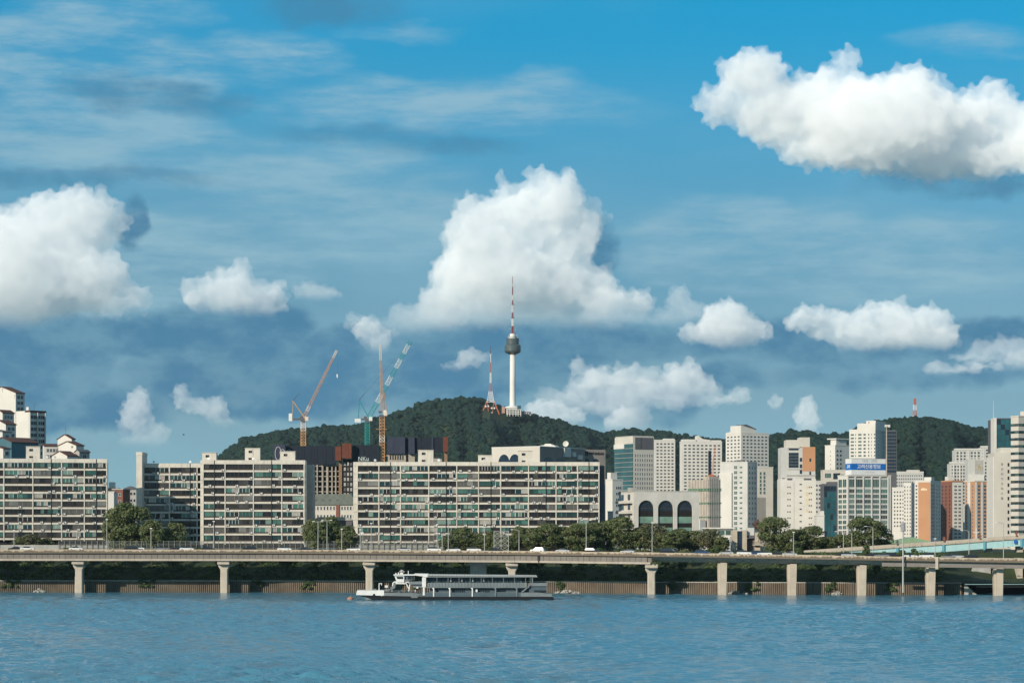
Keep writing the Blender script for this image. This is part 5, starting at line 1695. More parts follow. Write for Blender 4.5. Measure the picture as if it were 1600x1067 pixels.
k = 1080 / FPX
for i in range(19):
    z = zl(B, 663.5 + 11.1 * i, 1080)
    if z < 2: break
    for face, ln in (('F', B.w), ('R', B.d)):
        n = int(ln / 2.2)
        for q in range(n):
            B.on(face, ln * (q + 0.5) / n, z - 0.6, "window", win_mesh(ln / n * 0.98, 1.1, (G_TOWERG, G_TOWER, G_GREEN[3])[(q + i * 2) % 3], FRB, 1, 1, 0.08))
B.part("roof_plant", CREAM, (B.w * 0.5, B.w, 3, 9, B.h + 0.001, B.h + 2.4))
B.flat_roof(CREAM, 0.5)

# --- low green-roofed hall and a small cross
B = frontal("green_roof_hall", "low hall with a pale green roof above the overpass", 1385, 1452, 960, 849, 14)
B.body(DGREY)
MB().prism([(-0.4, B.h), (B.w + 0.3, B.h), (B.w + 0.3, B.h + 0.9), (B.w * 0.62, B.h + 2.4), (B.w * 0.45, B.h + 1.8), (-0.4, B.h + 0.2)], 'y', -0.5, 14.5).build("roof", mat("pale_green_roof", (0.22, 0.32, 0.20), 0.8, 0.1, 0.5), B.e)
c_ = empty("church_cross", tuple(at(1525.3, 846, 930)), 0, "small white cross standing above the overpass", "cross")
MB().box(-0.16, 0.16, -0.15, 0.15, 0, 5.0).box(-1.0, -0.161, -0.14, 0.14, 3.2, 3.55).box(0.161, 1.0, -0.14, 0.14, 3.2, 3.55).build("cross_arms", WHITE2, c_)
# ------------------------------------------------------------------ hillside flats at the left edge
def gabled(name, label, pl, pc, pr, D, ang, yeave, rise, base, nR=0, rows=0, wallm=None, roofm=None, pitch=2.7):
    B = corner(name, label, pl, pc, pr, D, ang, yeave, base, cat="hillside house")
    B.body(wallm or WHITE2)
    w, d, h = B.w, B.d, B.h
    o = MB()
    o.prism([(0, h), (w, h), (w / 2, h + rise)], 'y', 0, d)
    o.build("gable", wallm or WHITE2, B.e)
    r_ = MB()
    for s_ in (0, 1):
        x0, x1 = (-0.4, w / 2) if s_ == 0 else (w + 0.4, w / 2)
        z0_ = h - rise * 0.8 / w
        r_.face([(x0, -0.3, z0_ + 0.05), (x1, -0.3, h + rise + 0.05), (x1, d + 0.3, h + rise + 0.05), (x0, d + 0.3, z0_ + 0.05)])
        r_.face([(x0, -0.3, z0_ + 0.35), (x1, -0.3, h + rise + 0.35), (x1, d + 0.3, h + rise + 0.35), (x0, d + 0.3, z0_ + 0.35)])
        r_.face([(x0, -0.3, z0_ + 0.05), (x0, d + 0.3, z0_ + 0.05), (x0, d + 0.3, z0_ + 0.35), (x0, -0.3, z0_ + 0.35)])
        r_.face([(x0, -0.3, z0_ + 0.05), (x1, -0.3, h + rise + 0.05), (x1, -0.3, h + rise + 0.35), (x0, -0.3, z0_ + 0.35)])
    r_.build("roof", roofm or BROWNROOF, B.e)
    if nR and rows:
        B.grid('R', span(0.8, d - 0.8, nR), [h - 2.6 - pitch * i for i in range(rows)], min(2.0, d / nR * 0.6), 1.6, G_BLUE, FRL, 2)
    return B
kz = lambda px, D: knoll(xat(px, D), D) - 1.0
# top flats
B = gabled("hillside_flats", "highest white hillside flats with a brown roof at the left edge", -20, 24.5, 38.5, 1185, 30, 614, 3.0, 30, 2, 9)
B = corner("hillside_flats", "tall hillside flats with a lit white end wall and dark shaded balconies", 25, 45, 70, 1150, 40, 644, 25, cat="hillside house")
B.body(WHITE2)
B.part("roof", BROWNROOF, (B.w * 0.7, B.w + 0.5, 0.3, B.d + 0.5, B.h + 0.002, B.h + 0.9))
B.part("parapet", WHITE2, (0, B.w * 0.69, 0, B.d, B.h + 0.002, B.h + 0.7), (B.w * 0.8, B.w - 0.1, 0.0, 0.29, B.h + 0.91, B.h + 2.4))
for i in range(14):
    z = B.h - 2.9 - 2.7 * i
    for u in span(0.6, B.d - 0.4, 4):
        B.on('R', u, z, "balcony_window", win_mesh(2.4, 1.7, G_BLUE, GREYC, 2, 1, 0.16))
for u in (0.2, B.d * 0.5, B.d - 0.2):
    B.on('R', u, 0, "balcony_wall", MB().box(-0.14, 0.14, -0.9, -0.01, 2, B.h).mesh("balcony_wall", LGREY))
gabled("hillside_house", "small white hillside house with a brown hipped roof below the highest flats", -8, 4, 22, 1110, 35, 645, 1.2, 22, 3, 4)
gabled("hillside_house", "low white gabled hillside house at the very left edge", -14, 9, 25, 1080, 35, 663, 1.8, 20, 2, 2)
gabled("hillside_house", "shaded hillside house with a dark roof below the gabled house", -30, 4, 18, 1060, 35, 675, 1.0, 18, 1, 1, LGREY, DGREY)
gabled("hillside_house", "teal-walled shaded hillside house above the left block", -12, 18, 60, 1035, 40, 691, 2.0, 16, 0, 0, mat("teal_wall", (0.06, 0.14, 0.17), 0.85, 0.1, 0.3))
gabled("hillside_house", "grey hillside house low at the left edge", -20, 5, 16, 1015, 40, 701, 1.0, 14, 1, 1, WHITE2)
gabled("hillside_house", "white gabled house with one small window, highest of the right-hand group", 90, 112, 117, 1100, 34, 686, 1.9, 20)
B = gabled("hillside_house", "broad white gabled house below the highest of the right-hand group", 91, 119, 131, 1075, 36, 696, 1.7, 18)
B.on('F', B.w * 0.78, B.h - 1.0, "window", win_mesh(0.9, 1.0, G_TOWERG, FRL))
gabled("hillside_house", "long white hillside house with brown roof and green windows", 66, 69, 95, 1120, 75, 697, 1.0, 20, 4, 3)
gabled("hillside_house", "lowest white gabled house of the right-hand group", 81, 105, 121, 1040, 36, 712, 1.8, 15, 1, 1)
gabled("hillside_house", "dark-roofed shaded annex at the right of the hillside houses", 117, 124, 140, 1050, 36, 706, 0.8, 15, 1, 1, GREYC, DGREY)
for (px, yt, yb, D) in ((102.5, 668, 680, 1100), (54, 629, 642, 1150), (4, 606, 613, 1180)):
    a = empty("roof_aerial", tuple(at(px, yb, D)), 0, {102.5: "thin dark aerial on the highest white gabled house", 54: "thin dark aerial on the tall hillside flats", 4: "short dark aerial on the highest flats"}[px], "aerial")
    hgt = (yb - yt) * D / FPX
    MB().tube((0, 0, 0), (0, 0, hgt), 0.07, 0.05, 5).tube((-0.8, 0, hgt * 0.85), (0.8, 0, hgt * 0.85), 0.04, 0.04, 4).tube((-0.6, 0, hgt * 0.7), (0.6, 0, hgt * 0.7), 0.04, 0.04, 4).build("aerial_rods", DGREY, a)
# houses seen in the gap between the first two blocks
B = frontal("brick_house", "red-brown brick house in the gap right of the left block", 176, 192, 1030, 765, 9, R(-10)); B.body(BRICK); B.part("roof", GREYC, (-0.3, B.w + 0.3, -0.3, B.d, B.h + 0.002, B.h + 0.5))
B.grid('F', span(0.4, B.w - 0.4, 2), [B.h - 2.6 - 2.8 * i for i in range(4)], 1.1, 1.2, G_TOWER, FRL)
B = frontal("white_house", "small white house against the right end of the left block", 166, 178, 1010, 769, 8); B.body(WHITE2); B.flat_roof(WHITE2, 0.4)
B = frontal("pink_house", "small pinkish house with a white top room above the brick house", 164, 184, 1060, 762, 8); B.body(mat("pinkish_render", (0.42, 0.24, 0.18), 0.9)); B.part("top_room", WHITE2, (1.5, 3.6, 1, 5, B.h + 0.001, B.h + 2.4))
B = frontal("grey_house", "dark grey house beside the brick house", 191, 214, 1060, 764.5, 9); B.body(GREYC)
B.grid('F', span(0.4, B.w - 0.4, 4), [B.h - 2.4 - 2.8 * i for i in range(3)], 1.0, 1.3, G_BLUE, FRL)
MB().prism([(-0.4, B.h), (B.w + 0.4, B.h), (B.w / 2, B.h + 1.4)], 'y', -0.3, 9.3).build("roof", DGREY, B.e)

# ------------------------------------------------------------------ construction site
NAVY = mat("navy_formwork_sheet", (0.010, 0.016, 0.027), 0.7, 0.2, 0.3)
NAVY2 = mat("faded_navy_sheet", (0.032, 0.040, 0.066), 0.7, 0.15, 0.3)
RUST = mat("rust_red_sheet", (0.13, 0.040, 0.024), 0.75, 0.15, 0.4)
RAW = mat("raw_concrete", (0.34, 0.30, 0.25), 0.95, 0.15, 0.4, 0.3)
DC = 1400
kc = DC / FPX
def site(name, label, pa, pb, ybot_):
    return empty(name, (xat(pa, DC), DC, 13.0), 0, label, "unfinished tower")
def panel(e, pa, pa0, p1, y0, y1, dy, m, depth=3.0, name="formwork_panel"):
    n = max(1, int((p1 - pa0) / 4.5))
    for i in range(n):
        a, b_ = lerp(pa0, p1, i / n), lerp(pa0, p1, (i + 1) / n)
        MB().box((a - pa) * kc + 0.02, (b_ - pa) * kc - 0.02, dy - (0.12 if i % 2 else 0.0), dy + depth, zat(y1, DC) - 13.0, zat(y0, DC) - 13.0).build(name, m, e)
E1 = site("unfinished_tower", "unfinished concrete tower topped by navy and rust formwork between the cranes", 426, 592, 860)
panel(E1, 426, 427, 446, 694.5, 735, -1.5, NAVY2)
panel(E1, 426, 446.1, 500, 696, 727, 3.0, NAVY)
panel(E1, 426, 500.1, 524, 697, 725, 0.0, NAVY)
panel(E1, 426, 524.2, 533.5, 697.5, 719.5, -2.2, RUST)
panel(E1, 426, 535.0, 549.5, 693, 716, -3.0, RUST)
panel(E1, 426, 549.8, 592, 695, 727, 2.0, NAVY)
# skeleton below the formwork
sk = lambda p: (p - 426) * kc
MB().box(sk(447), sk(590), 7.5, 22, 0, zat(727, DC) - 13).build("shaded_core", DARK, E1)  # near-black colour stands for the shade behind the skeleton
for y in range(727, 800, 8):
    MB().box(sk(486), sk(536), 3.2, 7.4, zat(y + 1.4, DC) - 13, zat(y, DC) - 13).build("floor_slab", RAW, E1)
for p, w_ in ((488, 2.2), (494, 2.0), (502, 2.6), (509, 3.4), (517, 2.2), (523, 2.0)):
    MB().box(sk(p), sk(p + w_), 2.6, 4.0, 0, zat(725.5, DC) - 13).build("column", RAW, E1)
MB().box(sk(529), sk(534), 1.5, 6, 0, zat(719.6, DC) - 13).build("column", mat("brown_raw_concrete", (0.24, 0.15, 0.09), 0.95), E1)
MB().box(sk(536), sk(552), 1.6, 7, 0, zat(717, DC) - 13).build("shaded_wing", DARK, E1)  # near-black colour stands for this wing's shade
for y in range(722, 790, 8):
    for p in (537, 542, 547):
        MB().box(sk(p), sk(p + 3.0), 1.45, 1.59, zat(y + 5, DC) - 13, zat(y, DC) - 13).build("window_opening", GREYC if (p + y) % 3 else DGREY, E1)
# painted rings on the navy sheets
RING = mat("white_sheet_paint", (0.42, 0.42, 0.45), 0.8)
def ring(cx, cy, rx, ry, dy, a0=0, a1=360):
    b = MB()
    n = 22
    for i in range(n):
        t0, t1 = R(a0 + (a1 - a0) * i / n), R(a0 + (a1 - a0) * (i + 1) / n)
        b.tube((rx * kc * math.cos(t0), 0, ry * kc * math.sin(t0)), (rx * kc * math.cos(t1), 0, ry * kc * math.sin(t1)), 0.22, 0.22, 4)
    b.build("painted_ring", RING, E1, (sk(cx), dy, zat(cy, DC) - 13))
ring(435, 708.5, 4.6, 10.5, -1.75)
ring(442, 712, 4.6, 10.0, -1.8, 20, 160)
ring(451, 712, 5.0, 10.0, 2.75, 20, 160)
E2 = empty("unfinished_tower", (xat(603, DC), DC, 13.0), 0, "second unfinished tower with navy formwork right of the orange crane", "unfinished tower")
sk2 = lambda p: (p - 603) * kc
for pa0, p1, y0, y1, dy, m in ((605, 633, 683, 709, -1.0, NAVY2), (633.2, 638, 682.5, 709, 1.0, NAVY), (638.2, 648, 683, 709, -1.5, NAVY2), (648.2, 674, 683, 708, 0.0, NAVY), (674.3, 677, 682.5, 708, -0.5, NAVY2), (677.2, 692, 683, 707, 0.3, NAVY), (692.4, 700, 682.5, 706, -1.2, RUST)):
    panel(E2, 603, pa0, p1, y0, y1, dy, m)
MB().box(sk2(606), sk2(634), 0.5, 12, 0, zat(709.2, DC) - 13).build("core_wall", RAW, E2)
for i in range(6):
    MB().box(sk2(609 + i * 3.9), sk2(611 + i * 3.9), 0.4, 0.49, zat(718, DC) - 13, zat(711.5, DC) - 13).build("window_opening", DARK, E2)
MB().box(sk2(638), sk2(648), 1.0, 10, 0, zat(709.2, DC) - 13).build("core_wall", RAW, E2)
MB().box(sk2(650), sk2(690), 5, 14, 0, zat(709.2, DC) - 13).build("core_wall", GREYC, E2)
MB().box(sk2(694), sk2(699), 1, 5, 0, zat(706.3, DC) - 13).build("column", mat("brown_raw_concrete", ()), E2)

# school with hipped grey-green roof in the gap
B = frontal("old_school", "old school with a grey-green roof and white window rows behind the lamp posts", 486, 556, 1010, 789, 14, R(-6), cat="school")
B.body(CREAM)
MB().prism([(-0.6, B.h), (B.w + 0.5, B.h), (B.w * 0.9, B.h + 4.4), (-0.6, B.h + 4.4)], 'y', -0.5, 13).build("roof", mat("grey_green_roof", (0.14, 0.155, 0.135), 0.85, 0.15, 0.6), B.e)
for i in range(4):
    B.part("roof_vent", DGREY, (1.5 + 2.9 * i, 2.3 + 2.9 * i, -0.62, -0.51, B.h + 1.7, B.h + 2.3))
B.part("brick_bay", BRICK, (B.w * 0.56, B.w * 0.64, -0.4, -0.001, 0, B.h - 0.1))
for j, y in enumerate((797, 810, 822)):
    B.grid('F', span(0.8, B.w * 0.55, 7) + span(B.w * 0.66, B.w - 0.3, 5), [zl(B, y)], 0.75, 1.6, G_BLUE, FR_W)
c_ = empty("white_canopy", tuple(at(504, 818, 925)), 0, "white slanted canopy roof between the two middle blocks", "canopy")
MB().prism([(0, 1.6), (5.6, 0.2), (5.6, 2.4), (3.2, 2.6), (0.2, 1.9)], 'y', -2, 3).build("canopy_roof", WHITE2, c_)
MB().box(3.0, 5.5, -1.5, 2.5, -7, 0.19).box(0.3, 0.5, 0, 0.2, -7, 1.55).build("canopy_support", GREYC, c_)
c_ = empty("dark_shed", tuple(at(489, 830, 920)), 0, "dark low shed among the trees between the two middle blocks", "shed")
MB().box(0, 14, 0, 6, -6, 4.0).build("wall", DGREY, c_)
MB().prism([(-0.4, 4.0), (14.4, 4.0), (12, 5.2), (2, 5.2)], 'y', -0.4, 6.4).build("roof", GREYC, c_)

# ------------------------------------------------------------------ tower cranes
def lattice(b, a, c, w0, w1, n, r=0.14, up=None, mi=None, rb=None):
    a, c = Vector(a), Vector(c)
    d = (c - a).normalized()
    u = Vector((0, 1, 0)) if abs(d.y) < 0.9 else Vector((1, 0, 0))
    v = d.cross(u).normalized(); u = v.cross(d).normalized()
    rb = rb or r * 0.65
    def P(i, su, sv):
        t = i / n
        w = lerp(w0, w1, t) / 2
        return a + (c - a) * t + u * su * w + v * sv * w
    cs = ((1, 1), (1, -1), (-1, -1), (-1, 1))
    for i in range(n):
        m_ = mi(i / n) if mi else 0
        for q in range(4):
            s, s2 = cs[q], cs[(q + 1) % 4]
            b.tube(P(i, *s), P(i + 1, *s), r, r, 4, m_, False)
            b.tube(P(i, *s), P(i, *s2), rb, rb, 4, m_, False)
            b.tube(P(i, *s), P(i + 1, *s2) if i % 2 else P(i + 1, *s2), rb, rb, 4, m_, False)
    return b
CY = mat("ochre_crane_paint", (0.52, 0.30, 0.09), 0.6, 0.2, 0.6)
CO = mat("rusty_orange_crane_paint", (0.46, 0.25, 0.12), 0.6, 0.2, 0.6)
CW = mat("pale_crane_paint", (0.62, 0.52, 0.44), 0.6, 0.1, 0.6)
CT_ = mat("teal_crane_paint", (0.015, 0.26, 0.25), 0.6, 0.15, 0.6)
CTW = mat("white_crane_paint", (0.62, 0.64, 0.62), 0.6, 0.05, 0.6)
DCR = 1430
kk_ = DCR / FPX
def crane(label, px, ytop, jib, mats_mast, mats_jib, jibfn, aframe, cw, mastfn, ybase=760, dy=0.0, jw=(1.7, 1.0)):
    D = DCR + dy
    k = D / FPX
    e = empty("tower_crane", (xat(px, D), D, zat(ybase, D)), 0, label, "crane", "luffing tower cranes")
    def L(p, y): return Vector(((p - px) * k, 0, (ybase - y) * k))
    b = MB()
    lattice(b, (0, 0, -20), L(px, ytop + 3), 2.6, 2.6, 34, 0.22, mi=mastfn, rb=0.15)
    b.build("mast", mats_mast, e)
    b = MB()
    lattice(b, L(*jib[0]), L(*jib[1]), jw[0], jw[1], 26, 0.13, mi=jibfn, rb=0.085)
    b.build("jib", mats_jib, e)
    # machinery deck
    x0, x1 = (cw[0] - px) * k, (px + 3 - px) * k + 0.4
    z = (ybase - ytop) * k
    MB().box(x0, 2.0, -1.2, 1.2, z, z + 0.9).box(-1.4, 1.4, -1.4, 1.4, z - 1.4, z - 0.01).box(-1.9, -0.2, -1.0, 1.0, z + 0.91, z + 2.1).build("machinery_deck", [DGREY], e)
    MB().box(1.0, 2.9, -1.7, -0.2, z - 0.6, z + 1.7).build("cab", mats_mast[-1], e)
    MB().box((cw[0] - px) * k - 0.2, (cw[1] - px) * k, -1.3, 1.3, (ybase - cw[3]) * k, (ybase - cw[2]) * k).build("counterweight", CTW, e)
    b = MB()
    tip = L(*aframe)
    for s in (-0.9, 0.9):
        b.tube(Vector((1.0, s, z + 0.9)), tip + Vector((0, s * 0.3, 0)), 0.30, 0.22, 5)
        b.tube(Vector((x0 + 1.8, s, z + 0.9)), tip + Vector((0, s * 0.3, 0)), 0.16, 0.14, 5)
    for t in (0.3, 0.6):
        p = Vector((1.0, 0, z + 0.9)).lerp(tip, t)
        b.tube(p + Vector((0, -0.8, 0)), p + Vector((0, 0.8, 0)), 0.1, 0.1, 4)
    b.build("a_frame", mats_mast[0], e)
    return e, L, tip, k
e, L, tip, k = crane("ochre luffing crane with a slanted jib, left of the three", 474, 656, ((476, 650), (526.5, 547)), [CY, CO, CW], [CO, CW],
    lambda t: 1 if 0.05 < t < 0.12 or t > 0.86 else 0, (457.5, 626), (452, 457, 646, 658), lambda t: 0 if t < 0.78 else (1 if t < 0.9 else 2))
top = L(526.5, 547)
b = MB().tube(top + Vector((0.6, 0, 0)), L(526.8, 585), 0.07, 0.07, 4)
b.build("hoist_rope", DGREY, e)
MB().box(-0.35, 0.35, -0.3, 0.3, -0.9, 0.9).tube((0, 0, -0.9), (0.3, 0, -1.6), 0.15, 0.1, 5).build("hook_block", CTW, e, tuple(L(526.8, 587)))
MB().tube(tip, L(467, 615.5), 0.18, 0.14, 5).build("pendant_strut", DGREY, e)
e, L, tip, k = crane("teal luffing crane with a teal and white jib", 574, 656, ((577, 651), (641, 534)), [CT_, CT_, CTW], [CT_, CTW],
    lambda t: 1 if (0.16 < t < 0.29 or 0.40 < t < 0.53 or 0.63 < t < 0.75 or 0.83 < t < 0.93) else 0, (561.5, 625), (555, 564, 654, 660), lambda t: 0, dy=40, jw=(2.3, 1.9))
MB().tube(tip, L(571, 613), 0.18, 0.14, 5).tube(L(571, 613), L(640, 535), 0.06, 0.06, 4).build("pendant_line", DGREY, e)
e, L, tip, k = crane("orange luffing crane seen edge-on, right of the three", 597, 648, ((597.5, 645), (594, 538)), [CO, CY, CW], [CO, CW],
    lambda t: 0 if t < 0.75 else 1, (600, 612), (600, 604, 641, 648), lambda t: 2 if t > 0.75 and t < 0.8 else 0, dy=-25, jw=(1.6, 1.0))
MB().box(-3.0, 3.0, -1.6, 1.6, 0, 0.3).build("climbing_platform", CO, e, tuple(L(596, 671)))
MB().box(0, 3.6, -0.3, 0.3, 0, 0.6).build("tie_bar", CO, e, tuple(L(597, 712.5)))

# ------------------------------------------------------------------ needle tower on the hill
DT = 4430
kt = DT / FPX
TWH = mat("tower_white_concrete", (0.68, 0.66, 0.62), 0.8, 0.04, 0.02)
TPOD = mat("tower_dark_cladding", (0.055, 0.070, 0.072), 0.35, 0.2, 0.05, spec=0.5)
TPODG = glass("tower_pod_glass", (0.10, 0.13, 0.13), 0.1)
RED = mat("aviation_red", (0.23, 0.055, 0.062), 0.7, 0.1, 0.1)
REDO = mat("aviation_orange", (0.46, 0.14, 0.075), 0.7, 0.1, 0.1)
AWH = mat("aviation_white", (0.66, 0.65, 0.63), 0.7, 0.05, 0.1)
tw = empty("needle_tower", (xat(801, DT), DT, zat(641, DT)), 0, "tall white needle tower with dark round pod on the hilltop", "observation tower")
zt = lambda y: (641 - y) * kt
MB().lathe([(5.6, 0), (5.3, zt(634)), (4.95, zt(600)), (4.6, zt(553))], 28).build("shaft", TWH, tw, smooth=True)
MB().lathe([(4.8, zt(554)), (10.0, zt(552.3)), (13.6, zt(550.5)), (14.2, zt(548.8))], 32).build("pod_underside", TPOD, tw)
for i, (y0, y1, r_) in enumerate(((548.7, 545.6, 14.1), (545.4, 542.6, 14.1), (542.4, 540.2, 14.0))):
    MB().lathe([(r_, zt(y0)), (r_, zt(y1))], 32).build("pod_storey", TPOD, tw)
    MB().lathe([(r_ + 0.25, zt(y1) - 1.4), (r_ + 0.25, zt(y1) - 0.2)], 32).build("pod_window_ring", TPODG, tw)
MB().lathe([(14.0, zt(540.1)), (12.6, zt(538.9)), (11.1, zt(538.2))], 32).build("pod_shoulder", TPOD, tw)
for i, (y0, y1) in enumerate(((538.1, 534.8), (534.6, 531.6), (531.4, 529.4))):
    MB().lathe([(11.0, zt(y0)), (11.0, zt(y1))], 32).build("pod_storey", TPOD, tw)
    MB().lathe([(11.2, zt(y1) - 1.3), (11.2, zt(y1) - 0.2)], 32).build("pod_window_ring", TPODG, tw)
MB().lathe([(11.4, zt(529.4)), (11.4, zt(528.9))], 32).build("pod_roof", TPOD, tw)
MB().lathe([(6.6, zt(528.8)), (6.4, zt(526.5)), (5.2, zt(526.3)), (5.0, zt(521.5))], 24).build("upper_drum", AWH, tw)
MB().lathe([(7.6, zt(526.6)), (7.6, zt(526.2))], 24).build("gallery_ring", STEEL, tw)
SEG = [(521.4, 509.5, 3.4, 3.0, RED, 1), (509.4, 497, 2.6, 2.4, AWH, 0), (496.9, 488.5, 2.0, 1.9, RED, 1), (488.4, 476, 1.9, 1.8, AWH, 0), (475.9, 469, 1.3, 1.2, RED, 1), (468.9, 461, 1.1, 1.0, AWH, 0),
       (460.9, 448, 0.95, 0.8, RED, 0), (447.9, 444, 0.95, 0.8, AWH, 0), (443.9, 432, 0.38, 0.28, RED, 0)]
for (y0, y1, r0, r1, m, ringed) in SEG:
    r0, r1 = r0 * 0.85, r1 * 0.85
    b = MB().lathe([(r0 * 0.62, zt(y0)), (r1 * 0.62, zt(y1))], 10)
    for a in range(6):
        t = a * math.pi / 3
        b.tube((r0 * math.cos(t), r0 * math.sin(t), zt(y0)), (r1 * math.cos(t), r1 * math.sin(t), zt(y1)), 0.3, 0.26, 4)
    b.build("antenna_section", m, tw)
    if ringed:
        MB().lathe([(r0 + 1.3, zt(y0) - 0.2), (r0 + 1.3, zt(y0) + 0.5)], 14).build("antenna_platform", m, tw)
for (y, dx_, s_) in ((516, 4.2, 1), (514, -4.3, 1), (512, 3.6, 0.8), (527, -7.4, 1.2), (527.5, 7.0, 1.4), (524, 7.0, 1.0), (525, -6.6, 1.0)):
    MB().box(dx_ - 0.9 * s_, dx_ + 0.9 * s_, -2.5, -1.3, zt(y) - 1.0 * s_, zt(y) + 1.0 * s_).build("antenna_box", STEEL, tw)
# plaza buildings
pz = empty("hilltop_plaza", (xat(805, DT), DT, zat(652, DT)), 0, "white and brown terrace buildings at the foot of the needle tower", "visitor centre")
pzx = lambda p: (p - 805) * kt
pzz = lambda y: (652 - y) * kt
MB().lathe([(13, pzz(638)), (12.4, pzz(636)), (7.0, pzz(634.5))], 24, 0, (pzx(800.5), -2, 0)).build("round_base", TWH, pz)
MB().box(pzx(784), pzx(789), -22, -8, pzz(646.5), pzz(636.5)).build("brown_block", mat("tower_pink_block", (0.40, 0.24, 0.18), 0.9), pz)
MB().box(pzx(791), pzx(808), -20, 10, pzz(647), pzz(637.5)).build("main_hall", GREYC, pz)
MB().box(pzx(808.1), pzx(814), -10, 10, pzz(641.5), pzz(634)).build("glass_hall", glass("hilltop_glass", (0.03, 0.08, 0.10)), pz)
MB().box(pzx(814.1), pzx(830), -6, 10, pzz(649), pzz(643.5)).build("dark_wing", DGREY, pz)
for y in (640.5, 643.8, 647):
    MB().box(pzx(791), pzx(814.5), -25, -20.1, pzz(y + 0.8), pzz(y)).build("terrace_slab", TWH, pz)
for p in (792, 796, 801, 805.5, 809, 813):
    MB().box(pzx(p), pzx(p + 1.0), -24.9, -23.8, pzz(651), pzz(640.6)).build("terrace_post", TWH, pz)
for (p, y) in ((822, 645), (825.5, 645.5), (828, 648)):
    MB().box(pzx(p), pzx(p + 1.3), -6.3, -6.01, pzz(y + 1.4), pzz(y)).build("window", AWH, pz)

def mast(label, px, D, ybase, bands, legs=None):
    k = D / FPX
    e = empty("lattice_mast", (xat(px, D), D, zat(ybase, D)), 0, label, "lattice mast")
    for (y0, y1, w0, w1, m, n) in bands:
        b = MB()
        lattice(b, (0, 0, (ybase - y0) * k), (0, 0, (ybase - y1) * k), w0 * k, w1 * k, n, max(0.28, 0.035 * w0 * k), rb=max(0.2, 0.03 * w0 * k))
        if w0 < 4:
            b.box(-w1 * k * 0.3, w1 * k * 0.3, -w1 * k * 0.3, w1 * k * 0.3, (ybase - y0) * k, (ybase - y1) * k)
        b.build("mast_section", m, e)
    return e, k
e, k = mast("red and white lattice broadcasting mast left of the needle tower", 766.5, DT, 647, ((566, 553, 1.0, 0.8, AWH, 6), (582, 566.1, 2.0, 1.2, REDO, 5), (598, 582.1, 3.0, 2.2, AWH, 5), (611, 598.1, 4.8, 3.2, REDO, 4), (628, 611.1, 11.0, 5.2, AWH, 5)))
MB().tube((0, 0, (647 - 553) * k), (0, 0, (647 - 540) * k), 0.7, 0.4, 6).box(-1.4, 1.4, -1.2, 1.2, (647 - 551) * k, (647 - 549.5) * k).build("aerial", DGREY, e)
b = MB()
for sx, sy in ((-1, -1), (1, -1), (1, 1), (-1, 1)):
    b.tube((sx * 13.5 * k, sy * 9 * k, 0), (sx * 5.6 * k, sy * 5.0 * k, (647 - 627) * k), 0.9, 0.8, 5)
    b.tube((sx * 3.0 * k, sy * 6 * k, 0), (sx * 5.0 * k, sy * 5.0 * k, (647 - 628) * k), 0.6, 0.5, 5)
for y in (637, 628):
    w = lerp(13.5, 5.6, (647 - y) / 20) * k
    b.tube((-w, -w * 0.7, (647 - y) * k), (w, -w * 0.7, (647 - y) * k), 0.5, 0.5, 4)
b.build("splayed_legs", REDO, e)
MB().box(-7 * k, 7 * k, -6 * k, 6 * k, (647 - 628.4) * k, (647 - 627.6) * k).build("platform", AWH, e)
MB().box(-9 * k, 3 * k, -10 * k, -7 * k, -1, 2.8).build("equipment_house", AWH, e)
for (x, z) in ((-7.5, 12), (-3.5, 12.2), (2.0, 9), (6.0, 9)):
    MB().lathe([(1.5, 0), (1.5, 0.5)], 10, 0).build("dish", AWH, e, (x * k, -8 * k, z * k)).rotation_euler = (R(90), 0, 0)
mast("red and white lattice mast on the right-hand hill", 1429.5, 3800, 659, ((659, 649.5, 8.6, 6.4, AWH, 3), (649.4, 640.5, 6.2, 4.8, REDO, 3), (640.4, 632, 4.6, 3.8, AWH, 3), (631.9, 622.5, 3.7, 3.0, REDO, 3)))
# ------------------------------------------------------------------ ferry
DS = 724.0
ks = DS / FPX
SHW = mat("ship_white_paint", (0.68, 0.67, 0.64), 0.5, 0.08, 0.5, 0.15, (0.4, 0.36, 0.3))
SHG = mat("ship_blue_grey_paint", (0.075, 0.105, 0.12), 0.55, 0.12, 0.5, 0.2)
SHL = mat("ship_light_grey_paint", (0.165, 0.19, 0.195), 0.55, 0.1, 0.5, 0.2)
SHRF = mat("ship_roof_paint", (0.34, 0.35, 0.34), 0.6, 0.1, 0.5)
SHB = mat("ship_black_hull", (0.012, 0.013, 0.015), 0.4, 0.1, 0.5)
SHD = mat("ship_dark_window", (0.018, 0.026, 0.032), 0.15, 0.1, 0.5, spec=0.5)
SHR = mat("rust_patch", (0.16, 0.05, 0.03), 0.8)
X0 = xat(557, DS)
sh = empty("ferry", (X0, DS, 0.2), R(1.0), "long white and grey two-deck ferry with raised wheelhouse lying before the river wall", "ferry")
sX = lambda p: (p - 557) * ks
sZ = lambda y: (937.6 - y) * ks
HW = 5.2
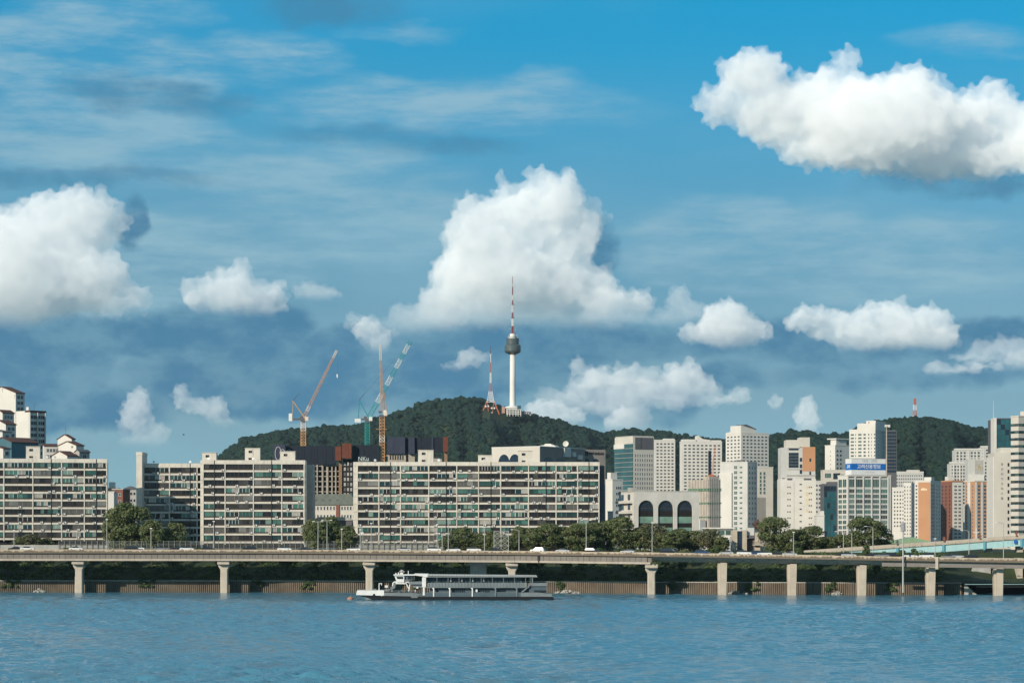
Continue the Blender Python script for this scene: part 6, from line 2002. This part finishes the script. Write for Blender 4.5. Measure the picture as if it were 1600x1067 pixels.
# black hull with raked bow and stern
MB().prism([(sX(600), -1.0), (sX(862), -1.0), (sX(865.5), sZ(936)), (sX(862.5), sZ(933.2)), (sX(690), sZ(933.4)), (sX(640), sZ(933.0)), (sX(600), sZ(931.6)), (sX(559), sZ(930.6)), (sX(575), sZ(935.0))], 'y', -HW, HW).build("hull", SHB, sh)
MB().prism([(sX(557.5), sZ(930.5)), (sX(601), sZ(931.5)), (sX(601), sZ(923.6)), (sX(559), sZ(923.6))], 'y', -HW - 0.05, HW + 0.05).build("bow_bulwark", SHW, sh)
MB().prism([(sX(601.1), sZ(931.6)), (sX(665), sZ(933.2)), (sX(668), sZ(931)), (sX(650), sZ(927.5)), (sX(601.1), sZ(927.0))], 'y', -HW - 0.02, HW + 0.02).build("foredeck", SHL, sh)
MB().box(sX(643), sX(653), -HW - 0.12, -HW - 0.03, sZ(935), sZ(930)).build("plate_patch", SHL, sh)
MB().prism([(sX(583), sZ(931.6)), (sX(588), sZ(931.8)), (sX(586.5), sZ(928.6)), (sX(584.5), sZ(928.6))], 'y', -HW - 0.12, -HW - 0.03).build("anchor", SHB, sh)
MB().box(sX(596.6), sX(597.6), -HW - 0.1, -HW - 0.04, sZ(932.6), sZ(930)).build("depth_mark", SHW, sh)
# lower deck house
MB().box(sX(672), sX(835), -HW + 1.1, HW - 1.1, sZ(933.3), sZ(919.5)).build("lower_deckhouse", SHG, sh)
MB().box(sX(655), sX(842), -HW - 0.02, -HW + 0.1, sZ(933.2), sZ(926.6)).build("lower_bulwark", SHG, sh)
for i, (a, c) in enumerate(((672, 703), (747, 757), (774, 808))):
    MB().box(sX(a), sX(c), -HW - 0.06, -HW - 0.021, sZ(926.8), sZ(926.3)).build("rail_strip", SHL, sh)
for i in range(7):
    MB().box(sX(707 + 2.9 * i), sX(708.9 + 2.9 * i), -HW + 1.03, -HW + 1.095, sZ(926.5), sZ(920.8)).build("cabin_window", SHD, sh)
for i in range(9):
    MB().box(sX(741 + 2.7 * i), sX(742.7 + 2.7 * i), -HW + 1.03, -HW + 1.095, sZ(926.5), sZ(920.8)).build("cabin_window", SHD, sh)
MB().box(sX(775), sX(790), -HW + 1.03, -HW + 1.095, sZ(926), sZ(921)).build("cabin_window", SHD, sh)
MB().box(sX(808), sX(812), -HW + 1.03, -HW + 1.095, sZ(933), sZ(920)).build("doorway", SHD, sh)
MB().box(sX(743), sX(746), -HW + 0.2, -HW + 0.8, sZ(926), sZ(922)).build("life_raft_case", SHW, sh)
# brackets
for p in (677, 702, 737, 773, 806):
    MB().prism([(sX(p), sZ(933)), (sX(p + 1.8), sZ(933)), (sX(p + 1.8), sZ(919)), (sX(p - 1.6), sZ(918.6)), (sX(p - 1.6), sZ(920)), (sX(p), sZ(921.5))], 'y', -HW - 0.28, -HW + 0.2).build("deck_bracket", SHW if p < 760 else SHL, sh)
# upper deck
MB().box(sX(664), sX(826), -HW - 0.3, HW + 0.3, sZ(919.5), sZ(918.2)).build("upper_deck", SHL, sh)
MB().box(sX(669), sX(822), -HW - 0.3, -HW - 0.2, sZ(918.1), sZ(911.4)).build("upper_bulwark", SHL, sh)
for i in range(30):
    MB().box(sX(671 + 5 * i), sX(671.5 + 5 * i), -HW - 0.36, -HW - 0.301, sZ(918), sZ(911.3)).build("bulwark_stiffener", SHG, sh)
MB().box(sX(669), sX(815), -HW + 1.6, HW - 1.6, sZ(918.1), sZ(903.6)).build("upper_cabin", SHG, sh)
for i in range(23):
    MB().box(sX(675 + 5.9 * i), sX(679.6 + 5.9 * i), -HW + 1.5, -HW + 1.595, sZ(911.5), sZ(904.6)).build("cabin_window", SHD, sh)
for p in (704.5, 721.8, 738.6, 755.6):
    MB().box(sX(p - 0.8), sX(p + 0.8), -HW + 1.3, -HW + 1.49, sZ(909.5), sZ(904)).build("life_jacket_box", SHW, sh)
for i in range(10):
    p = 683 + 17.2 * i
    if p < 836: MB().box(sX(p - 0.35), sX(p + 0.35), -HW - 0.2, -HW, sZ(911.4), sZ(902.6)).build("deck_post", SHL, sh)
# roof in corrugated sheets
for i in range(41):
    a = 668 + 4.15 * i
    if a > 838: break
    MB().box(sX(a + 0.15), sX(a + 4.0), -HW - 0.5, HW + 0.5, sZ(900.9 + (a - 668) * 0.006), sZ(898.6 + (a - 668) * 0.010)).build("roof_sheet", SHRF, sh)
MB().box(sX(668), sX(839), -HW - 0.42, HW + 0.42, sZ(903.2), sZ(901.0) - 0.1).build("roof_edge", SHL, sh)
# white midship block and stair
MB().prism([(sX(662), sZ(903)), (sX(669.5), sZ(903)), (sX(669.5), sZ(898)), (sX(648), sZ(897.6)), (sX(648), sZ(900)), (sX(661), sZ(901.6))], 'y', -HW - 0.4, HW + 0.4).build("white_bridge_wing", SHW, sh)
MB().box(sX(660), sX(666), -HW - 0.2, HW, sZ(918.2), sZ(903.01)).build("white_casing", SHW, sh)
MB().box(sX(661), sX(664), -HW - 0.1, HW, sZ(931), sZ(918.21)).build("white_casing", SHW, sh)
MB().box(sX(646), sX(660), -HW + 1.0, HW - 1, sZ(919), sZ(911)).build("bridge_deckhouse", SHL, sh)
# wheelhouse
MB().prism([(sX(620.5), sZ(911)), (sX(632), sZ(911)), (sX(632), sZ(900.5)), (sX(616.5), sZ(900.5))], 'y', -3.6, 3.6).build("wheelhouse", SHW, sh)
MB().prism([(sX(632.02), sZ(909)), (sX(648), sZ(907)), (sX(648), sZ(900.4)), (sX(632.02), sZ(900.4))], 'y', -3.3, 3.3).build("wheelhouse_rear", SHL, sh)
MB().prism([(sX(621.5), sZ(905.8)), (sX(630.3), sZ(905.8)), (sX(630.3), sZ(902.2)), (sX(619.8), sZ(902.2))], 'y', -3.68, -3.601).build("wheelhouse_window", SHD, sh)
for a, c in ((633, 635.2), (637, 643.2), (644, 647.2)):
    MB().box(sX(a), sX(c), -3.38, -3.301, sZ(906.6), sZ(902.2)).build("wheelhouse_window", SHD, sh)
MB().box(sX(615.5), sX(650), -4.0, 4.0, sZ(900.4) + 0.004, sZ(898.8)).build("wheelhouse_roof", SHW, sh)
MB().prism([(sX(620), sZ(913.5)), (sX(634), sZ(914)), (sX(632), sZ(911.02)), (sX(620.5), sZ(911.02))], 'y', -3.4, 3.4).build("wheelhouse_base", SHW, sh)
b = MB()
for s_ in (-3.2, 3.2):
    for (p0, y0, p1, y1) in ((613, 925, 614.5, 912), (614.5, 912, 617.5, 910.6), (617.5, 910.6, 620.5, 912), (614.0, 921, 621, 911.5), (641, 924, 634, 911), (634, 911, 639, 910.6), (639, 910.6, 641, 914), (641, 914, 640, 921)):
        b.tube((sX(p0), s_, sZ(y0)), (sX(p1), s_, sZ(y1)), 0.18, 0.18, 6)
b.build("wheelhouse_struts", SHW, sh)
# mast, radar, small gear
b = MB().tube((sX(627), 0, sZ(898.8)), (sX(627), 0, sZ(892)), 0.14, 0.08, 6).box(sX(624), sX(632), -0.3, 0.3, sZ(895.2), sZ(894.4)).box(sX(625.5), sX(630), -0.25, 0.25, sZ(892.8), sZ(892.2)).tube((sX(638), 0, sZ(898.8)), (sX(638), 0, sZ(893.6)), 0.12, 0.1, 5)
b.tube((sX(619), -2, sZ(898.8)), (sX(619), -2, sZ(896.5)), 0.16, 0.16, 6).tube((sX(622.5), 1, sZ(898.8)), (sX(622.5), 1, sZ(895.8)), 0.2, 0.12, 6).box(sX(625), sX(630), -1, 1, sZ(898.7), sZ(896.6))
b.build("radar_mast", SHW, sh)
b = MB().box(sX(592.5), sX(593.8), -HW + 0.1, -HW + 0.5, sZ(923.6), sZ(912.6)).box(sX(592.6), sX(597.8), -HW + 0.1, -HW + 0.5, sZ(913.4), sZ(912.2)).box(sX(596.6), sX(597.6), -HW + 0.1, -HW + 0.5, sZ(915.6), sZ(913.41))
b.build("davit", SHW, sh)
MB().prism([(sX(597), sZ(924.5)), (sX(613), sZ(918)), (sX(616), sZ(913)), (sX(618), sZ(913)), (sX(618), sZ(920)), (sX(603), sZ(925.5))], 'y', -HW + 1.4, HW - 1.4).build("boarding_ramp", SHL, sh)
MB().box(sX(602), sX(606.6), -HW + 0.5, -HW + 1.3, sZ(919), sZ(915.6)).build("gear_locker", SHW, sh)
MB().box(sX(584), sX(588), -1.5, 1.5, sZ(923.6), sZ(921.6)).build("bow_winch", SHL, sh)
for i, (p, y, w, h, m) in enumerate(((622, 926, 3, 3, SHL), (627, 924, 2.4, 3.2, SHG), (634, 925, 3, 4, SHB), (638, 924, 2.2, 3, SHW), (641.5, 926, 2.5, 4, SHL), (645, 925.5, 2.2, 3, SHR), (648.5, 924.5, 1.6, 3.4, SHW), (655, 921, 2, 3.6, SHB), (651, 919, 3, 2.4, SHW))):
    MB().box(sX(p), sX(p + w), -HW + 0.6, -HW + 2.2, sZ(y + 1.5), sZ(y - h + 1.5)).build("deck_machinery", m, sh)
rl = MB()
for i in range(22):
    p = 604 + 2.1 * i
    rl.tube((sX(p), -HW + 0.05, sZ(928)), (sX(p), -HW + 0.05, sZ(923)), 0.035, 0.035, 4)
for y in (923, 925):
    rl.tube((sX(602), -HW + 0.05, sZ(y)), (sX(651), -HW + 0.05, sZ(y)), 0.035, 0.035, 4)
rl.build("deck_railing", SHL, sh)
MB().box(sX(640), sX(660), -HW + 0.2, -HW + 0.28, sZ(914), sZ(909.6)).build("bridge_railing", SHL, sh)
# stern
MB().box(sX(826), sX(853.5), -HW + 0.4, HW - 0.4, sZ(926.6), sZ(917)).build("stern_house", SHG, sh)
MB().box(sX(826), sX(854), -HW - 0.05, -HW + 0.1, sZ(916.9), sZ(911.8)).build("stern_railing_panel", SHL, sh)
MB().prism([(sX(813), sZ(933)), (sX(863), sZ(933.2)), (sX(861), sZ(929)), (sX(842), sZ(926.8)), (sX(813), sZ(926.8))], 'y', -HW - 0.06, HW).build("stern_bulwark", SHL, sh)
MB().prism([(sX(813.5), sZ(926.5)), (sX(816.5), sZ(926.5)), (sX(829), sZ(915)), (sX(826), sZ(915)), ], 'y', -HW - 0.3, -HW + 0.9).build("stern_stair", SHL, sh)
MB().box(sX(830.2), sX(832), -HW - 0.1, -HW + 0.2, sZ(917), sZ(902.6)).box(sX(827.5), sX(828.2), -HW - 0.1, -HW + 0.1, sZ(917), sZ(902.6)).build("stern_post", SHL, sh)
MB().box(sX(834), sX(852), -HW + 0.2, -HW + 0.38, sZ(926), sZ(923.2)).build("stern_shadow_slot", SHD, sh)  # dark strip paints the shade inside the slot
for p in (858, 861):
    MB().tube((sX(p), -HW + 0.5, sZ(933)), (sX(p), -HW + 0.5, sZ(930)), 0.3, 0.3, 8).build("stern_bollard", SHB, sh)

# buoy
by = empty("buoy", (xat(547.5, 728), 728, 0), 0, "small orange-brown buoy floating just left of the ferry bow", "buoy")
MB().lathe([(0.5, -0.3), (0.85, 0.0), (0.95, 0.25), (0.8, 0.5), (0.4, 0.68), (0.1, 0.72)], 14).build("float", mat("faded_orange_float", (0.42, 0.20, 0.11), 0.6), by, smooth=True)
MB().tube((0, 0, 0.7), (0, 0, 1.0), 0.08, 0.08, 6).build("mooring_eye", STEEL, by)

# ------------------------------------------------------------------ cars on the elevated road
def car_parts(kind, paint):
    w = 0.88
    if kind == 'sedan':
        side = [(-2.25, 0.35), (2.25, 0.35), (2.28, 0.7), (2.1, 0.88), (1.15, 0.96), (-1.55, 1.0), (-2.2, 0.94), (-2.28, 0.6)]
        cab = [(1.1, 0.95), (0.35, 1.42), (-0.85, 1.44), (-1.6, 0.99)]
    elif kind == 'suv':
        side = [(-2.25, 0.4), (2.25, 0.4), (2.28, 0.85), (2.05, 1.02), (1.1, 1.08), (-2.2, 1.1), (-2.28, 0.7)]
        cab = [(1.15, 1.07), (0.5, 1.66), (-1.75, 1.68), (-2.15, 1.09)]
    else:
        side = [(-2.4, 0.4), (2.35, 0.4), (2.4, 0.9), (2.15, 1.1), (1.6, 1.15), (-2.4, 1.15)]
        cab = [(1.7, 1.14), (1.2, 1.9), (-2.3, 1.92), (-2.38, 1.14)]
    body = MB().prism(side, 'y', -w, w).mesh("body", paint)
    cabin = MB()
    n = len(cab)
    for s_ in (-1, 1):
        pass
    lo, hi = w - 0.06, w - 0.20
    v0 = [(p[0], -(lo if p[1] < 1.2 else hi), p[1]) for p in cab]
    v1 = [(p[0], (lo if p[1] < 1.2 else hi), p[1]) for p in cab]
    cabin.face(v0, 1); cabin.face(v1[::-1], 1)
    for i in range(n):
        j = (i + 1) % n
        cabin.face([v0[i], v0[j], v1[j], v1[i]], 0 if (cab[i][1] > 1.2 and cab[j][1] > 1.2) else 1)
    cab_me = cabin.mesh("cabin", [paint, SHD])
    return body, cab_me
WHEEL = MB().lathe([(0.33, -0.11), (0.33, 0.11)], 14).mesh("wheel", mat("tyre_rubber", (0.02, 0.02, 0.02), 0.9))
WHEEL.transform(Matrix.Rotation(R(90), 4, 'X'))
HLM = MB().box(-0.06, 0.06, -0.2, 0.2, -0.08, 0.08).mesh("headlight", mat("lamp_lens", (0.6, 0.6, 0.58), 0.2))
PAINT = {'white': mat("white_car_paint", (0.66, 0.66, 0.65), 0.25, 0.0, spec=0.5), 'dark': mat("black_car_paint", (0.015, 0.016, 0.02), 0.2, 0.0, spec=0.5), 'grey': mat("grey_car_paint", (0.16, 0.17, 0.18), 0.25, 0.0, spec=0.5),
         'blue': mat("dark_blue_car_paint", (0.02, 0.05, 0.12), 0.25, 0.0, spec=0.5), 'silver': mat("silver_car_paint", (0.40, 0.41, 0.42), 0.25, 0.0, spec=0.5)}
CARC = {}
CARS = [(24, 'dark', 'sedan'), (43, 'white', 'sedan'), (119, 'white', 'sedan'), (205, 'dark', 'suv'), (215, 'white', 'suv'), (252, 'grey', 'sedan'), (277, 'dark', 'sedan'), (292, 'white', 'sedan'), (326, 'dark', 'sedan'), (390, 'dark', 'suv'),
        (445, 'white', 'sedan'), (478, 'dark', 'sedan'), (553, 'white', 'sedan'), (632, 'silver', 'sedan'), (679, 'white', 'suv'), (709, 'white', 'sedan'), (741, 'white', 'suv'), (775, 'dark', 'sedan'), (840, 'white', 'suv'), (880, 'silver', 'sedan'),
        (925, 'dark', 'suv'), (981, 'silver', 'sedan'), (1043, 'dark', 'van'), (1097, 'blue', 'suv'), (1135, 'silver', 'sedan'), (1163, 'white', 'suv'), (1184, 'blue', 'suv'), (1195, 'white', 'sedan'), (1216, 'dark', 'sedan'), (1234, 'silver', 'sedan'),
        (1316, 'dark', 'sedan'), (1326, 'silver', 'sedan'), (1364, 'dark', 'sedan'), (1378, 'grey', 'sedan'), (1395, 'dark', 'suv'), (1422, 'white', 'sedan'), (1447, 'white', 'suv'), (1482, 'grey', 'sedan'), (1496, 'silver', 'suv'), (1517, 'dark', 'suv')]
for i, (px, colr, kind) in enumerate(CARS):
    d, z = deck(px)
    lane = d + (3.2 if i % 2 else 6.6)
    e = empty("car", (xat(px, lane), lane, z - 0.495), 0, ORD[i] + " vehicle from the left on the elevated road, a " + {'dark': 'black'}.get(colr, colr) + " " + kind, "car", "cars on the elevated road")
    if (colr, kind) not in CARC: CARC[colr, kind] = car_parts(kind, PAINT[colr])
    bm_, cm_ = CARC[colr, kind]
    put("body", bm_, e); put("cabin", cm_, e)
    for x in (-1.4, 1.4):
        for y in (-0.8, 0.8):
            put("wheel", WHEEL, e, (x, y, 0.33))
    for y in (-0.6, 0.6):
        put("headlight", HLM, e, (2.25, y, 0.72))
    p2 = deck(px + 5); a = math.atan2(p2[0] - d, 5 * d / FPX)
    e.rotation_euler = (0, 0, a + (math.pi if i % 3 == 0 else 0))

# ------------------------------------------------------------------ lamp posts
POLE = mat("pale_lamp_post", (0.34, 0.345, 0.33), 0.5, 0.05, metal=0.1)
LAMPS = [(22, 829, 0), (167, 812, 0), (236, 826, 0), (334, 815, 0), (497, 815, 1), (511, 813, 1), (534, 827, 0), (563, 828, 0), (580, 818, 0), (683, 820, 0), (691, 834, 1), (700.5, 812, 0), (757, 824, 0), (811, 829, 2), (916, 813, 1), (1019, 817, 0), (1141, 838, 0),
         (1240, 832, 0), (1318, 832, 2), (1364, 824, 2), (1331, 834, 2), (1568, 818, 2), (1514, 830, 2), (1461, 842, 0)]
for i, (px, yt, arm) in enumerate(LAMPS):
    d, z = deck(px)
    d2 = d + 19.0
    zb_ = z - 1.2
    h = zat(yt, d2) - zb_
    e = empty("lamp_post", (xat(px, d2), d2, zb_), 0, ORD[i] + " lamp post from the left along the elevated road", "lamp post", "lamp posts along the elevated road")
    MB().tube((0, 0, 0), (0, 0, h), 0.16, 0.10, 8).build("post", POLE, e)
    if arm == 2:
        MB().tube((0, 0, h), (-1.0, 0, h + 0.35), 0.09, 0.07, 6).tube((-1.0, 0, h + 0.35), (-2.0, 0, h + 0.4), 0.07, 0.06, 6).build("arm", POLE, e)
        MB().box(-2.7, -1.9, -0.18, 0.18, h + 0.32, h + 0.5).build("lamp_head", ACW, e)
    elif arm == 1:
        MB().tube((-1.5, 0, h), (1.5, 0, h), 0.08, 0.08, 6).build("arm", POLE, e)
        for x in (-1.6, 1.2):
            MB().box(x - 0.3, x + 0.5, -0.18, 0.18, h + 0.05, h + 0.25).build("lamp_head", ACW, e)
    else:
        MB().box(-0.35, 0.35, -0.25, 0.25, h, h + 0.3).build("lamp_head", ACW, e)
# sign gantry tower
g = empty("sign_gantry", (xat(772, 828), 828, 12.0), 0, "white lattice gantry tower behind the elevated road above the ferry", "gantry")
b = MB()
kk2 = 828 / FPX
hg = zat(829.5, 828) - 12.0
for p in (772, 783, 794.5):
    for y in (0, 1.6):
        b.tube(((p - 772) * kk2, y, 0), ((p - 772) * kk2, y, hg), 0.13, 0.13, 6)
for i in range(5):
    z0_, z1_ = hg * i / 5, hg * (i + 1) / 5
    for a, c in ((772, 783), (783, 794.5)):
        x0, x1 = (a - 772) * kk2, (c - 772) * kk2
        b.tube((x0, 0, z0_), (x1, 0, z1_), 0.07, 0.07, 5); b.tube((x1, 0, z0_), (x0, 0, z1_), 0.07, 0.07, 5)
        b.tube((x0, 0, z1_), (x1, 0, z1_), 0.08, 0.08, 5)
b.build("gantry_lattice", POLE, g)
g = empty("camera_mast", (xat(563, 834), 834, 12.0), 0, "white twin-pole camera mast left of the ferry wheelhouse", "mast")
b = MB()
for x in (0, 0.9): b.tube((x, 0, 0), (x, 0, zat(834, 834) - 12), 0.12, 0.1, 6)
for i in range(7): b.tube((0, 0, i), (0.9, 0, i + 0.8), 0.05, 0.05, 4)
b.build("mast_poles", POLE, g)
MB().box(-0.2, 1.1, -0.3, 0.3, zat(834, 834) - 12.1, zat(831, 834) - 12).build("camera_housing", ACW, g)
# loudspeaker column standing in the bank
g = empty("siren_mast", (xat(1411, 776), 776, 2.0), 0, "tall grey mast with a ribbed siren head before the elevated road", "mast")
MB().tube((0, 0, -1), (0, 0, zat(830, 776) - 2), 0.30, 0.22, 10).build("post", POLE, g)
b = MB()
for i in range(6):
    z = zat(830, 776) - 2 + i * 0.45
    b.lathe([(0.55, z), (0.8, z + 0.1), (0.8, z + 0.3), (0.55, z + 0.42)], 12)
b.build("siren_head", mat("siren_grey", (0.34, 0.34, 0.33), 0.6), g)

# ------------------------------------------------------------------ fence behind the road
fn = empty("roadside_fence", (xat(166, 866), 866, 12.6), 0, "long grey steel fence with upright posts behind the elevated road", "fence")
fx = lambda p: (p - 166) * 866 / FPX
FM_ = mat("fence_grey", (0.20, 0.21, 0.20), 0.6, 0.1, metal=0.1)
PM = MB().box(-0.09, 0.09, -0.09, 0.09, 0, zat(844.5, 866) - 12.6).mesh("post", FM_)
p = 92.0
while p < 705:
    put("post", PM, fn, (fx(p), 0, 0)); p += 8.6
for h in (0.3, 1.55, 2.75, 3.85):
    MB().box(fx(92), fx(705), 0.1, 0.16, h, h + 0.09).build("rail", FM_, fn)
bars = MB()
p = 92.0
while p < 705:
    bars.box(fx(p), fx(p) + 0.03, 0.17, 0.2, 0.2, 3.85); p += 1.05
tag(bars.build("fence_bars", FM_, fn), kind="stuff")
MB().box(fx(560), fx(705), 0.4, 0.5, 0.0, 2.9).build("noise_panel", GREYC, fn)
MB().box(fx(0), fx(168), 0.4, 0.5, 0.0, 2.7).build("noise_panel", GREYC, fn)

# ------------------------------------------------------------------ pale blue overpass ramp at the right
BLUEG = mat("pale_blue_girder", (0.36, 0.56, 0.565), 0.6, 0.08, 0.4, 0.25, (0.2, 0.4, 0.42))
DO = 845.0
ov = empty("overpass_ramp", (xat(1230, DO), DO, 0), 0, "pale blue girder overpass climbing to the right behind the elevated road", "overpass")
RAMP = [(1225, 862.0), (1300, 856.5), (1400, 849.8), (1500, 843.0), (1560, 838.2), (1640, 832.5)]
def rz_(p): return zat(interp(RAMP, p)[0], DO)
def ramp_piece(name, m, p0, p1, h0, h1, y0, y1, n=8):
    b = MB()
    st = []
    for i in range(n + 1):
        p = lerp(p0, p1, i / n)
        x = xat(p, DO) - xat(1230, DO); z = rz_(p)
        st.append([(x, y0, z + h0), (x, y1, z + h0), (x, y1, z + h1), (x, y0, z + h1)])
    for a, c in zip(st, st[1:]):
        for i in range(4):
            b.face([a[i], c[i], c[(i + 1) % 4], a[(i + 1) % 4]])
    b.face(st[0]); b.face(st[-1][::-1])
    return b.build(name, m, ov)
for a in range(1225, 1640, 28):
    ramp_piece("parapet_panel", PIERC, a + 0.05, min(a + 27.95, 1640), -0.95, 0, 0, 0.35, 3)
ramp_piece("deck_edge", CONC, 1225, 1640, -1.3, -0.96, -0.15, 9, 12)
ramp_piece("roadway", ASPH, 1225, 1640, -0.95, -0.8, 0.36, 9, 12)
for a in range(1318, 1640, 22):
    ramp_piece("blue_girder", BLUEG, a + 0.08, min(a + 21.9, 1640), -1.31 - 2.3, -1.31, 0.25, 0.75, 3)
ramp_piece("soffit", GREYC, 1318, 1640, -1.9, -1.32, 0.8, 8.5, 12)
for p in (1402, 1474, 1538, 1596):
    x = xat(p, DO) - xat(1230, DO)
    MB().box(x - 0.35, x + 0.35, -0.3, 0.24, rz_(p) - 4.0, rz_(p) - 1.2).build("girder_splice", mat("deep_blue_splice", (0.12, 0.32, 0.40), 0.6), ov)
for p in (1400, 1548, 1596):
    x = xat(p, DO) - xat(1230, DO)
    MB().box(x - 1.0, x + 1.0, 2.5, 5.5, 3, rz_(p) - 2.3).build("pier", PIERC, ov)
for (p, m) in ((1402, DGREY), (1475, BRICK), (1531, BRICK), (1588, BRICK)):
    x = xat(p, DO) - xat(1230, DO)
    MB().box(x - 0.25, x + 0.25, -0.4, -0.16, rz_(p) - 0.3, rz_(p) + 1.4).box(x - 0.5, x + 0.5, -0.38, -0.16, rz_(p) + 0.4, rz_(p) + 0.9).build("signal_box", m, ov)
MB().box(xat(1584, DO) - xat(1230, DO), xat(1588, DO) - xat(1230, DO), -0.5, -0.2, rz_(1586) - 2.6, rz_(1586) - 1.3).build("blue_sign", mat("road_sign_blue", (0.02, 0.12, 0.40), 0.5), ov)

# bird
bd = empty("bird", tuple(at(287, 679, 640)), R(20), "tiny dark bird gliding above the second block", "bird")
b = MB()
ring_ = [(0.02, -0.28), (0.09, -0.15), (0.11, 0.0), (0.08, 0.15), (0.05, 0.24), (0.01, 0.30)]
b.lathe([(r_, z) for r_, z in ring_], 8)
body_ = b.mesh("body", mat("dark_feathers", (0.03, 0.03, 0.03), 0.8), True)
body_.transform(Matrix.Rotation(R(90), 4, 'Y'))
put("body", body_, bd)
for s_ in (-1, 1):
    MB().face([(0.10, 0, 0.04), (-0.10, 0, 0.04), (-0.14, s_ * 0.35, 0.16), (0.06, s_ * 0.38, 0.17)]).face([(0.06, s_ * 0.38, 0.17), (-0.14, s_ * 0.35, 0.16), (-0.20, s_ * 0.75, 0.08)]).build("wing", mat("dark_feathers", ()), bd)
